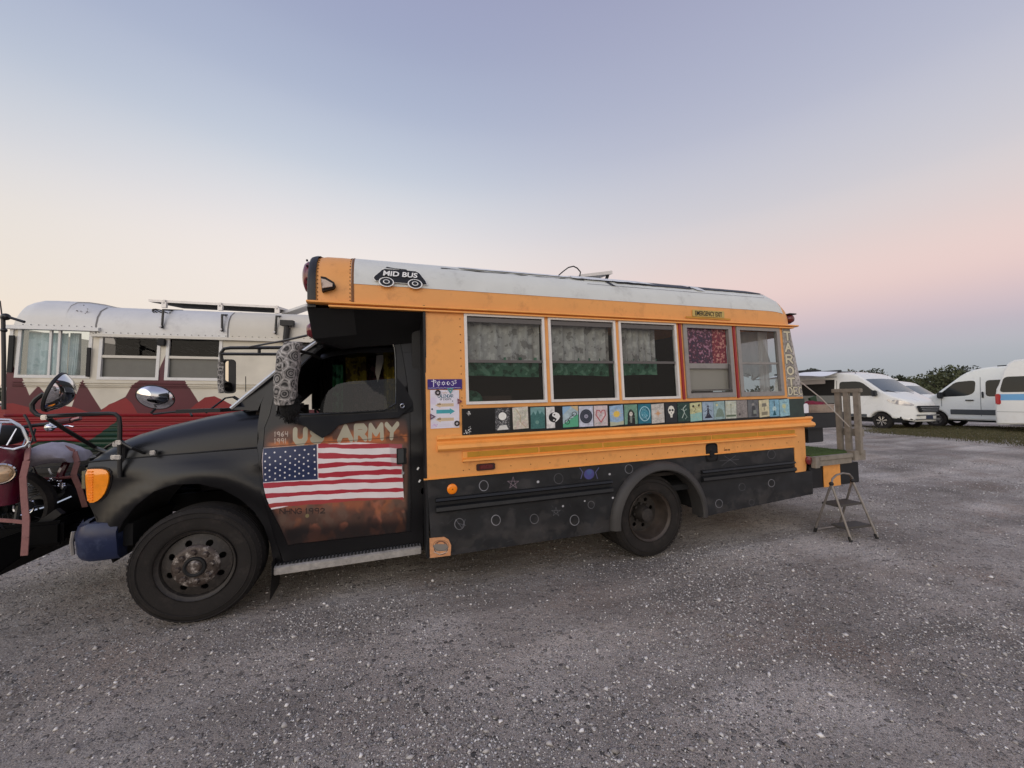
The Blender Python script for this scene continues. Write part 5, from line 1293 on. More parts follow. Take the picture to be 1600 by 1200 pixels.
# turn signal lamp at the corner of the nose
sig = CP(smooth_poly([(136, 733), (150, 732), (166, 732.5), (173, 740), (171, 757), (164, 774), (152, 784), (140, 785), (137, 765)], 1))
panel('signal_bezel', grow(sig, .012), lambda x, z: S_cab(x, z) - .004, M_SEAM, bus, step=.05, thick=.01)
lamp = panel('turn_signal', sig, lambda x, z: S_cab(x, z) - .016, M_AMBER, bus, step=.03, thick=.014)
for k in range(12):
    y_ = 736.5 + k * 4; a_ = CB(140, y_); b_ = CB(148, y_)
    m = MB(); m.bar((a_[0], S_cab(*a_) - .018, a_[1]), (b_[0], S_cab(*b_) - .018, b_[1]), .006, .008); m.build('lens_rib', M_AMBER2, lamp)
hl = CP([(124, 738), (136, 737), (136.5, 760), (128, 757)])
m = MB(); xm = CB(137, 748); m.box((xm[0] - .022, S_cab(*xm) + .17, xm[1] - .01), (.06, .30, .15)); m.build('headlight', mat('yellowed_headlight', lin(120, 112, 84), .25, coat=.5, var=.2, vscale=20), bus, bevel=.02)

# windshield, pillars, cab roof
wb = [BUS.at(358, 637, .33), BUS.at(515, 521, .36)]
S = []
for t in np.linspace(0, 1, 7):
    px_, py_ = 366 + (508 - 366) * t, 634 + (521 - 634) * t
    e_ = BUS.at(px_, py_, .33 + .05 * t); row = []
    for k in range(11):
        y = e_.y + (2.44 - 2 * e_.y) * k / 10; row.append(Vector((e_.x - (.20 - .06 * t) * math.sin(math.pi * k / 10) ** .8, y, e_.z)))
    S.append(row)
m = MB(); m.loft(S); m.build('windshield', M_WINDSHIELD, bus, smooth=True); S_WIND = S
M_SKYGLINT = mat('windshield_sky_glint', lin(206, 206, 202), .25, metal=.5)  # bright strip imitates the sky reflected in the windshield edge
tr = [BUS.at(x, y, .300) for x, y in ((361, 638), (385, 618), (430, 581), (470, 551), (514, 521))]
m = MB(); m.tube(tr, .013, 6); m.build('sky_glint_strip', M_SKYGLINT, bus, smooth=True)
apil = CP([(372, 637), (401, 640), (408, 628), (425, 590), (455, 556), (490, 532), (517, 519), (512, 519), (470, 547), (428, 580), (392, 612)])
panel('a_pillar', [CB(*p) for p in ((364, 640), (402, 642), (407, 630), (426, 592), (457, 557), (492, 533), (520, 519), (508, 519.5), (468, 549), (428, 581), (392, 611))], lambda x, z: S_cab(x, z) + .004, M_BLACKDOOR, bus, step=.05, thick=.02)
m = MB(); q0_, q1_, q2_ = CB(404, 641), CB(384, 643), CB(366, 641); m.tube([Vector((p[0], S_cab(*p) - .001, p[1])) for p in (q0_, q1_)], .004, 6); m.build('cowl_seam', M_SEAM, bus)
m = MB(); S = []
for (x, dz) in ((CB(512, 520)[0] - .05, -.03), (CB(520, 519)[0], 0.0), (CB(560, 517)[0], .03), (CB(640, 516)[0], .04), (.30, .04)):
    z_ = 1.86 + dz; y_ = .30; S.append([Vector((x, .315, z_ - .055)), Vector((x, .345, z_ - .015)), Vector((x, .43, z_ + .02)), Vector((x, .7, z_ + .045)), Vector((x, 1.22, z_ + .055)), Vector((x, 1.74, z_ + .045)), Vector((x, 2.01, z_ + .02)), Vector((x, 2.12, z_ - .05))])
m.loft(S); m.build('cab_roof', M_BLACKDOOR, bus, smooth=True, angle=60)
# cab far side, back and floor keep the inside dark
m = MB(); m.box((-.20, 2.22, 1.0), (1.0, .02, 1.2)); m.box((-1.5, 2.05, .85), (1.3, .02, .7)); m.box((-.2, 1.2, .45), (1.1, 1.9, .04)); m.box((-.86, 1.2, 1.03), (.06, 1.75, .80)); m.build('cab_shell', M_INTER, bus)
m = MB(); m.box((-.05, .75, .82), (.45, .45, .5)); m.box((.16, .75, 1.25), (.12, .45, .6)); m.build('driver_seat', mat('seat_cloth', lin(27, 23, 27), .9, var=.3), bus, bevel=.05)
m = MB(); m.lathe([(.19, 0), (.20, .01), (.21, 0), (.20, -.01)], (0, 0, 0), 'X', 28, closed=True); m.v = [tuple(Matrix.Rotation(R(-28), 3, 'Y') @ Vector(v) + Vector((-.46, .72, 1.22))) for v in m.v]; m.bar((-.46, .72, 1.22), (-.75, .72, 1.1), .04, .04); m.build('steering_wheel', M_RUBBER, bus, smooth=True)
M_YEL = printed_cloth('yellow_hanging_cloth', lin(150, 130, 50), lin(110, 100, 40), lin(70, 60, 40), 12)
M_GRN = printed_cloth('green_hanging_cloth', lin(40, 96, 60), lin(60, 110, 84), lin(26, 60, 44), 12)
M_ROSE = printed_cloth('rose_hanging_cloth', lin(60, 30, 40), lin(38, 24, 30), lin(84, 60, 66), 14)
m = MB(); m.loft([[v + Vector((.07, 0, -.03)) for v in row_] for row_ in S_WIND]); m.build('windshield_curtain', mat('dark_windshield_curtain', lin(30, 28, 34), .9), bus, smooth=True)
m = MB(); m.box((-.2, 2.08, 1.68), (1.2, .02, .62)); m.build('window_curtain', mat('dark_window_curtain', lin(26, 24, 26), .9), bus)
M_BLKCLOTH0 = mat('dark_hanging_cloth', lin(30, 26, 28), .9)
def hang(name, px0, px1, py0, py1, Y, material, f_=2, seed=0):
    a = BUS.at(px0, py1, Y); b = BUS.at(px1, py0, Y); return cloth(name, a.x, b.x, a.z, b.z, Y, material, bus, folds=f_, depth=.02, nx=16, seed=seed)
hang('hanging_cloth', 540, 572, 535, 600, .95, M_YEL, 2, 51); hang('hanging_cloth', 600, 622, 545, 650, .80, M_YEL, 2, 52); hang('hanging_cloth', 520, 536, 570, 650, .9, M_GRN, 2, 53)
hang('hanging_cloth', 552, 602, 560, 700, 1.05, M_ROSE, 3, 54); hang('hanging_cloth', 500, 522, 560, 650, 1.3, M_BLKCLOTH0, 3, 55)
q = BUS.at(594, 575, .98); m = MB(); a_, b_, c_ = BUS.at(588, 555, .98), BUS.at(604, 548, .98), BUS.at(590, 598, .98); m.add([a_, b_, c_, c_ + Vector((-.02, 0, .1))], [(0, 1, 2, 3)]); m.build('pale_cloth', mat('pale_cloth', lin(226, 220, 210), .9, emit=None), bus)
# running board with treads
a_, b_ = BUS.at(428, 889, .16), BUS.at(658, 861, .16); zt = (a_.z + b_.z) / 2
M_TREAD = mat('tread_plate', lin(176, 172, 166), .45, metal=.4, var=.25, vscale=30, dirt=lin(80, 76, 72), dirt_amt=.5, dscale=20)
m = MB(); m.prism([(.15, zt - .03), (.15, zt + .018), (.165, zt + .026), (.38, zt + .030), (.38, zt - .03)], a_.x, b_.x, 'X'); rb = m.build('running_board', M_TREAD, bus, bevel=.003)
m = MB(); x = a_.x + .02
while x < b_.x - .01: m.box((x, .27, zt + .032), (.010, .20, .010)); x += .024
m.build('tread_ribs', M_RUBBER, rb, kind='stuff')
m = MB(); m.box(((a_.x + b_.x) / 2, .36, zt + .10), (b_.x - a_.x, .03, .17)); m.build('rocker', M_SEAM, bus)

# navy bumper with wrapped end
P1 = BUS.at(107, 850, .22)
bx0 = BUS.at(108, 850, .16).x; bx1 = BUS.at(178, 850, .16).x; 
S = []
def bsec(x, y, zt_, zb_, d): return [Vector((x, y + d, zt_)), Vector((x, y + .03, zt_)), Vector((x, y, zt_ - .05)), Vector((x, y + .01, (zt_ + zb_) / 2)), Vector((x, y + .02, zb_ + .03)), Vector((x, y + .05, zb_)), Vector((x, y + d, zb_))]
z_t = BUS.at(160, 822, .16).z; z_b = BUS.at(160, 880, .16).z
bx = [(bx1, .175, z_t, z_b + .0), (bx1 + (bx0 - bx1) * .35, .165, z_t + .01, z_b), (bx1 + (bx0 - bx1) * .7, .172, z_t + .01, z_b), (bx0 + .01, .200, z_t - .012, z_b + .005), (bx0 - .04, .27, z_t - .02, z_b + .01), (bx0 - .07, .42, z_t - .01, z_b + .01)]
S = [bsec(x, y, a, b, .12) for x, y, a, b in bx]
m = MB(); m.loft(S, cap=True)
zt2, zb2 = z_t - .0, z_b + .01
m.loft([[Vector((bx0 - .07, .40, zt2)), Vector((bx0 - .10, .40, zt2 - .05)), Vector((bx0 - .10, .40, zb2 + .04)), Vector((bx0 - .06, .40, zb2))], [Vector((bx0 - .10, 1.22, zt2)), Vector((bx0 - .14, 1.22, zt2 - .05)), Vector((bx0 - .14, 1.22, zb2 + .04)), Vector((bx0 - .09, 1.22, zb2))], [Vector((bx0 - .07, 2.05, zt2)), Vector((bx0 - .10, 2.05, zt2 - .05)), Vector((bx0 - .10, 2.05, zb2 + .04)), Vector((bx0 - .06, 2.05, zb2))]], cap=True)
m.build('bumper', M_NAVY, bus, smooth=True, angle=40)
m = MB(); m.tube([Vector((bx0 - .062, .30, z_t - .05)), Vector((bx0 - .070, .30, (z_t + z_b) / 2)), Vector((bx0 - .062, .30, z_b + .03))], .010, 6); m.build('bumper_edge', M_GREYALU, bus, smooth=True)
m = MB(); m.box((bx1 - .06, .5, (z_t + z_b) / 2 + .02), (.22, .5, .14)); m.build('bumper_bracket', M_DARK, bus)

# ---- mirrors
# near side rear-view mirror wrapped in a patterned cloth
MY = -.25
def M_(px, py, Y=MY): return BUS.at(px, py, Y)
ptop, pbot = M_(450, 534), M_(448, 630)
mx0, mx1 = M_(430, 590).x, M_(467, 590).x; W = mx1 - mx0; cx = (mx0 + mx1) / 2
def bandana():
    m = bpy.data.materials.new('bandana_cloth'); m.use_nodes = True; nt = m.node_tree; b = nt.nodes['Principled BSDF']
    tc = nt.nodes.new('ShaderNodeTexCoord'); v = nt.nodes.new('ShaderNodeTexVoronoi'); v.feature = 'DISTANCE_TO_EDGE'; v.inputs['Scale'].default_value = 17
    nt.links.new(tc.outputs['Object'], v.inputs['Vector'])
    v2 = nt.nodes.new('ShaderNodeTexVoronoi'); v2.inputs['Scale'].default_value = 17; nt.links.new(tc.outputs['Object'], v2.inputs['Vector'])
    mm = nt.nodes.new('ShaderNodeMath'); mm.operation = 'PINGPONG'; mm.inputs[1].default_value = .11; nt.links.new(v2.outputs['Distance'], mm.inputs[0])
    r = nt.nodes.new('ShaderNodeValToRGB'); e = r.color_ramp.elements; e[0].position = .02; e[0].color = lin(184, 180, 175); e[1].position = .12; e[1].color = lin(50, 49, 48)
    nt.links.new(v.outputs['Distance'], r.inputs[0])
    r2 = nt.nodes.new('ShaderNodeValToRGB'); e = r2.color_ramp.elements; e[0].position = .03; e[0].color = (0, 0, 0, 1); e[1].position = .09; e[1].color = (1, 1, 1, 1)
    nt.links.new(mm.outputs[0], r2.inputs[0])
    mx = nt.nodes.new('ShaderNodeMix'); mx.data_type = 'RGBA'; nt.links.new(r2.outputs[0], mx.inputs['Factor']); nt.links.new(r.outputs[0], mx.inputs['A']); mx.inputs['B'].default_value = lin(140, 136, 132)
    n = nt.nodes.new('ShaderNodeTexNoise'); n.inputs['Scale'].default_value = 60; nt.links.new(tc.outputs['Object'], n.inputs['Vector'])
    m3_ = nt.nodes.new('ShaderNodeMix'); m3_.data_type = 'RGBA'; m3_.blend_type = 'OVERLAY'; m3_.inputs['Factor'].default_value = .6; nt.links.new(mx.outputs['Result'], m3_.inputs['A']); nt.links.new(n.outputs[0], m3_.inputs['B'])
    nt.links.new(m3_.outputs['Result'], b.inputs['Base Color']); b.inputs['Roughness'].default_value = .85
    bp = nt.nodes.new('ShaderNodeBump'); bp.inputs['Strength'].default_value = .6; bp.inputs['Distance'].default_value = .01; nt.links.new(n.outputs[0], bp.inputs['Height']); nt.links.new(bp.outputs[0], b.inputs['Normal'])
    return m
M_BAND = bandana(); M_FUZZ = mat('black_fuzzy_cloth', lin(14, 14, 14), .95, bump=1.0, bscale=120)
S = []
for k in range(13):
    t = k / 12; z = pbot.z + (ptop.z - pbot.z) * t
    w = W / 2 * (1.0 - .28 * max(0, t - .72) / .28 - .10 * (1 - t)); off = .035 * (t - .5) * (1 if t > .5 else .6) + (.02 if t > .85 else 0)
    d = .09 * (1 - .25 * abs(2 * t - 1) ** 3)
    row = []
    for j in range(20):
        a = 2 * math.pi * j / 20; rr = 1 + .05 * math.sin(3 * a + k * .9) + .03 * math.sin(7 * a - k)
        ca, sa = math.cos(a), math.sin(a); sq = lambda v: math.copysign(abs(v) ** .65, v)
        row.append(Vector((cx + off + w * sq(ca) * rr, MY + d * sq(sa) * rr, z + .012 * math.sin(a))))
    S.append(row)
m = MB(); m.loft(S, close_u=True, cap=True); mir = m.build('side_mirror', M_BAND, bus, smooth=True, angle=60)
m = MB(); q = M_(452, 640); m.ball((q.x, MY + .02, q.z + .02), .075, 16, 12, (.8, .9, 1.1)); 
for _ in range(260):
    a, b_ = random.uniform(0, 6.28), random.uniform(-1.4, 1.4); d_ = Vector((math.cos(a) * math.cos(b_) * .062, math.sin(a) * math.cos(b_) * .07, math.sin(b_) * .085)); p = Vector((q.x, MY + .02, q.z + .02)) + d_; m.tube([p, p + d_ * .25 + Vector((random.uniform(-.01, .01), 0, random.uniform(-.01, .01)))], .0022, 3, False)
m.build('cloth_gather', M_FUZZ, mir)
m = MB(); m.tube([M_(467, 548), BUS.at(486, 553, .15), BUS.at(500, 560, .33)], .011, 8); m.tube([BUS.at(452, 648, -.1), BUS.at(449, 655, .15), BUS.at(447, 656, .24)], .014, 8); m.build('mirror_arm', M_TUBEBLK, bus, smooth=True)
# black cloth knotted under the mirror with ring grommets
def cloth_flap(name, pts, d0, material, seed=1):
    return panel(name, CP(pts), lambda x, z: S_cab(x, z) - d0 - .012 * math.sin(x * 22 + z * 9) , material, bus, step=.05, thick=.003)
M_BLKCLOTH = mat('black_cloth', lin(22, 23, 26), .85, var=.25, vscale=9)
cloth_flap('window_cloth', [(452, 640), (470, 652), (500, 650), (540, 648), (620, 643), (645, 633), (622, 652), (560, 657), (530, 664), (517, 677), (505, 684), (492, 676), (478, 666), (462, 660)], .03, M_BLKCLOTH)
cloth_flap('window_cloth', [(620, 590), (632, 604), (645, 628), (646, 642), (632, 646), (621, 646)], .02, M_BLKCLOTH)
for p in ((464, 658), (628.5, 634)):
    q = CB(*p); m = MB(); m.lathe([(.010, -.004), (.014, -.007), (.019, -.004), (.019, 0), (.010, 0)], (q[0], S_cab(*q) - .046, q[1]), 'Y', 20, closed=True); m.build('grommet', M_RUBBER if p[0] < 500 else M_CHROMED, bus, smooth=True)
# far side mirror on its double arm
FY = 2.55
a_ = BUS.at(341, 562, FY); b_ = BUS.at(367, 614, FY); mcx, mcz = (a_.x + b_.x) / 2, (a_.z + b_.z) / 2
S = []
for k in range(9):
    t = k / 8; z = b_.z + (a_.z - b_.z) * t; w = (b_.x - a_.x) / 2 * (1 - .16 * abs(2 * t - 1) ** 4); S.append([Vector((mcx + w * math.copysign(abs(math.cos(2 * math.pi * j / 16)) ** .5, math.cos(2 * math.pi * j / 16)) * (1), FY + .06 * math.copysign(abs(math.sin(2 * math.pi * j / 16)) ** .6, math.sin(2 * math.pi * j / 16)), z)) for j in range(16)])
m = MB(); m.loft(S, close_u=True, cap=True); fm_ = m.build('side_mirror', M_BAND, bus, smooth=True)
g0, g1 = BUS.at(352.5, 564, FY - .07), BUS.at(365, 612, FY - .07)
MG = mat('mirror_glass', (.40, .36, .30), .10, metal=1)
panel('mirror_glass', rrect(g0.x, g1.x, g1.z + (g0.z - g1.z) * .33, g0.z, .03), lambda x, z: FY - .075 + (x - g0.x) * .10, MG, fm_, step=.3, thick=.006, smooth=False)
panel('mirror_glass', rrect(g0.x, g1.x, g1.z, g1.z + (g0.z - g1.z) * .30, .03), lambda x, z: FY - .085 - (z - g1.z) * .35, MG, fm_, step=.05, thick=.006)
panel('mirror_bezel', rrect(g0.x - .02, g1.x + .02, g1.z - .02, g0.z + .02, .04), FY - .072, M_RUBBER, fm_, step=.3, thick=.02, smooth=False)
m = MB(); Yq = FY - .1
m.tube([BUS.at(347, 566, Yq), BUS.at(345, 552, Yq), BUS.at(350, 545, Yq), BUS.at(360, 543.5, Yq), BUS.at(480, 543, Yq - .3)], .020, 8); m.tube([BUS.at(347, 553, Yq), BUS.at(440, 553.5, Yq - .2), BUS.at(480, 554, Yq - .3)], .018, 8); m.tube([BUS.at(405, 544, Yq - .1), BUS.at(405, 553, Yq - .1)], .018, 8)
m.tube([BUS.at(385, 543, Yq), BUS.at(440, 533, 1.6), BUS.at(489, 522, .9)], .011, 6); m.build('mirror_arm', M_TUBEBLK, bus, smooth=True)
# wipers at the cowl
m = MB(); m.tube([BUS.at(322, 645, 1.1), BUS.at(352, 622, 1.3), BUS.at(366, 620, 1.3)], .008, 6); m.tube([BUS.at(365, 620, 1.3), BUS.at(373, 625, 1.3)], .014, 6); m.tube([BUS.at(384, 588, 1.5), BUS.at(384, 612, 1.5)], .004, 5); m.box(BUS.at(330, 641, 1.1), (.3, .5, .03)); m.build('wiper', M_RUBBER, bus, smooth=True)

# crossview mirrors and their tube brackets
YB = .20
T = lambda px, py, Y=YB: BUS.at(px, py, Y)
m = MB(); m.tube([T(187, 746), T(187, 700), T(187.5, 665), T(186, 652), T(180, 647), T(170, 646), T(120, 648), T(70, 650.5), T(58, 648), T(51, 641), T(50, 632), T(56, 624), T(68, 615)], .0125, 8); m.build('mirror_bracket', M_TUBEBLK, bus, smooth=True)
m = MB(); m.tube([T(70, 650), T(100, 670, .3), T(150, 700, .5), T(186, 714, .28)], .013, 8); m.tube([T(193, 746, .24), T(194, 700, .26), T(190, 690, .24)], .014, 8); m.tube([T(152, 712, .55), T(168, 698, .5), T(186, 688, .22)], .010, 8); m.tube([T(188, 690), T(206, 700, .18), T(225, 708, S_cab(-1.7, .95))], .009, 8); m.build('mirror_bracket', M_TUBEBLK, bus, smooth=True)
for p, Y in (((71, 652), YB), ((186.5, 691), YB), ((186, 714), YB), ((179, 714), .25), ((240, 707), .20), ((182, 694), .3)):
    q = BUS.at(*p, Y); m = MB(); m.box((q.x, q.y, q.z), (.030, .035, .030)); m.build('bracket_clamp', M_CHROMED, bus, bevel=.004)
def convex(name, c, r, nrm, parent, sx=1.0, roll=0.0):
    c = Vector(c); w = Vector(nrm).normalized(); q = w.to_track_quat('Z', 'Y').to_matrix() @ Matrix.Rotation(roll, 3, 'Z')
    m = MB(); prof = [(0.0001, .075), (.25 * r, .072), (.5 * r, .060), (.75 * r, .038), (.93 * r, .012), (r, 0)]; m.lathe([(a, b_ * r / .11) for a, b_ in prof], (0, 0, 0), 'Z', 32); m.v = [tuple(q @ Vector((v[0] * sx, v[1], v[2])) + c) for v in m.v]
    o = m.build(name, M_CHROME, parent, smooth=True)
    m = MB(); m.lathe([(r * 1.0, .004), (r * 1.035, 0), (r * 1.03, -.012), (r * .96, -.016), (r * .5, -.03), (.0001, -.034)], (0, 0, 0), 'Z', 32); m.v = [tuple(q @ Vector((v[0] * sx, v[1], v[2])) + c) for v in m.v]
    m.build('mirror_rim', M_RUBBER, o, smooth=True, angle=40); return o
c1 = T(88, 613, .12); convex('crossview_mirror', c1, .120, (.90, .28, -.30), bus)
c2 = BUS.at(239, 621, 2.1); convex('crossview_mirror', c2 + Vector((0, .05, 0)), .122, (.30, -.9, -.30), bus, 1.30, R(-28))
m = MB(); m.tube([c2 + Vector((0, .05, -.12)), BUS.at(236, 645, 2.1), BUS.at(240, 647, 2.1), BUS.at(295, 641, 2.1), BUS.at(300, 650, 2.0)], .012, 6); m.build('mirror_bracket', M_TUBEBLK, bus, smooth=True)

# ================================================================== rear deck and its furniture
M_WOOD = mat('weathered_grey_wood', lin(140, 132, 120), .85, var=.22, vscale=14, dirt=lin(96, 88, 78), dirt_amt=.6, dscale=10, bump=.3, bscale=60)
M_TURF = mat('artificial_turf', lin(70, 92, 40), .95, var=.35, vscale=60, bump=1, bscale=160)
D0, D1 = 4.42, 5.235
deck_z = BUS.at(1345, 713, .05).z
m = MB(); m.box(((4.40 + 5.22) / 2, 1.2, .492), (.82, 2.3, .235)); bumperbox = m.build('rear_bumper', M_BLACK, bus, bevel=.006)
a_, b_ = BUS.at(1286, 770, .045), BUS.at(1313, 740, .045)
m = MB(); m.box(((BUS.at(1287, 750, .045).x + BUS.at(1313, 750, .045).x) / 2, .044, .492), (BUS.at(1313, 750, .045).x - BUS.at(1287, 750, .045).x, .006, .236)); m.build('orange_band', M_ORANGE2, bus)
deck = empty('rear_deck', (0, 0, 0)); deck.parent = bus
zd = .625
for k in range(6):
    m = MB(); y = .02 + k * .30; m.box(((4.41 + 5.20) / 2, y + .14, zd + .085), (.79, .27, .03)); m.build('plank', M_WOOD, deck, bevel=.004)
x0, x1 = BUS.at(1277, 725, .0).x, BUS.at(1329, 722, .0).x
m = MB(); m.box(((x0 + x1) / 2, -.01, zd + .085), (x1 - x0, .045, .045)); m.build('plank', M_WOOD, deck, bevel=.004)
m = MB(); m.box(((x0 + x1) / 2, .0, zd + .03), (x1 - x0, .03, .062)); m.build('plank', M_WOOD, deck, bevel=.004)
m = MB(); m.box((4.435, .0, zd + .045), (.07, .05, .12)); m.build('post', M_WOOD, deck, bevel=.004)
m = MB(); m.box((5.13, .02, zd + .075), (.19, .09, .11)); m.build('plank', M_WOOD, deck, bevel=.004)
m = MB(); m.box((4.78, .9, zd + .108), (.70, 1.7, .016)); 
for _ in range(2600):
    x, y = random.uniform(4.43, 5.13), random.uniform(.05, .9); m.add([(x, y, zd + .115), (x + .004, y, zd + .115), (x + random.uniform(-.006, .01), y + random.uniform(-.006, .006), zd + .115 + random.uniform(.008, .02))], [(0, 1, 2)])
m.build('turf_mat', M_TURF, deck, fix=False)
ztop = BUS.at(1338, 612, .05).z; zb_ = zd + .09
rx = 5.14
yl = BUS.atx(1311, 650, 5.14).y; ym = BUS.atx(1324, 650, 5.13).y; yr = BUS.atx(1340, 650, 5.13).y
for yy, xx, w_ in ((yr, 5.13, .045), (ym, 5.13, .045), (yl, 5.14, .045)):
    m = MB(); m.box((xx, yy, (ztop + zb_) / 2), (w_, .055, ztop - zb_)); m.build('post', M_WOOD, deck, bevel=.004)
m = MB(); m.box((5.13, (yl + yr) / 2, ztop + .015), (.05, yl - yr + .10, .045)); m.build('rail', M_WOOD, deck, bevel=.004)
m = MB(); m.box((5.165, (yl + yr) / 2, zd + .33), (.025, yl - yr + .06, .085)); m.build('rail', M_WOOD, deck, bevel=.004)
m = MB(); m.tube([Vector((4.36, .12, 2.02 - .42)), Vector((4.7, .08, 1.36)), Vector((5.1, .05, 1.02))], .006, 5); m.build('guy_line', mat('pale_rope', lin(190, 184, 176), .8), bus)
# ================================================================== things resting on or hung on the bus
def local_thing(name, p, label, cat, group=None, frame=BUS):
    """an Empty at a point of a frame, axes as the frame"""
    o = bpy.data.objects.new(name, None); col.objects.link(o)
    m = frame.matrix(); m.translation = frame.world(p); o.matrix_world = m; o.empty_display_size = .1
    return tag(o, label, cat, group)
def shift(mb, p):
    mb.v = [(v[0] - p[0], v[1] - p[1], v[2] - p[2]) for v in mb.v]; return mb
def place(o, frame, p=(0, 0, 0)):
    m = frame.matrix(); m.translation = frame.world(p); o.matrix_world = m; return o

# black counter on the deck with a basket
ty = .62
ta = BUS.at(1268, 650, ty); tb = BUS.at(1329, 650, ty); tz = BUS.at(1300, 645, ty).z; tz2 = BUS.at(1300, 668, ty).z
base = Vector(((ta.x + tb.x) / 2, ty + .25, zd + .12))
t = local_thing('side_table', base, 'black covered table standing on the rear deck of the bus', 'table')
M_TBL = mat('black_table_cover', lin(32, 34, 36), .5, var=.3, vscale=6)
m = MB(); m.box(((ta.x + tb.x) / 2 - .05, ty + .25, (tz + tz2) / 2), (tb.x - ta.x + .10, .5, tz - tz2)); shift(m, base).build('tabletop', M_TBL, t, bevel=.012)
l0 = BUS.at(1268, 700, ty + .1); l1 = BUS.at(1288, 700, ty + .1)
m = MB(); m.box(((l0.x + l1.x) / 2 - .03, ty + .3, (tz2 + base.z) / 2), (l1.x - l0.x + .06, .40, tz2 - base.z)); shift(m, base).build('leg', M_TBL, t, bevel=.01)
c_ = BUS.at(1280, 642, ty + .16); c_ = Vector((c_.x, ty + .2, tz))
bk = local_thing('basket', c_, 'pale round woven basket holding a red cloth on the black table', 'basket')
br = (BUS.at(1299, 635, ty + .2).x - BUS.at(1263, 635, ty + .2).x) / 2 * .98; bh = BUS.at(1280, 632, ty + .1).z - tz
M_WICK = mat('woven_cane', lin(178, 160, 144), .8, var=.2, vscale=30)
m = MB()
for k in range(7): m.lathe([(br - .006, 0), (br, -.004), (br + .006, 0), (br, .006)], (0, 0, bh * (k + .5) / 7), 'Z', 36, closed=True)
m.lathe([(.001, .01), (br - .005, .01), (br - .002, bh)], (0, 0, 0), 'Z', 36); m.v = [(x * 1.0, y * .8, z) for x, y, z in m.v]; m.build('basket_wall', M_WICK, bk, smooth=True, angle=80)
m = MB(); m.ball((-br * .5, 0, bh * 1.0), br * .42, 12, 8, (1.1, .8, .45)); m.ball((-.02, -.02, bh * .98), br * .5, 12, 8, (1, .8, .3)); m.v = [(x + .012 * math.sin(z * 90 + y * 50), y, z + .014 * math.sin(x * 60 + y * 40)) for x, y, z in m.v]; m.build('cloth', mat('maroon_cloth', lin(128, 34, 56), .9, var=.4, vscale=20, dirt=lin(110, 76, 60), dirt_amt=.9, dscale=12), bk, smooth=True, angle=80)
m = MB(); m.ball((br * .45, 0, bh * .95), br * .38, 12, 8, (1, .8, .4)); m.v = [(x, y, z + .014 * math.sin(x * 70 + y * 60)) for x, y, z in m.v]; m.build('cloth', mat('brown_cloth', lin(120, 92, 76), .9, var=.3, vscale=20), bk, smooth=True, angle=80)
m = MB(); q = Vector((.02, .05, bh + .05)); m.box(q, (.13, .03, .11), Matrix.Rotation(R(-14), 3, 'Y')); o = m.build('green_box', mat('green_card_box', lin(38, 66, 40), .6, var=.2, vscale=9), bk, bevel=.004)
# white tag at the end of the card board
q = BUS.at(1259, 638, -.016)
m = MB(); m.prism([(-.034, -.05), (.034, -.05), (.036, .035), (.016, .052), (-.016, .052), (-.036, .04)], -.0008, .0008, 'Y'); o = m.build('price_tag', mat('white_card', lin(232, 232, 238), .7)); place(o, BUS, (4.315, -.014, q.z)); tag(o, 'small white paper tag at the rear end of the row of painted cards', 'tag')

# flyer, bumper sticker and magnets on the orange panel
def sheet(name, P, y, art, material, label, cat, th=.0012):
    o = panel(name, P, y, material, None, step=.5, thick=th, art=art, smooth=False)
    place(o, BUS); return tag(o, label, cat)
fy = -.006
fc = BUS.at(694, 640, fy)
F0, F1 = BUS.at(672.5, 640, fy).x, BUS.at(718, 640, fy).x
Z0, Z1 = BUS.at(695, 669, fy).z, BUS.at(695, 609, fy).z
fw_, fh_ = F1 - F0, Z1 - Z0
A = Art(420, 560, 0, 1, 0, 1.33, bg=(226, 222, 232))
A.blotch(4, .025, 71)
for cx, cy in ((.06, .1), (.94, .75), (.1, .95)): A.disc((cx, cy), .12, (206, 186, 220), .35, soft=40)
A.text('CALENDAR', (.26, 1.06), .10, .055, .012, 7, (40, 92, 112), up_=(0, 1)); A.text('OF EVENTS', (.33, .97), .06, .034, .012, 4.5, (50, 70, 80), up_=(0, 1))
A.line([(.42, 1.24), (.47, 1.22), (.52, 1.25), (.58, 1.22)], 9, (190, 160, 130), .8); A.line([(.42, 1.20), (.58, 1.20)], 5, (170, 140, 120), .7)
def arrow(y, c, h, d=1):
    P = [(.20, y - h), (.66, y - h), (.66, y - h * 1.7), (.84, y), (.66, y + h * 1.7), (.66, y + h), (.20, y + h)]
    if d < 0: P = [(1.0 - x, yy) for x, yy in P]
    A.poly(P, c)
arrow(.80, (216, 192, 158), .055, -1); arrow(.575, (70, 166, 176), .065); arrow(.30, (216, 192, 158), .055, -1)
for y, t_ in ((.81, 'SUN'), (.30, 'MON')):
    A.text(t_, (.24, y), .045, .03, .010, 5, (90, 70, 56), up_=(0, 1)); 
for y in (.835, .81, .785, .60, .575, .55, .335, .31, .285):
    x = .40
    while x < .76: L = random.uniform(.02, .06); A.line([(x, y), (x + L, y)], 2.2, (70, 80, 84), .6); x += L + .015
for y in (.14, .105, .07):
    x = .3
    while x < .66: L = random.uniform(.02, .06); A.line([(x, y), (x + L, y)], 2.2, (90, 90, 120), .6); x += L + .015
A.line([(.06, .08), (.12, .16), (.18, .06), (.24, .15), (.12, .12), (.22, .08)], 4, (190, 130, 200), .8); A.disc((.06, .67), .03, (50, 60, 66)); A.disc((.76, .93), .018, (60, 70, 76))
A.a0, A.a1, A.b0, A.b1 = F0, F1, Z0, Z1
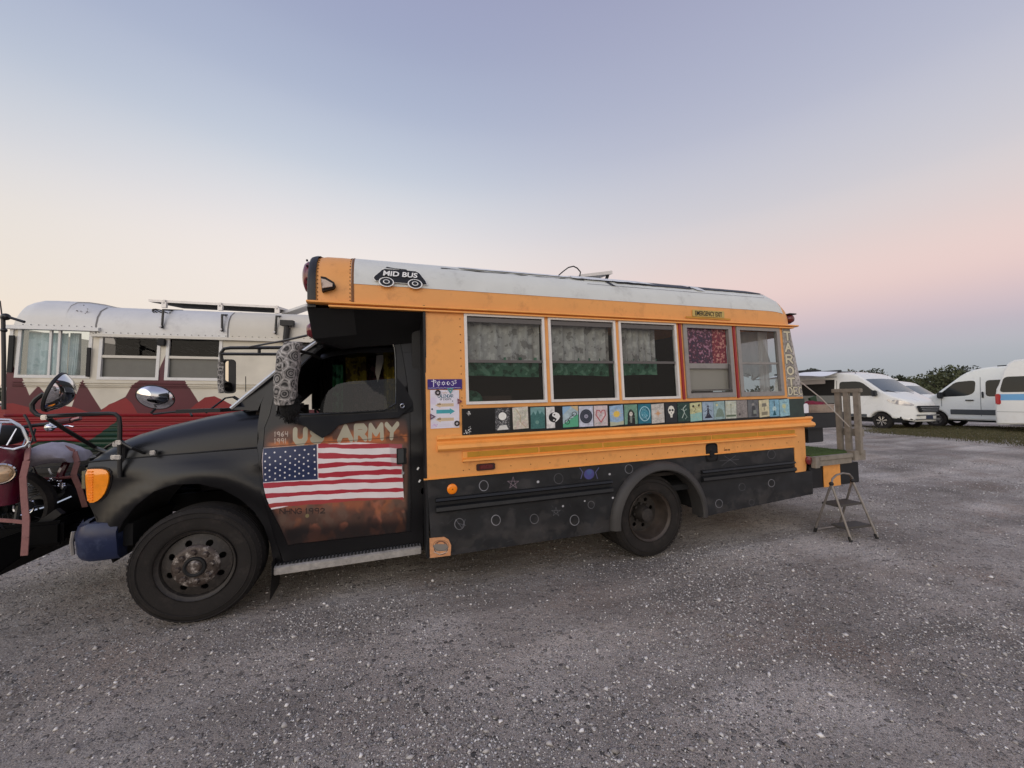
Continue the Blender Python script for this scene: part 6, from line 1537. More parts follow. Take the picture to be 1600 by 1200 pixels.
sheet('event_flyer', [(F0, Z0), (F1 - .004, Z0), (F1 - .001, Z1 - .004), (F0, Z1)], fy, A, image_mat('flyer_print', A.image('flyer'), rough=.5, var=.02), 'white paper calendar of events held by magnets on the orange panel', 'flyer')
X0, X1 = BUS.at(668, 600, fy).x, BUS.at(722, 600, fy).x; Y0_, Y1_ = BUS.at(695, 608, fy).z, BUS.at(695, 592.5, fy).z
A = Art(600, 168, 0, 1, 0, .28, bg=(58, 34, 118)); W_ = (238, 236, 244)
A.line([(.17, .07), (.17, .27)], 11, W_); A.line([(.11, .225), (.20, .225)], 9, W_); A.ring((.205, .215), .035, 9, W_, a0=-90, a1=110)
A.ring((.315, .165), .042, 8, W_, a0=20, a1=330); A.line([(.275, .165), (.355, .175)], 6, W_); A.line([(.33, .24), (.35, .20)], 5, W_); A.line([(.315, .12), (.315, .08)], 5, W_); A.line([(.295, .098), (.335, .098)], 5, W_)
for s in (0, 180): A.line([(.455 + .055 * math.sin(R(s + 120 * k)), .165 + .055 * math.cos(R(s + 120 * k))) for k in range(4)], 6, W_)
A.disc((.60, .165), .052, W_); A.disc((.622, .168), .042, (58, 34, 118)); A.disc((.635, .165), .016, W_)
A.line([(.69, .205), (.72, .22), (.745, .20), (.725, .17), (.755, .15), (.745, .115), (.71, .10), (.68, .125)], 8, W_); A.line([(.745, .165), (.79, .15), (.83, .17), (.82, .2), (.79, .2)], 7, W_); A.line([(.76, .235), (.80, .225), (.84, .24)], 5, W_); A.disc((.80, .25), .012, W_)
x = .03
while x < .96: L = random.choice([.012, .018, .022]); A.line([(x, .035), (x + L, .035 + random.uniform(-.008, .008))], 7, W_, .75); x += L + .016
A.a0, A.a1, A.b0, A.b1 = X0, X1, Y0_, Y1_
sheet('bumper_sticker', [(X0, Y0_), (X1, Y0_), (X1, Y1_), (X0, Y1_)], fy + .001, A, image_mat('sticker_print', A.image('sticker'), rough=.35, var=.02), 'purple sticker with white symbols spelling peace, above the paper calendar', 'sticker')
def magnet(kind, px, py, r, c, label, rot=0.0):
    q = BUS.at(px, py, fy - .004); m = MB(); n = 22 if kind == 'ring' else 3
    out_ = [(r * math.cos(rot + 2 * math.pi * k / n), r * math.sin(rot + 2 * math.pi * k / n)) for k in range(n)]
    inn = [(a * .46, b * .46) for a, b in out_]
    vs = []
    for y_ in (-.006, 0.0):
        vs += [(a, y_, b) for a, b in out_] + [(a, y_, b) for a, b in inn]
    fs = []
    for k in range(n):
        j = (k + 1) % n; fs += [(k, j, n + j, n + k), (2 * n + k, 3 * n + k, 3 * n + j, 2 * n + j), (k, 2 * n + k, 2 * n + j, j), (n + k, n + j, 3 * n + j, 3 * n + k)]
    m.add(vs, fs); o = m.build(kind + '_magnet', mat(kind + '_magnet_plastic', lin(*c), .4)); place(o, BUS, (q.x, fy - .0022, q.z)); tag(o, label, 'magnet', 'magnets holding the flyer')
magnet('ring', 684, 613.5, .021, (44, 38, 40), 'black ring magnet at the upper left corner of the flyer'); magnet('ring', 714, 661.5, .021, (44, 38, 40), 'black ring magnet at the lower right corner of the flyer')
magnet('triangle', 703.5, 609.5, .028, (70, 150, 152), 'teal triangle magnet between the sticker and the top of the flyer', R(-90)); magnet('triangle', 717.5, 627, .025, (120, 56, 76), 'maroon triangle magnet on the right edge of the flyer', R(0)); magnet('triangle', 675, 651, .027, (96, 60, 96), 'purple triangle magnet on the left edge of the flyer', R(0))

# ================================================================== folding step stool behind the bus
def GP(px, py): # a point of the ground
    p = WORLD.atz(px, py, 0); 
    for _ in range(3): p = WORLD.atz(px, py, ground_h(p.x, p.y))
    return p
A1, A2 = GP(1330, 847), GP(1371, 842); B1, B2 = GP(1273, 831), GP(1311, 825)
mid = (A1 + A2 + B1 + B2) / 4
yT1, yT2 = A1.y * .5 + B1.y * .5, A2.y * .5 + B2.y * .5
T1 = WORLD.at(1299, 756, yT1); T2 = WORLD.at(1332, 751, yT2)
lad = empty('step_stool', mid, 'grey metal folding step stool on the gravel behind the bus', 'step stool')
M_STL = mat('grey_steel_tube', lin(140, 134, 128), .4, metal=.6, var=.2, vscale=20)
def LM(): return MB()
def fin(m, nm, mt, **k): return shift(m, mid).build(nm, mt, lad, **k)
for a, b in ((A1, T1), (A2, T2), (B1, T1), (B2, T2)):
    m = MB(); m.tube([a + Vector((0, 0, .02)), b], .011, 8); fin(m, 'leg', M_STL, smooth=True)
    m = MB(); m.tube([a, a + (b - a).normalized() * .05], .016, 8); fin(m, 'foot', M_RUBBER, smooth=True)
for T_p in (T1, T2):
    m = MB(); m.ball(T_p, .022, 10, 8); fin(m, 'hinge', M_RUBBER, smooth=True)
hoop = [T1, T1 + Vector((0, 0, .05)) + (T2 - T1) * .06, T1 + (T2 - T1) * .25 + Vector((0, 0, .085)), T1 + (T2 - T1) * .55 + Vector((0, 0, .095)), T1 + (T2 - T1) * .85 + Vector((0, 0, .075)), T2 + Vector((0, 0, .03)), T2]
m = MB(); m.tube(hoop, .010, 8); fin(m, 'handle', M_STL, smooth=True)
for f_, dpt, nm in ((.62, .16, 'step'), (.24, .14, 'step')):
    a = A1 + (T1 - A1) * f_; b = A2 + (T2 - A2) * f_
    back = ((B1 + B2) / 2 - (A1 + A2) / 2); back.z = 0; back.normalize()
    m = MB(); m.loft([[a, a - Vector((0, 0, .022)), b - Vector((0, 0, .022)), b], [a + back * dpt, a + back * dpt - Vector((0, 0, .022)), b + back * dpt - Vector((0, 0, .022)), b + back * dpt]], close_u=True, cap=True); fin(m, nm, mat('ribbed_step_rubber', lin(74, 70, 66), .7, bump=.4, bscale=90))
m = MB(); a = B1 + (T1 - B1) * .05; b = B2 + (T2 - B2) * .05; m.tube([a, b], .007, 6); fin(m, 'brace', M_STL, smooth=True)

# ================================================================== the silver and red bus behind
e_red = Vector((.98784, -.15522, -.0087))
RB = Frame((-4.2, 8.46, 0), e_red, (0, 0, 1))
rbus = empty('skoolie_bus', RB, 'long silver bus with dark red mountains painted on it, behind the short bus', 'bus')
def RA(px, py, y=0.0): return RB.at(px, py, y)
x_f = RA(11, 560).x; x_r = x_f + 10.2
M_SILV = mat('dull_silver_roof', lin(210, 210, 208), .5, metal=.15, var=.08, vscale=2.2, dirt=lin(150, 148, 150), dirt_amt=.4, dscale=2)
M_CREAM = mat('cream_paint', lin(210, 205, 192), .5, var=.05, vscale=3)
M_DGLASS = glass('dark_bus_glass', (.30, .30, .30), opacity=.0, refl=.55)
zdrip = RA(300, 528).z; zbelt = RA(240, 600).z; z_rib0 = RA(200, 645).z; zbot = .42
wz0, wz1 = RA(200, 590).z, RA(200, 525).z
A = Art(1500, 640, x_f - .05, x_f + 7.6, .35, zdrip + .1, bg=(208, 202, 186), conv=lambda a, b: (lambda q: (q.x, q.z))(RA(a, b)))
MAR, REDM, GRN, DGR, BLKM = (84, 20, 36), (130, 14, 25), (16, 54, 36), (14, 27, 20), (13, 12, 13)
A.poly([(0, 545), (8, 540), (14, 560), (28, 588), (34, 590), (40, 603), (46, 618), (53, 610), (60, 603), (68, 612), (75, 622), (90, 634), (112, 636), (118, 618), (129, 593), (142, 615), (158, 640), (168, 634), (196, 620), (206, 603), (222, 591), (245, 590), (250, 572), (258, 555), (270, 575), (282, 591), (288, 594), (300, 612), (310, 628), (330, 640), (430, 640), (900, 640), (900, 760), (-20, 760), (-20, 540)], MAR)
A.poly([(258, 553), (262, 566), (275, 590), (245, 590)], (78, 28, 42))
A.poly([(-20, 632), (20, 630), (60, 640), (100, 634), (115, 636), (150, 648), (170, 632), (185, 626), (197, 622), (206, 630), (215, 646), (290, 646), (305, 632), (320, 621), (335, 619), (350, 626), (365, 634), (430, 650), (900, 650), (900, 760), (-20, 760)], REDM)
A.poly([(0, 648), (20, 646), (34, 656), (30, 700), (-20, 700), (-20, 648)], (112, 26, 36), .6)
A.poly([(40, 700), (60, 690), (100, 687), (132, 692), (150, 682), (187, 655), (190, 690), (240, 720), (900, 720), (900, 800), (-20, 800), (-20, 700)], GRN)
A.poly([(40, 720), (80, 700), (130, 704), (160, 700), (200, 716), (900, 735), (900, 900), (-20, 900), (-20, 715)], DGR)
A.poly([(-20, 745), (900, 760), (900, 1200), (-20, 1200)], BLKM)
A.blotch(20, .05, 44)
M_MURAL = image_mat('mural_paint', A.image('mural'), rough=.45, var=.08, vscale=2.5, spec=.4)
rw = [(RA(28, 550).x, RA(139, 550).x, RA(80, 588).z, RA(80, 514).z), (RA(156, 560).x, RA(246, 560).x, RA(200, 591).z, RA(200, 526.5).z), (RA(261, 560).x, RA(343, 560).x, RA(300, 592).z, RA(300, 528).z)]
dx = rw[2][0] - rw[1][0]
for k in range(1, 7): rw.append((rw[2][0] + dx * k, rw[2][1] + dx * k, rw[2][2], rw[2][3])) if k > 1 else None
S_red = lambda x, z: 0.0 if z < 1.7 else (z - 1.7) * .03
panel('side_wall', [(x_f, zbelt - .08), (x_r, zbelt - .08), (x_r, zdrip), (RA(143, 560).x, zdrip), (RA(143, 560).x, RA(100, 513).z), (x_f, RA(20, 510).z)], S_red, M_MURAL, rbus, holes=[[(a, c), (b, c), (b, d), (a, d)] for a, b, c, d in rw], step=.3, thick=.03, art=A)
# corrugated lower side
zs_ = list(np.arange(.42, z_rib0 + .02, .0165)) + [z_rib0 + .03, zbelt - .08]
me = bpy.data.meshes.new('ribbed_skirt'); xs2 = list(np.linspace(x_f + .02, x_r, 22)); vs = []; per = .085
for z in zs_:
    y = -.030 * max(0, math.sin((z - .42) / per * 2 * math.pi)) if z < z_rib0 else 0
    for x in xs2: vs.append((x, y, z))
n_ = len(xs2); fs = [(j * n_ + i, j * n_ + i + 1, (j + 1) * n_ + i + 1, (j + 1) * n_ + i) for j in range(len(zs_) - 1) for i in range(n_ - 1)]
me.from_pydata(vs, [], fs); uvl = me.uv_layers.new(name='UVMap')
for lp in me.loops: uvl.data[lp.index].uv = A.uv(vs[lp.vertex_index][0], vs[lp.vertex_index][2])
link('ribbed_skirt', me, M_MURAL, rbus, smooth=False)
for zz, hh in ((zbelt + .012, .022), (zbelt - .028, .022), (zbelt - .060, .014)):
    me_b = MB(); me_b.prism([(-.002, zz - hh / 2), (-.022, zz - hh / 2 + .004), (-.022, zz + hh / 2 - .004), (-.002, zz + hh / 2)], x_f + .1, x_r, 'X')
    o = me_b.build('belt_rail', M_MURAL, rbus); uvl = o.data.uv_layers.new(name='UVMap')
    for lp in o.data.loops: v = o.data.vertices[lp.vertex_index].co; uvl.data[lp.index].uv = A.uv(v.x, v.z)
m = MB(); m.prism([(-.002, zdrip - .03), (-.04, zdrip - .025), (-.035, zdrip + .02), (.01, zdrip + .03)], RA(143, 560).x, x_r, 'X'); m.build('drip_rail', M_CREAM, rbus)
zd2 = RA(80, 513).z
m = MB(); m.prism([(-.002, zd2 - .035), (-.05, zd2 - .03), (-.045, zd2 + .03), (.01, zd2 + .04)], x_f - .02, RA(157, 520).x, 'X'); m.build('drip_rail', M_SILV, rbus)
# roof
zc = RA(240, 481.5, .45).z
def rprof(z0, zt): return [(.0, z0), (-.005, z0 + (zt - z0) * .3), (.02, z0 + (zt - z0) * .52), (.08, z0 + (zt - z0) * .72), (.20, z0 + (zt - z0) * .87), (.42, z0 + (zt - z0) * .96), (.75, zt + .015), (1.2, zt + .03)]
zf = RA(75, 468, .45).z
S = []
x_s = RA(150, 500).x
stations = [(x_f - .10, .42), (x_f - .07, .62), (x_f + .0, .80), (x_f + .12, .92), (x_f + .32, 1.0), (x_f + .8, 1.0), (x_s - .45, .97), (x_s - .1, .84), (x_s + .02, .78)]
for x, f in stations:
    ztop_ = zd2 + (zf - zd2) * f; P = rprof(zd2 if x < x_s else zdrip, ztop_)
    sh = .0 if x > x_f + .2 else (x_f + .2 - x) * .6
    P = [(y + sh * (1 - min(1, y)), z) for y, z in P]; P = P + [(2.4 - y, z) for y, z in P[-2::-1]]; S.append([Vector((x, y, z)) for y, z in P])
m = MB(); m.loft(S); m.v = m.v; m.build('front_roof_cap', M_SILV, rbus, smooth=True, angle=60)
P = rprof(zdrip, zc); P = P + [(2.4 - y, z) for y, z in P[-2::-1]]
xseam = RA(357, 500).x
for a, b in ((x_s, xseam), (xseam, xseam + 3), (xseam + 3, x_r)):
    m = MB(); m.loft([[Vector((x, y, z + (.0 if a == x_s else .004))) for y, z in P] for x in np.linspace(a, b + .03, 4)]); m.build('roof_panel', M_SILV if a == x_s else M_CREAM, rbus, smooth=True, angle=60)
m = MB()
for xx in (x_s + .01, xseam + .0): m.loft([[Vector((xx - .012, y - .004, z + .005)) for y, z in P], [Vector((xx + .012, y - .004, z + .005)) for y, z in P]])
m.build('roof_seam', mat('roof_joint_grey', lin(120, 118, 116), .6), rbus, smooth=True)  # grey bands over the joints of the roof panels
m = MB(); x = x_f + .2
while x < x_r - 1: m.ball((x, -.006, zdrip + .05 if x > x_s else zd2 + .05), .009, 5, 3); x += .11
for _ in range(12): m.ball((x_s - .2 + random.uniform(-.12, .1), .03, zd2 + random.uniform(.1, .45)), .010, 5, 3)
m.build('rivets', mat('roof_rivet', lin(130, 128, 126), .6), rbus, kind='stuff')
# windows of the red bus
M_WCUR = printed_cloth('white_curtain', lin(190, 204, 206), lin(214, 222, 224), lin(228, 232, 232), 5)
for i, (a, b, c, d) in enumerate(rw):
    fr_ = panel('window', [(a - .03, c - .03), (b + .03, c - .03), (b + .03, d + .03), (a - .03, d + .03)], lambda x, z: S_red(x, z) - .012, M_SILV, rbus, holes=[[(a + .02, c + .02), (b - .02, c + .02), (b - .02, d - .02), (a + .02, d - .02)]], step=.5, thick=.04, smooth=False)
    ys = .03 * (c + d) / 2 - .05
    if i == 0:
        for xx in (RA(91, 550).x, RA(77, 550).x): m = MB(); m.box((xx, .02, (c + d) / 2), (.035, .03, d - c)); m.build('sash', M_SILV, fr_)
        m = MB(); m.loft([[Vector((a, .02, c)), Vector((a, .035, d))], [Vector((b, .02, c)), Vector((b, .035, d))]]); m.build('pane', glass('front_side_glass', (.8, .88, .88), opacity=.05), fr_, fix=False)
        cloth('curtain', a + .05, a + .62, c + .03, d - .05, .12, M_WCUR, rbus, folds=3, depth=.03, seed=61); cloth('curtain', a + .62, RA(112, 550).x, c + .03, d - .04, .14, M_WCUR, rbus, folds=4, depth=.03, seed=62)
    else:
        zm = c + (d - c) * .52
        m = MB(); m.box(((a + b) / 2, .025, zm), (b - a, .03, .045)); m.build('sash', M_CREAM, fr_)
        m = MB(); m.loft([[Vector((a, .03, zm)), Vector((a, .045, d))], [Vector((b, .03, zm)), Vector((b, .045, d))]]); m.build('pane', M_DGLASS, fr_, fix=False)
        m = MB(); m.box(((a + b) / 2, .05, (c + zm) / 2), (b - a, .004, zm - c)); m.build('pane', mat('grey_covered_pane', lin(100, 100, 94), .45, var=.15, vscale=5), fr_)
        g_ = random.Random(70 + i); m = MB()
        for _ in range(16):
            x0_ = g_.uniform(a + .1, b - .1); z0_ = g_.uniform(zm + .08, d - .08); m.tube([Vector((x0_ + .05 * k * math.cos(g_.uniform(-1, 1)), .10, z0_ - .02 * k + g_.uniform(-.015, .015))) for k in range(4)], .003, 3)
        if i < 3: m.build('hanging_fringe', mat('pale_string', lin(170, 170, 172), .8), rbus)
M_DKR = mat('dark_bus_inside', lin(30, 28, 28), .9)
m = MB(); m.box(((x_f + x_r) / 2 + .6, 1.3, 1.7), (x_r - x_f - 1.4, 1.9, 1.9)); m.build('inside', M_DKR, rbus)
m = MB(); m.box((x_f + .03, .06, (zd2 + 1.5) / 2), (.05, .10, zd2 - 1.5)); m.build('front_pillar', M_SILV, rbus)
m = MB(); m.box((RA(18, 555).x, -.012, RA(18, 553).z), (.07, .02, .62)); m.build('front_pillar', M_SEAM, rbus)
m = MB(); m.box((RA(139.5, 565).x + .0, -.016, RA(139, 566).z), (.05, .02, .50)); m.build('door_gap', M_SEAM, rbus)
m = MB(); m.box(((x_f + x_r) / 2, 2.38, 1.3), (x_r - x_f, .04, 1.9)); m.box(((x_f + x_r) / 2, 1.2, .45), (x_r - x_f - .1, 2.3, .1)); m.build('far_wall', M_DKR, rbus)
m = MB(); m.box((x_f + .02, 1.2, 1.05), (.06, 2.3, 1.2)); m.build('front_wall', mat('maroon_paint', lin(*MAR), .5), rbus)
m = MB(); m.loft([[Vector((x_f + .04, .12, 1.6)), Vector((x_f + .04, .12, zd2))], [Vector((x_f + .04, 2.28, 1.6)), Vector((x_f + .04, 2.28, zd2))]]); m.build('windshield', M_DGLASS, rbus, fix=False)
m = MB(); m.box((x_f - .55, 1.2, .95), (1.1, 1.8, .8)); m.build('hood', mat('red_hood_paint', lin(*REDM), .4, var=.2), rbus, bevel=.12)
for xx in (x_f - .4, x_f + 6.6):
    m = MB(); m.lathe([(.1, .0), (.25, -.01), (.47, .0), (.5, .05), (.5, .26), (.2, .28)], (xx, .05, .5), 'Y', 36); m.build('wheel', M_TYRE, rbus, smooth=True)
q = RA(253, 535, -.02); m = MB(); m.box((q.x, -.03, q.z), (.12, .05, .12)); m.build('marker_lamp', M_SEAM, rbus, bevel=.01)
# solar panel on the roof with brackets, vent pipe
p = [RA(232, 467.5, .55), RA(433, 478, .55)]
solar = empty('solar_panel', (0, 0, 0)); solar.parent = rbus
S_ = [p[0], p[1], p[1] + Vector((.0, .98, .10)), p[0] + Vector((0, .98, .10))]
m = MB(); m.loft([[v - Vector((0, 0, .045)) for v in S_], S_], close_u=True, cap=True); m.build('panel_frame', M_ALU, solar)
m = MB(); u = [S_[0] + Vector((.03, .03, -.046)), S_[1] + Vector((-.03, .03, -.046)), S_[2] + Vector((-.03, -.03, -.046)), S_[3] + Vector((.03, -.03, -.046))]; m.loft([[v - Vector((0, 0, .004)) for v in u], u], close_u=True, cap=True); m.build('panel_back', M_SEAM, solar)
for px in (257, 343, 434):
    f_ = (px - 232) / 201.; c_ = p[0] + (p[1] - p[0]) * f_
    m = MB(); m.box(c_ + Vector((0, -.01, -.10)), (.08, .05, .10)); m.box(c_ + Vector((0, -.015, -.04)), (.035, .04, .08)); m.build('bracket', M_ALU, solar)
    a_ = RA(px - 2 if px != 343 else 347, 484 if px < 300 else (492 if px < 400 else 494), -.03); b_ = RA(px - 4 if px != 343 else 347, 513 if px < 300 else (518 if px < 400 else 522), -.03)
    m = MB(); m.tube([a_ + Vector((0, .5, .10)), a_, b_ + Vector((0, -.0, 0))], .020, 6); m.build('strut', M_TUBEBLK, solar, smooth=True)
    m = MB(); m.tube([b_ + Vector((0, -.05, .01)), b_ + Vector((0, -.03, .04))], .016, 6); m.build('bolt', M_ALU, solar)
m = MB(); pts = [RA(240 + 14 * math.cos(k * .5) + 12, 488 + 5 * math.sin(k * .5 * 1.2), .1) for k in range(22)]; m.tube(pts, .010, 5); m.build('cable_coil', M_RUBBER, solar, smooth=True)
m = MB(); a_, b_ = RA(449, 512, -.06), RA(446, 536, -.06); m.tube([a_, b_], .05, 10); m.box(RA(449, 505, -.06), (.22, .1, .10)); m.tube([RA(448, 508, -.06), RA(446, 528, -.06)], .045, 8); m.build('vent_pipe', M_RUBBER, rbus)
m = MB(); a_, b_ = RA(440, 491, .9), RA(478, 478, .9); m.loft([[a_, b_, b_ + Vector((0, .6, .1)), a_ + Vector((0, .6, .1))], [v + Vector((0, 0, .05)) for v in (a_, b_, b_ + Vector((0, .6, .1)), a_ + Vector((0, .6, .1)))]], close_u=True, cap=True); m.build('roof_hatch', M_SILV, rbus)
# mirror pole at its front corner
m = MB(); Yp = -1.2
m.tube([RA(6, 640, Yp), RA(6, 560, Yp), RA(5, 500, Yp), RA(3, 495, Yp)], .022, 8); m.tube([RA(3, 493, Yp), RA(0, 470, Yp)], .008, 5); m.tube([RA(12, 495, Yp), RA(38, 503, Yp)], .02, 6); m.ball(RA(9, 495, Yp), .05, 8, 6); m.ball(RA(6, 516, Yp), .035, 8, 6); m.build('mirror_pole', M_TUBEBLK, rbus, smooth=True)

# ================================================================== motorcycle on a carrier in front of the short bus
mo = Vector((-2.62, .75, .44))
bike = local_thing('motorcycle', mo, 'maroon motorcycle with a cloth covered seat strapped on the carrier', 'motorcycle')
def K(px, py, Y): return BUS.at(px, py, Y)
def kb(m, nm, mt, par=None, **k): return shift(m, mo).build(nm, mt, par or bike, **k)
M_MAROON = mat('maroon_gloss_paint', lin(92, 20, 40), .22, spec=.6, coat=.4, var=.2, vscale=8)
M_GREYCL = mat('grey_seat_cloth', lin(190, 184, 192), .9, var=.2, vscale=14, bump=.6, bscale=30)
M_PINK = mat('faded_pink_strap', lin(140, 98, 94), .85, var=.15, vscale=30, bump=.3, bscale=80)
M_BLKM = mat('black_engine', lin(22, 22, 24), .5, var=.3, vscale=20)
# fairing
a_, b_ = K(-30, 700, .45), K(33, 788, .45); S = []
for k in range(11):
    t = k / 10; z = a_.z + (b_.z - a_.z) * t; w = (b_.x - a_.x) / 2 * (1 - .22 * t ** 2 - .25 * max(0, .12 - t) / .12); cx = (a_.x + b_.x) / 2 - .03 * t
    S.append([Vector((cx + w * math.copysign(abs(math.cos(q)) ** .7, math.cos(q)), .50 + .09 * math.sin(q) * (1 - .3 * t), z)) for q in np.linspace(0, 2 * math.pi, 20, endpoint=False)])
m = MB(); m.loft(S, close_u=True, cap=True); kb(m, 'fairing', M_MAROON, smooth=True, angle=50)
hc = K(0, 741, .36); hn = Vector((.50, -.85, .05)).normalized().to_track_quat('Z', 'Y').to_matrix()
def facing(m): m.v = [tuple(hn @ Vector(v) + hc) for v in m.v]; return m
m = MB(); m.lathe([(.0001, .022), (.03, .018), (.050, .006), (.054, -.02)], (0, 0, 0), 'Z', 26); hl = kb(facing(m), 'headlight', mat('headlight_glass', lin(214, 180, 140), .10, coat=1, metal=.4, var=.3, vscale=30), smooth=True)
m = MB(); m.lathe([(.052, .004), (.060, .012), (.067, .002), (.066, -.04), (.04, -.09), (.0001, -.10)], (0, 0, 0), 'Z', 28); kb(facing(m), 'headlight_ring', M_CHROME, smooth=True)
# wire basket above
m = MB()
pr = [K(x, y, .5) for x, y in ((-10, 660), (20, 660), (34, 668), (44, 690), (46, 700))]; m.tube(pr, .008, 6); m.tube([pr[3], K(45, 684, .6), K(42, 685, .7)], .006, 5)
pr = [K(x, y, .7) for x, y in ((-10, 655), (15, 656), (30, 664), (42, 685))]; m.tube(pr, .008, 6)
m.tube([K(x, y, .42) for x, y in ((-10, 698), (20, 702), (40, 697), (46, 690))], .007, 6)
for x, y, x2, y2 in ((26, 670, 11, 696), (2, 660, -4, 690), (40, 685, 34, 700)): m.tube([K(x, y, .5), K(x2, y2, .45)], .005, 5)
kb(m, 'wire_rack', M_CHROMED, smooth=True)
m = MB(); q = K(8, 680, .62); m.ball(q, .10, 14, 10, (1.1, .8, .7)); kb(m, 'luggage_bundle', M_BLKCLOTH, smooth=True)
# seat under grey cloth
s0, s1 = K(44, 720, .70), K(124, 714, .80); S = []
for k in range(11):
    t = k / 10; c_ = s0.lerp(s1, t); hz = .040 + .035 * math.sin(math.pi * min(1, t * 1.1)) ; dy = .14 + .04 * math.sin(math.pi * t)
    S.append([Vector((c_.x, c_.y + dy * math.cos(q), c_.z + .045 * math.sin(t * 3) + hz * math.sin(q) + .006 * math.sin(q * 5 + k))) for q in np.linspace(0, 2 * math.pi, 18, endpoint=False)])
m = MB(); m.loft(S, close_u=True, cap=True); kb(m, 'seat', M_GREYCL, smooth=True, angle=60)
m = MB(); a_ = K(45, 728, .80); b_ = K(95, 728, .80); m.loft([[K(45, 731, .78), K(60, 724, .78), K(78, 722, .8), K(94, 729, .82)], [K(45, 731, 1.0), K(60, 724, 1.0), K(78, 722, 1.0), K(94, 729, 1.0)]]); kb(m, 'seat_pan', mat('dusty_maroon', lin(110, 70, 78), .7))
m = MB(); m.ball(K(60, 714, .72), .06, 12, 8, (1.5, .7, .35)); kb(m, 'saddle_nose', mat('brown_leather', lin(58, 48, 44), .5), smooth=True)
# handlebar and levers
m = MB(); m.tube([K(30, 668, .9), K(60, 664, .95), K(92, 660, .95), K(126, 654, .9)], .013, 8); kb(m, 'handlebar', M_TUBEBLK, smooth=True)
m = MB(); m.tube([K(90, 660, .94), K(112, 656.5, .92)], .021, 8); kb(m, 'grip', mat('maroon_grip', lin(74, 32, 38), .7), smooth=True)
m = MB(); m.tube([K(112, 656.5, .92), K(126, 653, .9)], .013, 8); kb(m, 'bar_end', mat('pinkish_metal', lin(170, 120, 120), .4, metal=.4), smooth=True)
m = MB(); m.tube([K(70, 670, .9), K(92, 667, .88), K(106, 665, .86), K(115, 667, .86)], .006, 6); m.ball(K(78, 668, .9), .03, 8, 6); m.tube([K(78, 660, .9), K(90, 668, .9)], .008, 6); kb(m, 'brake_lever', M_CHROME, smooth=True)
m = MB(); m.tube([K(55, 690, .9), K(45, 660, .9), K(38, 648, .92)], .008, 5); m.tube([K(55, 670, .95), K(50, 690, .9), K(35, 705, .7)], .007, 5); kb(m, 'control_cable', M_RUBBER, smooth=True)
# frame, engine, wheels
m = MB(); m.tube([K(118, 712, .9), K(104, 722, .86), K(96, 738, .84), K(91, 754, .84)], .022, 8); kb(m, 'frame_tube', M_MAROON, smooth=True)
m = MB(); m.tube([K(44, 747, .8), K(80, 748, .82), K(112, 745, .84)], .011, 6); kb(m, 'frame_tube', mat('pink_tube', lin(140, 84, 84), .5), smooth=True)
for a_, b_, c_ in (((46, 742), (52, 730), (58, 742)), ((76, 732), (80, 740), (83, 742))):
    m = MB(); m.tube([K(*a_, .82), K(*b_, .82), K(*c_, .82)], .007, 5); kb(m, 'seat_spring', M_CHROMED, smooth=True)
m = MB(); q = K(78, 775, .95); m.ball(q, .16, 16, 12, (1.2, .9, .9)); m.box(q + Vector((.12, .15, .02)), (.4, .35, .22)); 
for k in range(7): m.box(q + Vector((.05, -.08, .04 + k * .016)), (.16, .16, .006))
kb(m, 'engine', M_BLKM, smooth=True, angle=40)
m = MB(); g_ = random.Random(5)
for _ in range(14): m.ball(K(g_.uniform(62, 96), g_.uniform(748, 764), .80), g_.uniform(.010, .024), 8, 6, (1.4, .8, .7))
m.tube([K(45, 800, .7), K(80, 790, .75), K(112, 776, .8)], .012, 8); m.lathe([(.05, -.004), (.056, -.008), (.06, 0)], tuple(K(38, 792, .66)), 'Y', 20); kb(m, 'chrome_fittings', M_CHROME, smooth=True)
for px, py, Y, r in ((122, 752, 1.35, .27), (8, 830, .75, .27)):
    q = K(px, py, Y); q.z = .44 + r + .05
    m = MB(); m.lathe([(r - .05, -.03), (r - .02, -.045), (r, -.02), (r, .02), (r - .02, .045), (r - .05, .03)], tuple(q), 'Y', 36, closed=True); wh = kb(m, 'wheel', M_TYRE, smooth=True)
    m = MB(); m.lathe([(.04, -.04), (.04, .04)], tuple(q), 'Y', 12)
    for k in range(14): t = 2 * math.pi * k / 14; m.tube([q, q + Vector((math.cos(t) * (r - .04), 0, math.sin(t) * (r - .04)))], .003, 4, False)
    kb(m, 'spokes', M_TUBEBLK, smooth=True)
m = MB(); m.box(K(112, 728, 1.3), (.5, .4, .14)); kb(m, 'rear_fender', M_BLKM, bevel=.05)
m = MB()
for px, py, Y, r_ in ((60, 775, .92, .13), (80, 790, .9, .14), (105, 780, .95, .15), (118, 760, 1.0, .13), (95, 765, 1.1, .14), (50, 800, .8, .10)): m.ball(K(px, py, Y), r_, 12, 8, (1.1, .8, .8))
m.v = [(x + .012 * math.sin(z * 40 + y * 30), y + .012 * math.sin(x * 37), z + .014 * math.sin(x * 31 + y * 23)) for x, y, z in m.v]
kb(m, 'dark_cover', mat('black_engine_cover', lin(13, 13, 15), .75, spec=.2, bump=.5, bscale=20), smooth=True, angle=80)
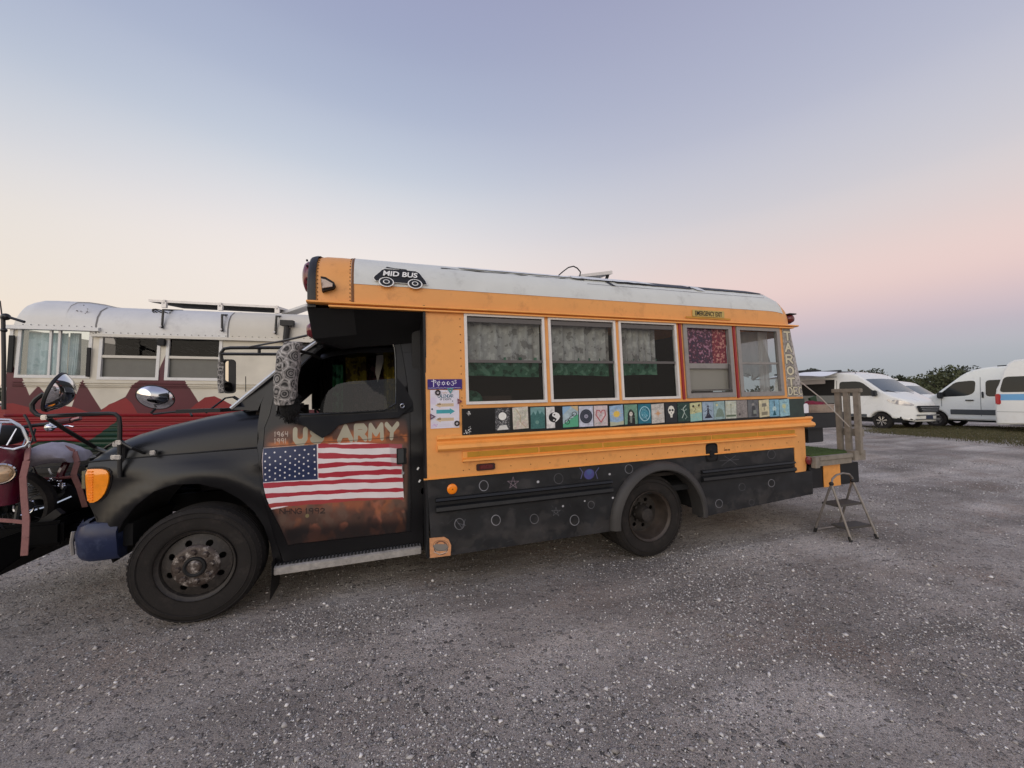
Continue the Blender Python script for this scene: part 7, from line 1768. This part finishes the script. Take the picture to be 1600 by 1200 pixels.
# carrier
co = Vector((-2.6, .9, .40))
car_ = local_thing('motorcycle_carrier', co, 'black steel carrier platform fixed to the front of the short bus', 'carrier')
def kc(m, nm, mt, **k): return shift(m, co).build(nm, mt, car_, **k)
M_CARR = mat('black_carrier_steel', lin(7, 7, 8), .7, spec=.1, var=.3, vscale=6)
a_, b_ = K(-25, 862, .30), K(104, 812, .55)
pl = [K(-30, 852, .35), K(-30, 914, .35), K(104, 822, .62), K(104, 806, .62)]
m = MB(); m.loft([pl, [v + Vector((0, 1.35, 0)) for v in pl]], close_u=True, cap=True); kc(m, 'platform', M_CARR, bevel=.01)
for yy in (.7, 1.7):
    m = MB(); m.box((-2.0, yy, .58), (.5, .08, .09)); kc(m, 'beam', M_CARR, bevel=.006)
m = MB(); m.box((-2.45, .5, .62), (.8, .05, .16)); kc(m, 'wheel_chock', M_CARR, bevel=.02)
m = MB(); m.box((-2.5, 1.3, .72), (.9, .6, .35)); kc(m, 'wheel_channel', M_CARR, bevel=.02)
m = MB(); m.box(K(72, 815, .62), (.05, .04, .2), Matrix.Rotation(R(50), 3, 'Y')); m.tube([K(-5, 815, .5), K(20, 838, .5), K(30, 790, .55)], .014, 6); kc(m, 'cable', M_RUBBER, smooth=True)
def strap(name, pts, w, label):
    c0_ = pts[0]; m = MB()
    for i in range(len(pts) - 1): m.bar(pts[i], pts[i + 1], w, .006, upv=(0, -1, 0))
    o = shift(m, c0_).build(name, M_PINK); 
    mm = BUS.matrix(); mm.translation = BUS.world(c0_); o.matrix_world = mm; tag(o, label, 'strap', 'faded straps holding the motorcycle')
strap('tie_down_strap', [K(x, y, Y) for x, y, Y in ((44, 700, .50), (42, 720, .40), (36, 745, .38), (38, 780, .36), (41, 812, .34), (40, 840, .32), (38, 868, .32))], .034, 'faded pink strap hanging down beside the maroon fairing')
strap('tie_down_strap', [K(x, y, .34) for x, y in ((-10, 812), (20, 814), (46, 817))], .022, 'faded pink strap running level along the carrier edge')
strap('tie_down_strap', [K(x, y, Y) for x, y, Y in ((80, 696, .78), (100, 699, .76), (116, 706, .74), (121, 722, .72), (115, 742, .72), (124, 762, .74), (133, 792, .80))], .034, 'faded pink strap crossing the grey covered seat')

# ================================================================== camper vans on the far side of the lot
M_VANW = mat('white_van_paint', lin(236, 236, 230), .3, spec=.5, coat=.3, var=.03, vscale=1.5, dirt=lin(200, 194, 180), dirt_amt=.3, dscale=1.5)
M_VANW2 = mat('cool_white_van_paint', lin(238, 240, 234), .3, coat=.3, var=.03, vscale=1.5, dirt=lin(190, 190, 180), dirt_amt=.3, dscale=1.5)
M_VGL = mat('tinted_van_glass', lin(34, 37, 38), .08, spec=.35, coat=.0)
M_WSG = mat('pale_windshield_glass', lin(84, 94, 100), .06, spec=.5, coat=.3)
M_VBLK = mat('black_van_trim', lin(40, 42, 44), .6)
M_LAMP = mat('headlamp_glass', lin(190, 190, 192), .08, coat=1, metal=.3)
M_MOULD = mat('grey_moulding', lin(74, 78, 80), .6)
def at_depth(px, py, Z):
    d = right * (px - 800) + up * (600 - py) + fwd * F_PX
    return Vector((0, 0, CAM_Z)) + d * (Z / F_PX)
def nick(P, f=.13):
    Q = []
    for i in range(len(P)):
        a, p, c = P[i - 1], P[i], P[(i + 1) % len(P)]
        la, lc = math.hypot(a[0] - p[0], a[1] - p[1]), math.hypot(c[0] - p[0], c[1] - p[1]); ta, tc_ = min(.45, .10 / la), min(.45, .10 / lc)
        for t_ in (1, .45): Q.append((p[0] + (a[0] - p[0]) * ta * t_, p[1] + (a[1] - p[1]) * ta * t_)) if t_ == 1 else None
        Q.append((p[0] + (a[0] - p[0]) * ta * .3 + (c[0] - p[0]) * tc_ * .3, p[1] + (a[1] - p[1]) * ta * .3 + (c[1] - p[1]) * tc_ * .3))
        Q.append((p[0] + (c[0] - p[0]) * tc_, p[1] + (c[1] - p[1]) * tc_))
    return Q
def van(name, label, front_axle, heading, prof, L, wd, axles, wr, paint, side_windows, trim=None, hub=M_CHROMED, vis=1, group='camper vans parked across the lot', ws=None, rimspokes=False, shift_=True):
    """prof: upper outline (x from the nose, z), front bottom to rear bottom; axles: x of the two wheels"""
    h = Vector((heading[0], heading[1], 0)).normalized()
    if name != 'x' and shift_: front_axle = front_axle + Vector((wd / 2, 0, 0))
    ex_ = -h; O = front_axle - ex_ * axles[0]; O.z = ground_h(front_axle.x, front_axle.y) - .01
    fr_ = Frame(O, ex_, (0, 0, 1)); v = empty(name, fr_, label, 'van', group)
    sill = prof[0][1]
    bottom = []
    for ax in axles[::-1]:
        bottom += [(ax + (wr + .07) * math.cos(R(a)), wr + (wr + .07) * math.sin(R(a))) for a in range(0, 181, 20) if wr + (wr + .07) * math.sin(R(a)) > sill - .001]
    P = smooth_poly([prof[0]] + prof[1:-1] + [prof[-1]], 1, closed=False)[:]
    out_ = P + bottom
    hw = wd / 2
    def inset(x, z): 
        o = .055 * max(0, z - 1.1) ** 1.5 + .42 * max(0, (.75 - x) / .75) ** 2 * (1 if z < 1.35 else .7) + .05 * max(0, (x - L + .25) / .25) ** 2
        return o
    inn = grow(out_, -.05)
    for sg in (1, -1):
        panel('body_side', inn, lambda x, z: sg * (hw - inset(x, z)), paint, v, step=.22, thick=0)
    rows = []
    def bulge(x, u): return -.09 * (1 - u * u) if x < 1.6 else (.05 * (1 - u * u) if x > L - .4 else 0)
    n = len(out_); m = MB()
    cols = [[Vector((inn[i][0], (hw - inset(*inn[i])), inn[i][1])) for i in range(n)]]
    for u in (.97, .75, .4, 0, -.4, -.75, -.97):
        cols.append([Vector((out_[i][0] + (bulge(out_[i][0], u) * max(0, 1 - max(0, out_[i][0]) / 2.0) if out_[i][0] < 2 else bulge(out_[i][0], u)), (hw - inset(*out_[i]) ) * u, out_[i][1] + (.05 * (1 - u * u) if out_[i][1] > 2.2 else .03 * (1 - u * u) * (out_[i][1] > .9)))) for i in range(n)])
    cols.append([Vector((inn[i][0], -(hw - inset(*inn[i])), inn[i][1])) for i in range(n)])
    m.loft(cols, close_u=True); body_ = m.build('body', paint, v, smooth=True, angle=38)
    for ax in axles:
        for sg in (1, -1):
            m = MB(); m.lathe([(wr * .62, 0), (wr * .66, -.01), (wr * .93, 0), (wr, .04), (wr, .2), (wr * .6, .22)], (0, 0, 0), 'Y', 28)
            m.v = [(x + ax, sg * (hw - .06) - sg * y, z + wr) for x, y, z in m.v]; w_ = m.build('wheel', M_TYRE, v, smooth=True, angle=50)
            if sg == vis:
                m = MB(); m.lathe([(.0001, .05), (wr * .6, .05), (wr * .62, .0)], (0, 0, 0), 'Y', 20)
                m.v = [(x + ax, sg * (hw - .06) - sg * y, z + wr) for x, y, z in m.v]; m.build('rim', M_SEAM if rimspokes else mat('grey_rim', lin(96, 94, 92), .5, metal=.3), w_, smooth=True)
                if rimspokes:
                    m = MB()
                    for k in range(7):
                        t = 2 * math.pi * k / 7 + .2
                        for d_ in (-.13, .13): m.bar(Vector((ax + .03 * math.cos(t), sg * (hw - .07), wr + .03 * math.sin(t))), Vector((ax + wr * .58 * math.cos(t + d_), sg * (hw - .075), wr + wr * .58 * math.sin(t + d_))), .022, .02, upv=(0, 1, 0))
                    m.build('spoke', M_CHROMED, w_, kind=None)
                else:
                    m = MB()
                    for k in range(6): t = k * math.pi / 3; m.ball((ax + wr * .4 * math.cos(t), sg * (hw - .10), wr + wr * .4 * math.sin(t)), wr * .11, 8, 5)
                    m.build('rim_hole', M_SEAM, w_, smooth=True)
    m = MB(); m.box((L / 2, 0, .42), (L - .6, wd - .25, .25)); m.build('underbody', M_DARK, v)
    for nm_, pts, mt in side_windows:
        P_ = nick(pts) if nm_ in ('window', 'door_window', 'headlamp') else pts
        panel(nm_, P_, lambda x, z: vis * (hw - inset(x, z) + .006), mt, v, step=.25, thick=0, map3=None)
    if trim:
        for (x0, x1, z0, z1) in trim:
            m = MB(); m.box(((x0 + x1) / 2, vis * (hw + .004), (z0 + z1) / 2), (x1 - x0, .03, z1 - z0)); m.build('side_moulding', M_MOULD, v, bevel=.008)
    if ws:
        (xa, za), (xb, zb) = ws; S = []
        for t in np.linspace(0, 1, 5):
            x, z = xa + (xb - xa) * t, za + (zb - za) * t; S.append([Vector((x + (bulge(x, u) * max(0, 1 - x / 2.0)) - .018, (hw - inset(x, z)) * u * .93, z + .018 + .03 * (1 - u * u))) for u in (-1, -.8, -.5, 0, .5, .8, 1)])
        m = MB(); m.loft(S); m.build('windshield', M_WSG, v, smooth=True, fix=False)
        m = MB()
        for sg in (-.55, .25): m.bar(Vector((xa - .06, hw * sg, za + .05)), Vector((xa + .12, hw * (sg + .5), za + .18)), .02, .02)
        m.build('wiper', M_VBLK, v)
    return v, fr_, hw, inset
# --- white van with an awning (low nose, split front)
fa = at_depth(1379.5, 671, 16.3)
prof1 = [(.02, .36), (-.03, .50), (-.02, .80), (.02, 1.06), (.14, 1.22), (.70, 1.45), (1.52, 2.14), (1.85, 2.40), (2.5, 2.52), (5.7, 2.54), (5.95, 2.40), (6.02, .50), (5.98, .40)]
sw = [('door_window', [(.98, 1.42), (1.05, 1.52), (1.62, 2.02), (1.85, 2.08), (2.55, 2.08), (2.55, 1.42)], M_VGL), ('headlamp', [(-.02, .98), (.04, 1.10), (.30, 1.22), (.74, 1.27), (.62, 1.14), (.30, 1.02)], M_LAMP),
      ('seam', [(2.66, .55), (2.68, .55), (2.68, 2.15), (2.66, 2.15)], M_VBLK)]
v1, f1, hw1, in1 = van('camper_van', 'white camper van with a stretched awning over its open side door', fa, (-.07, -1), prof1, 6.0, 2.05, (.95, 4.98), .345, M_VANW, sw, trim=[(1.45, 2.65, .50, .62), (4.9 - 2.0, 4.4, .50, .62)], vis=1, ws=((.74, 1.47), (1.54, 2.14)), rimspokes=True)
def v1b(m, nm, mt, **k): return m.build(nm, mt, v1, **k)
m = MB(); m.box((3.55, hw1 - .03, 1.40), (1.55, .06, 1.60)); v1b(m, 'door_opening', mat('dark_van_inside', lin(22, 20, 20), .9))
m = MB(); m.box((3.75, hw1 + .03, 1.36), (2.1, .12, .18)); m.box((3.75, hw1 + .05, 1.18), (2.1, .06, .2)); v1b(m, 'side_counter', mat('grey_counter', lin(120, 120, 116), .6), bevel=.01)
m = MB(); m.box((4.15, hw1 + .02, 2.12), (2.0, .08, .20)); v1b(m, 'raised_locker', mat('grey_locker', lin(176, 170, 168), .5), bevel=.02)
m = MB(); S = []
for k in range(9):
    t = k / 8; S.append([Vector((x, hw1 - .05 + 1.5 * t, 2.60 - .22 * t - .10 * math.sin(math.pi * t) + .05 * math.sin(x * 2))) for x in (2.6, 3.4, 4.2, 5.0, 5.9)])
m.loft(S); S2 = [[q + Vector((0, 0, .012)) for q in r_] for r_ in S]; m.loft(S2)
v1b(m, 'awning', mat('white_awning_cloth', lin(238, 238, 238), .7), smooth=True)
m = MB(); m.tube([Vector((2.5, hw1 - .1, 2.60)), Vector((5.9, hw1 - .1, 2.62))], .05, 8); m.box((1.75 + 2.6, .2, 2.60), (2.6, 1.4, .05)); v1b(m, 'roof_rail', M_VBLK)
m = MB(); m.box((5.0, .1, 2.70), (1.5, .9, .20)); v1b(m, 'roof_box', M_VBLK, bevel=.06)
for sg in (1, -1):
    m = MB(); m.box((1.08, sg * (hw1 + .10), 1.52), (.14, .20, .26)); v1b(m, 'door_mirror', M_VBLK, bevel=.03)
m = MB(); m.prism([(-.62, 1.0), (.62, 1.0), (.50, .74), (-.50, .74)], -.145, -.05, 'X'); 
gr = v1b(m, 'grille', M_VBLK, bevel=.02)
m = MB()
for k in range(3): m.box((-.14, 0, .79 + k * .07), (.02, .85 + .12 * k, .024))
m.build('grille_bar', M_CHROMED, v1)
m = MB(); m.box((-.115, 0, .54), (.03, .36, .14)); v1b(m, 'number_plate', mat('navy_plate', lin(44, 54, 76), .5))
m = MB(); m.box((-.08, 0, .62), (.08, 1.2, .05)); m.box((-.07, 0, .45), (.10, 1.3, .04)); v1b(m, 'bumper_slot', mat('grey_bumper', lin(120, 120, 118), .6), bevel=.01)
m = MB(); m.tube([Vector((1.95, .75, 2.35)), Vector((2.1, .75, 2.62))], .012, 5); v1b(m, 'antenna', M_VBLK)
m = MB(); m.box((2.9, hw1 - .02, 2.33), (.5, .03, .03)); v1b(m, 'roof_trim', mat('grey_strip', lin(140, 140, 138), .6))
# --- long white van facing the other way
fa = at_depth(1460, 664, 17.6)
prof2 = [(.02, .30), (-.02, .75), (.06, 1.02), (.25, 1.15), (.95, 1.36), (1.62, 2.02), (1.98, 2.38), (2.35, 2.56), (2.9, 2.62), (6.7, 2.62), (6.9, 2.45), (6.95, .55), (6.92, .30)]
sw = [('door_window', [(1.16, 1.36), (1.28, 1.56), (1.72, 2.02), (2.20, 2.07), (2.34, 2.04), (2.30, 1.55), (2.10, 1.42)], M_VGL), ('window', [(2.62, 1.38), (2.62, 2.06), (4.05, 2.08), (4.05, 1.38)], M_VGL), ('window', [(4.25, 1.38), (4.25, 2.08), (5.1, 2.08), (5.1, 1.38)], M_VGL), ('window', [(5.3, 1.36), (5.3, 2.08), (6.5, 2.08), (6.5, 1.36)], M_VGL),
      ('seam', [(2.46, .55), (2.48, .55), (2.48, 2.2), (2.46, 2.2)], mat('panel_gap', lin(150, 152, 150), .6)), ('seam', [(1.27, .95), (1.285, .95), (1.285, 1.35), (1.27, 1.35)], M_VBLK)]
v2, f2, hw2, in2 = van('camper_van', 'long white van with a dark side moulding, facing the van with the awning', fa, (-.02, 1), prof2, 6.93, 2.0, (1.02, 5.35), .37, M_VANW2, sw, trim=[(1.55, 4.98, .60, .82)], vis=-1, ws=((.98, 1.40), (1.62, 2.02)))
m = MB(); m.box((1.28, -(hw2 + .10), 1.44), (.16, .20, .28)); m.build('door_mirror', M_VBLK, v2, bevel=.03); m = MB(); m.box((2.15, -(hw2 + .02), 1.22), (.24, .05, .05)); m.build('door_handle', M_VBLK, v2, bevel=.01); m = MB(); m.box((2.54, -(hw2 + .02), 1.45), (.05, .05, .26)); m.build('door_handle', M_VBLK, v2, bevel=.01)
m = MB(); m.tube([Vector((1.95, -.6, 2.3)), Vector((1.95, -.6, 2.6))], .015, 5); m.build('antenna', M_VBLK, v2); m = MB(); m.box((4.6, -.3, 2.64), (3.4, .9, .05)); m.build('roof_rail', M_VBLK, v2)
# --- high roofed van with a blue stripe at the right edge
fb = at_depth(1556, 669, 14.6)
prof3 = [(.02, .30), (-.02, .75), (.06, 1.02), (.25, 1.15), (1.00, 1.36), (1.75, 2.10), (1.85, 2.5), (2.3, 2.74), (5.35, 2.76), (5.65, 2.55), (5.78, 1.9), (5.92, 1.55), (5.95, .36), (5.9, .30)]
sw = [('window', [(2.9, 1.52), (2.9, 2.10), (5.68, 2.10), (5.80, 1.52)], M_VGL), ('stripe', [(1.2, 1.22), (1.2, 1.45), (5.84, 1.45), (5.86, 1.22)], mat('blue_stripe_paint', lin(110, 170, 214), .35)), ('body_crease', [(1.2, .78), (1.2, .80), (5.9, .80), (5.9, .78)], mat('crease_grey', lin(180, 180, 174), .5))]
ax0 = Vector((fb.x, fb.y, 0)) + Vector((0, -1, 0)) * (5.93 - 1.0)
v3, f3, hw3, in3 = van('camper_van', 'high roofed white camper van with a light blue stripe along its side', ax0, (0, -1), prof3, 5.93, 2.0, (1.0, 4.5), .36, M_VANW, sw, vis=1)
m = MB(); m.box((5.84, hw3 - .035, 1.26), (.14, .10, .40)); m.build('tail_light', mat('red_tail_light', lin(178, 40, 46), .25, coat=.6), v3, bevel=.03)
# --- white van farther back between them
fc_ = at_depth(1428, 650, 24)
sw = [('door_window', [(1.10, 1.42), (1.20, 1.50), (1.75, 2.02), (2.35, 2.08), (2.40, 1.42)], M_VGL), ('window', [(2.85, 1.5), (2.85, 2.05), (4.2, 2.05), (4.2, 1.5)], M_VGL)]
v4, f4, hw4, in4 = van('camper_van', 'white van standing behind, seen between the awning van and the long van', fc_, (-.05, -1), [(a, b - (.0 if b < 1.5 else .02)) for a, b in prof1], 6.0, 2.05, (.95, 4.98), .345, M_VANW, sw, vis=1, ws=((.74, 1.46), (1.54, 2.12)))
m = MB(); m.box((3.6, 0, 2.64), (2.2, 1.2, .10)); m.build('roof_unit', M_VANW, v4, bevel=.03); m = MB(); m.box((1.18, hw4 + .10, 1.50), (.14, .20, .26)); m.build('door_mirror', M_VBLK, v4, bevel=.03)

# ================================================================== trees beyond
M_BARK = mat('dark_bark', lin(70, 60, 50), .9)
def leafmat(name, c): return mat(name, c, .8, spec=.15, var=.35, vscale=.8)
LEAF = [leafmat('foliage_olive', (.085, .095, .050)), leafmat('foliage_dark', (.050, .058, .036)), leafmat('foliage_brownish', (.092, .082, .052))]
def tree(P, H, Wd, k, label, n=1500, trunk_h=.3, leaf=.22, name='broadleaf_tree'):
    g_ = random.Random(int(P.x * 13 + H * 7 + k)); P = Vector((P.x, P.y, ground_h(P.x, P.y)))
    t = empty(name, P, label, 'tree', 'trees beyond the vans')
    m = MB(); pts = [Vector((0, 0, -.1)), Vector((g_.uniform(-.1, .1), 0, H * .2)), Vector((g_.uniform(-.2, .2), 0, H * .5)), Vector((g_.uniform(-.3, .3), 0, H * .8))]
    m.tube(pts, .1, 7, r_list=[H * .035, H * .028, H * .018, H * .006])
    cl = []
    for _ in range(12):
        a = g_.uniform(0, 6.28); rr = g_.uniform(.25, .95) * Wd / 2; zc_ = H * g_.uniform(trunk_h + .08, .93); sc = 1 - max(0, (zc_ / H - .55)) * 1.3
        c = Vector((math.cos(a) * rr * sc, math.sin(a) * rr * sc, zc_)); cl.append((c, Wd * g_.uniform(.14, .26)))
        m.tube([pts[1].lerp(pts[2], g_.random()), c * .6 + Vector((0, 0, H * .2)), c], .05, 5, r_list=[H * .012, H * .008, H * .003])
    cl.append((Vector((0, 0, H * .8)), Wd * .22))
    m.build('trunk', M_BARK, t, smooth=True)
    m = MB(); tot = sum(r ** 2 for _, r in cl)
    for c, r in cl:
        for _ in range(int(n * r * r / tot)):
            d = Vector((g_.gauss(0, 1), g_.gauss(0, 1), g_.gauss(0, 1))).normalized() * r * g_.uniform(.45, 1.08) ** .6; d.z *= .72
            p = c + d; s = leaf * g_.uniform(.5, 1.3)
            u = Vector((g_.gauss(0, 1), g_.gauss(0, 1), g_.gauss(0, 1))).normalized(); w = u.cross(Vector((g_.gauss(0, 1), g_.gauss(0, 1), g_.gauss(0, 1)))).normalized()
            m.add([p - u * s, p + w * s * .5, p + u * s, p - w * s * .5], [(0, 1, 2, 3)])
    m.build('crown', LEAF[k % 3], t, fix=False)
def tp(px, Z): p = at_depth(px, 620, Z); return p
LAB = [(1272, 50, 3.6, 3.5, 1, 'small dark tree just beside the rear corner of the short bus'), (1354, 60, 4.6, 5, 1, 'dark round tree above the windshield of the awning van'), (1373, 66, 4.4, 4.5, 2, 'brownish tree to the right of the awning van roof'),
       (1397, 70, 4.4, 4.5, 1, 'small dark tree left of the low white roof unit'), (1414, 72, 4.7, 4.5, 1, 'small dark tree above the white roof unit'), (1436, 66, 4.3, 5.5, 0, 'olive tree above the pale windshield of the van behind'),
       (1462, 48, 4.1, 6, 0, 'leaning olive tree left of the tallest tree'), (1478, 44, 4.9, 5.5, 0, 'broad olive tree, tallest behind the two vans'), (1504, 46, 4.8, 6, 1, 'broad dark tree above the nose of the long van'), (1535, 50, 4.8, 6, 2, 'brownish tree above the roof of the long van'),
       (1572, 42, 5.0, 3.0, 1, 'spiky dark palm-like tree at the high roofed van'), (1330, 62, 3.9, 5, 2, 'low brownish tree over the dark roof box')]
TOPS = {1272: 572, 1354: 577, 1373: 579, 1397: 586, 1414: 585, 1436: 586, 1462: 590, 1478: 575, 1504: 573, 1535: 577, 1572: 572, 1330: 578}
for px, Z, H, Wd, k, lb in LAB:
    H = (624.5 - TOPS[px]) / 601 * Z + .80
    tree(tp(px, Z), H, Wd, k, lb, n=1500 if Z < 55 else 900, leaf=.20 if Z < 55 else .26)

# ================================================================== grass strip and loose stones
def rand_mat(name, stops, rough=.9):
    m = bpy.data.materials.new(name); m.use_nodes = True; nt = m.node_tree; b = nt.nodes['Principled BSDF']
    g_ = nt.nodes.new('ShaderNodeNewGeometry'); r = nt.nodes.new('ShaderNodeValToRGB'); e = r.color_ramp.elements
    while len(e) < len(stops): e.new(.5)
    for q, (p, c) in zip(e, stops): q.position = p; q.color = (*c, 1)
    nt.links.new(g_.outputs['Random Per Island'], r.inputs[0]); nt.links.new(r.outputs[0], b.inputs['Base Color']); b.inputs['Roughness'].default_value = rough; b.inputs['Specular IOR Level'].default_value = .2
    return m
g = np.random.default_rng(3)
pa, pb, pc, pd = GP(1370, 676), GP(1640, 700), GP(1640, 668), GP(1395, 664)
m = MB(); vs = []; fs = []
for _ in range(26000):
    u, v = g.random(), g.random() 
    p = (pa * (1 - u) + pb * u) * (1 - v) + (pd * (1 - u) + pc * u) * v
    x, y = p.x + g.normal(0, .35), p.y + g.normal(0, .35); z = ground_h(x, y); h = g.uniform(.02, .075); a = g.uniform(0, 6.28); w = .012; k = len(vs)
    vs += [(x - w * math.cos(a), y - w * math.sin(a), z), (x + w * math.cos(a), y + w * math.sin(a), z), (x + g.normal(0, .02), y + g.normal(0, .02), z + h)]; fs.append((k, k + 1, k + 2))
m.v = vs; m.f = fs
tag(m.build('grass', rand_mat('dry_grass', [(0, (.07, .075, .03)), (.5, (.10, .09, .045)), (1, (.15, .125, .07))]), fix=False), kind='stuff')
OCT = [(1, 0, 0), (-1, 0, 0), (0, 1, 0), (0, -1, 0), (0, 0, 1), (0, 0, -1)]; OF = [(0, 2, 4), (2, 1, 4), (1, 3, 4), (3, 0, 4), (2, 0, 5), (1, 2, 5), (3, 1, 5), (0, 3, 5)]
N = 75000
# more stones near the camera, in drifts
pos = []
while len(pos) < N:
    d = g.uniform(.8, 1) * 0 + 1.1 * math.exp(g.random() * 2.5); a = g.uniform(-.95, 1.35)
    x, y = d * math.sin(a + .05), d * math.cos(a + .05)
    if y > 3.05 + .0 and x < 4.9 and y < 5.3 and x > -2.3: 
        if g.random() > .15: continue
    dr = .5 + .5 * math.sin(x * 1.9 + 1.3 * math.sin(y * 1.3)) * math.sin(y * 1.5 + math.sin(x * .9))
    if g.random() > .10 + .90 * dr ** 1.8: continue
    pos.append((x, y, d))
vs = np.empty((N * 6, 3), np.float32); base = np.array(OCT, np.float32)
for i, (x, y, d) in enumerate(pos):
    s = .0026 + .0060 * g.random() ** 3 + (.014 * g.random() if g.random() < .03 else 0) + .0006 * d
    jit = base * g.uniform(.6, 1.25, (6, 3)) * s * np.array([1, 1, .62]) + g.normal(0, .12 * s, (6, 3))
    a = g.uniform(0, 6.28); ca, sa = math.cos(a), math.sin(a)
    vs[i * 6:i * 6 + 6, 0] = jit[:, 0] * ca - jit[:, 1] * sa * .75 + x; vs[i * 6:i * 6 + 6, 1] = jit[:, 0] * sa + jit[:, 1] * ca * .75 + y
    vs[i * 6:i * 6 + 6, 2] = jit[:, 2] + ground_h(x, y) + s * .25
me = bpy.data.meshes.new('loose_stones'); idx = (np.array(OF)[None] + (np.arange(N) * 6)[:, None, None]).reshape(-1, 3)
me.vertices.add(N * 6); me.vertices.foreach_set('co', vs.ravel()); me.loops.add(idx.size); me.loops.foreach_set('vertex_index', idx.ravel().astype(np.int32))
me.polygons.add(len(idx)); me.polygons.foreach_set('loop_start', np.arange(0, idx.size, 3, dtype=np.int32)); me.polygons.foreach_set('loop_total', np.full(len(idx), 3, np.int32)); me.update(calc_edges=True); me.validate()
tag(link('loose_stones', me, rand_mat('pale_stone', [(0, (.18, .165, .15)), (.4, (.36, .33, .305)), (.7, (.56, .53, .49)), (1, (.86, .83, .79))])), kind='stuff')
# ================================================================== the far edge of the field
g_ = random.Random(77); m = MB()
for k in range(9000):
    a = g_.uniform(-1.3, 1.75); d = g_.uniform(112, 128); x, y = d * math.sin(a), d * math.cos(a)
    top = 3.9 + .7 * math.sin(a * 37) + .5 * math.sin(a * 91 + 1); z = top * g_.random() ** .7; s = g_.uniform(.3, .75)
    u = Vector((g_.gauss(0, 1), g_.gauss(0, 1), g_.gauss(0, 1))).normalized(); w = u.cross(Vector((g_.gauss(0, 1), g_.gauss(0, 1), g_.gauss(0, 1)))).normalized(); p = Vector((x, y, z + .1))
    m.add([p - u * s, p + w * s * .6, p + u * s, p - w * s * .6], [(0, 1, 2, 3)])
tag(m.build('woods', LEAF[1], fix=False), kind='stuff')
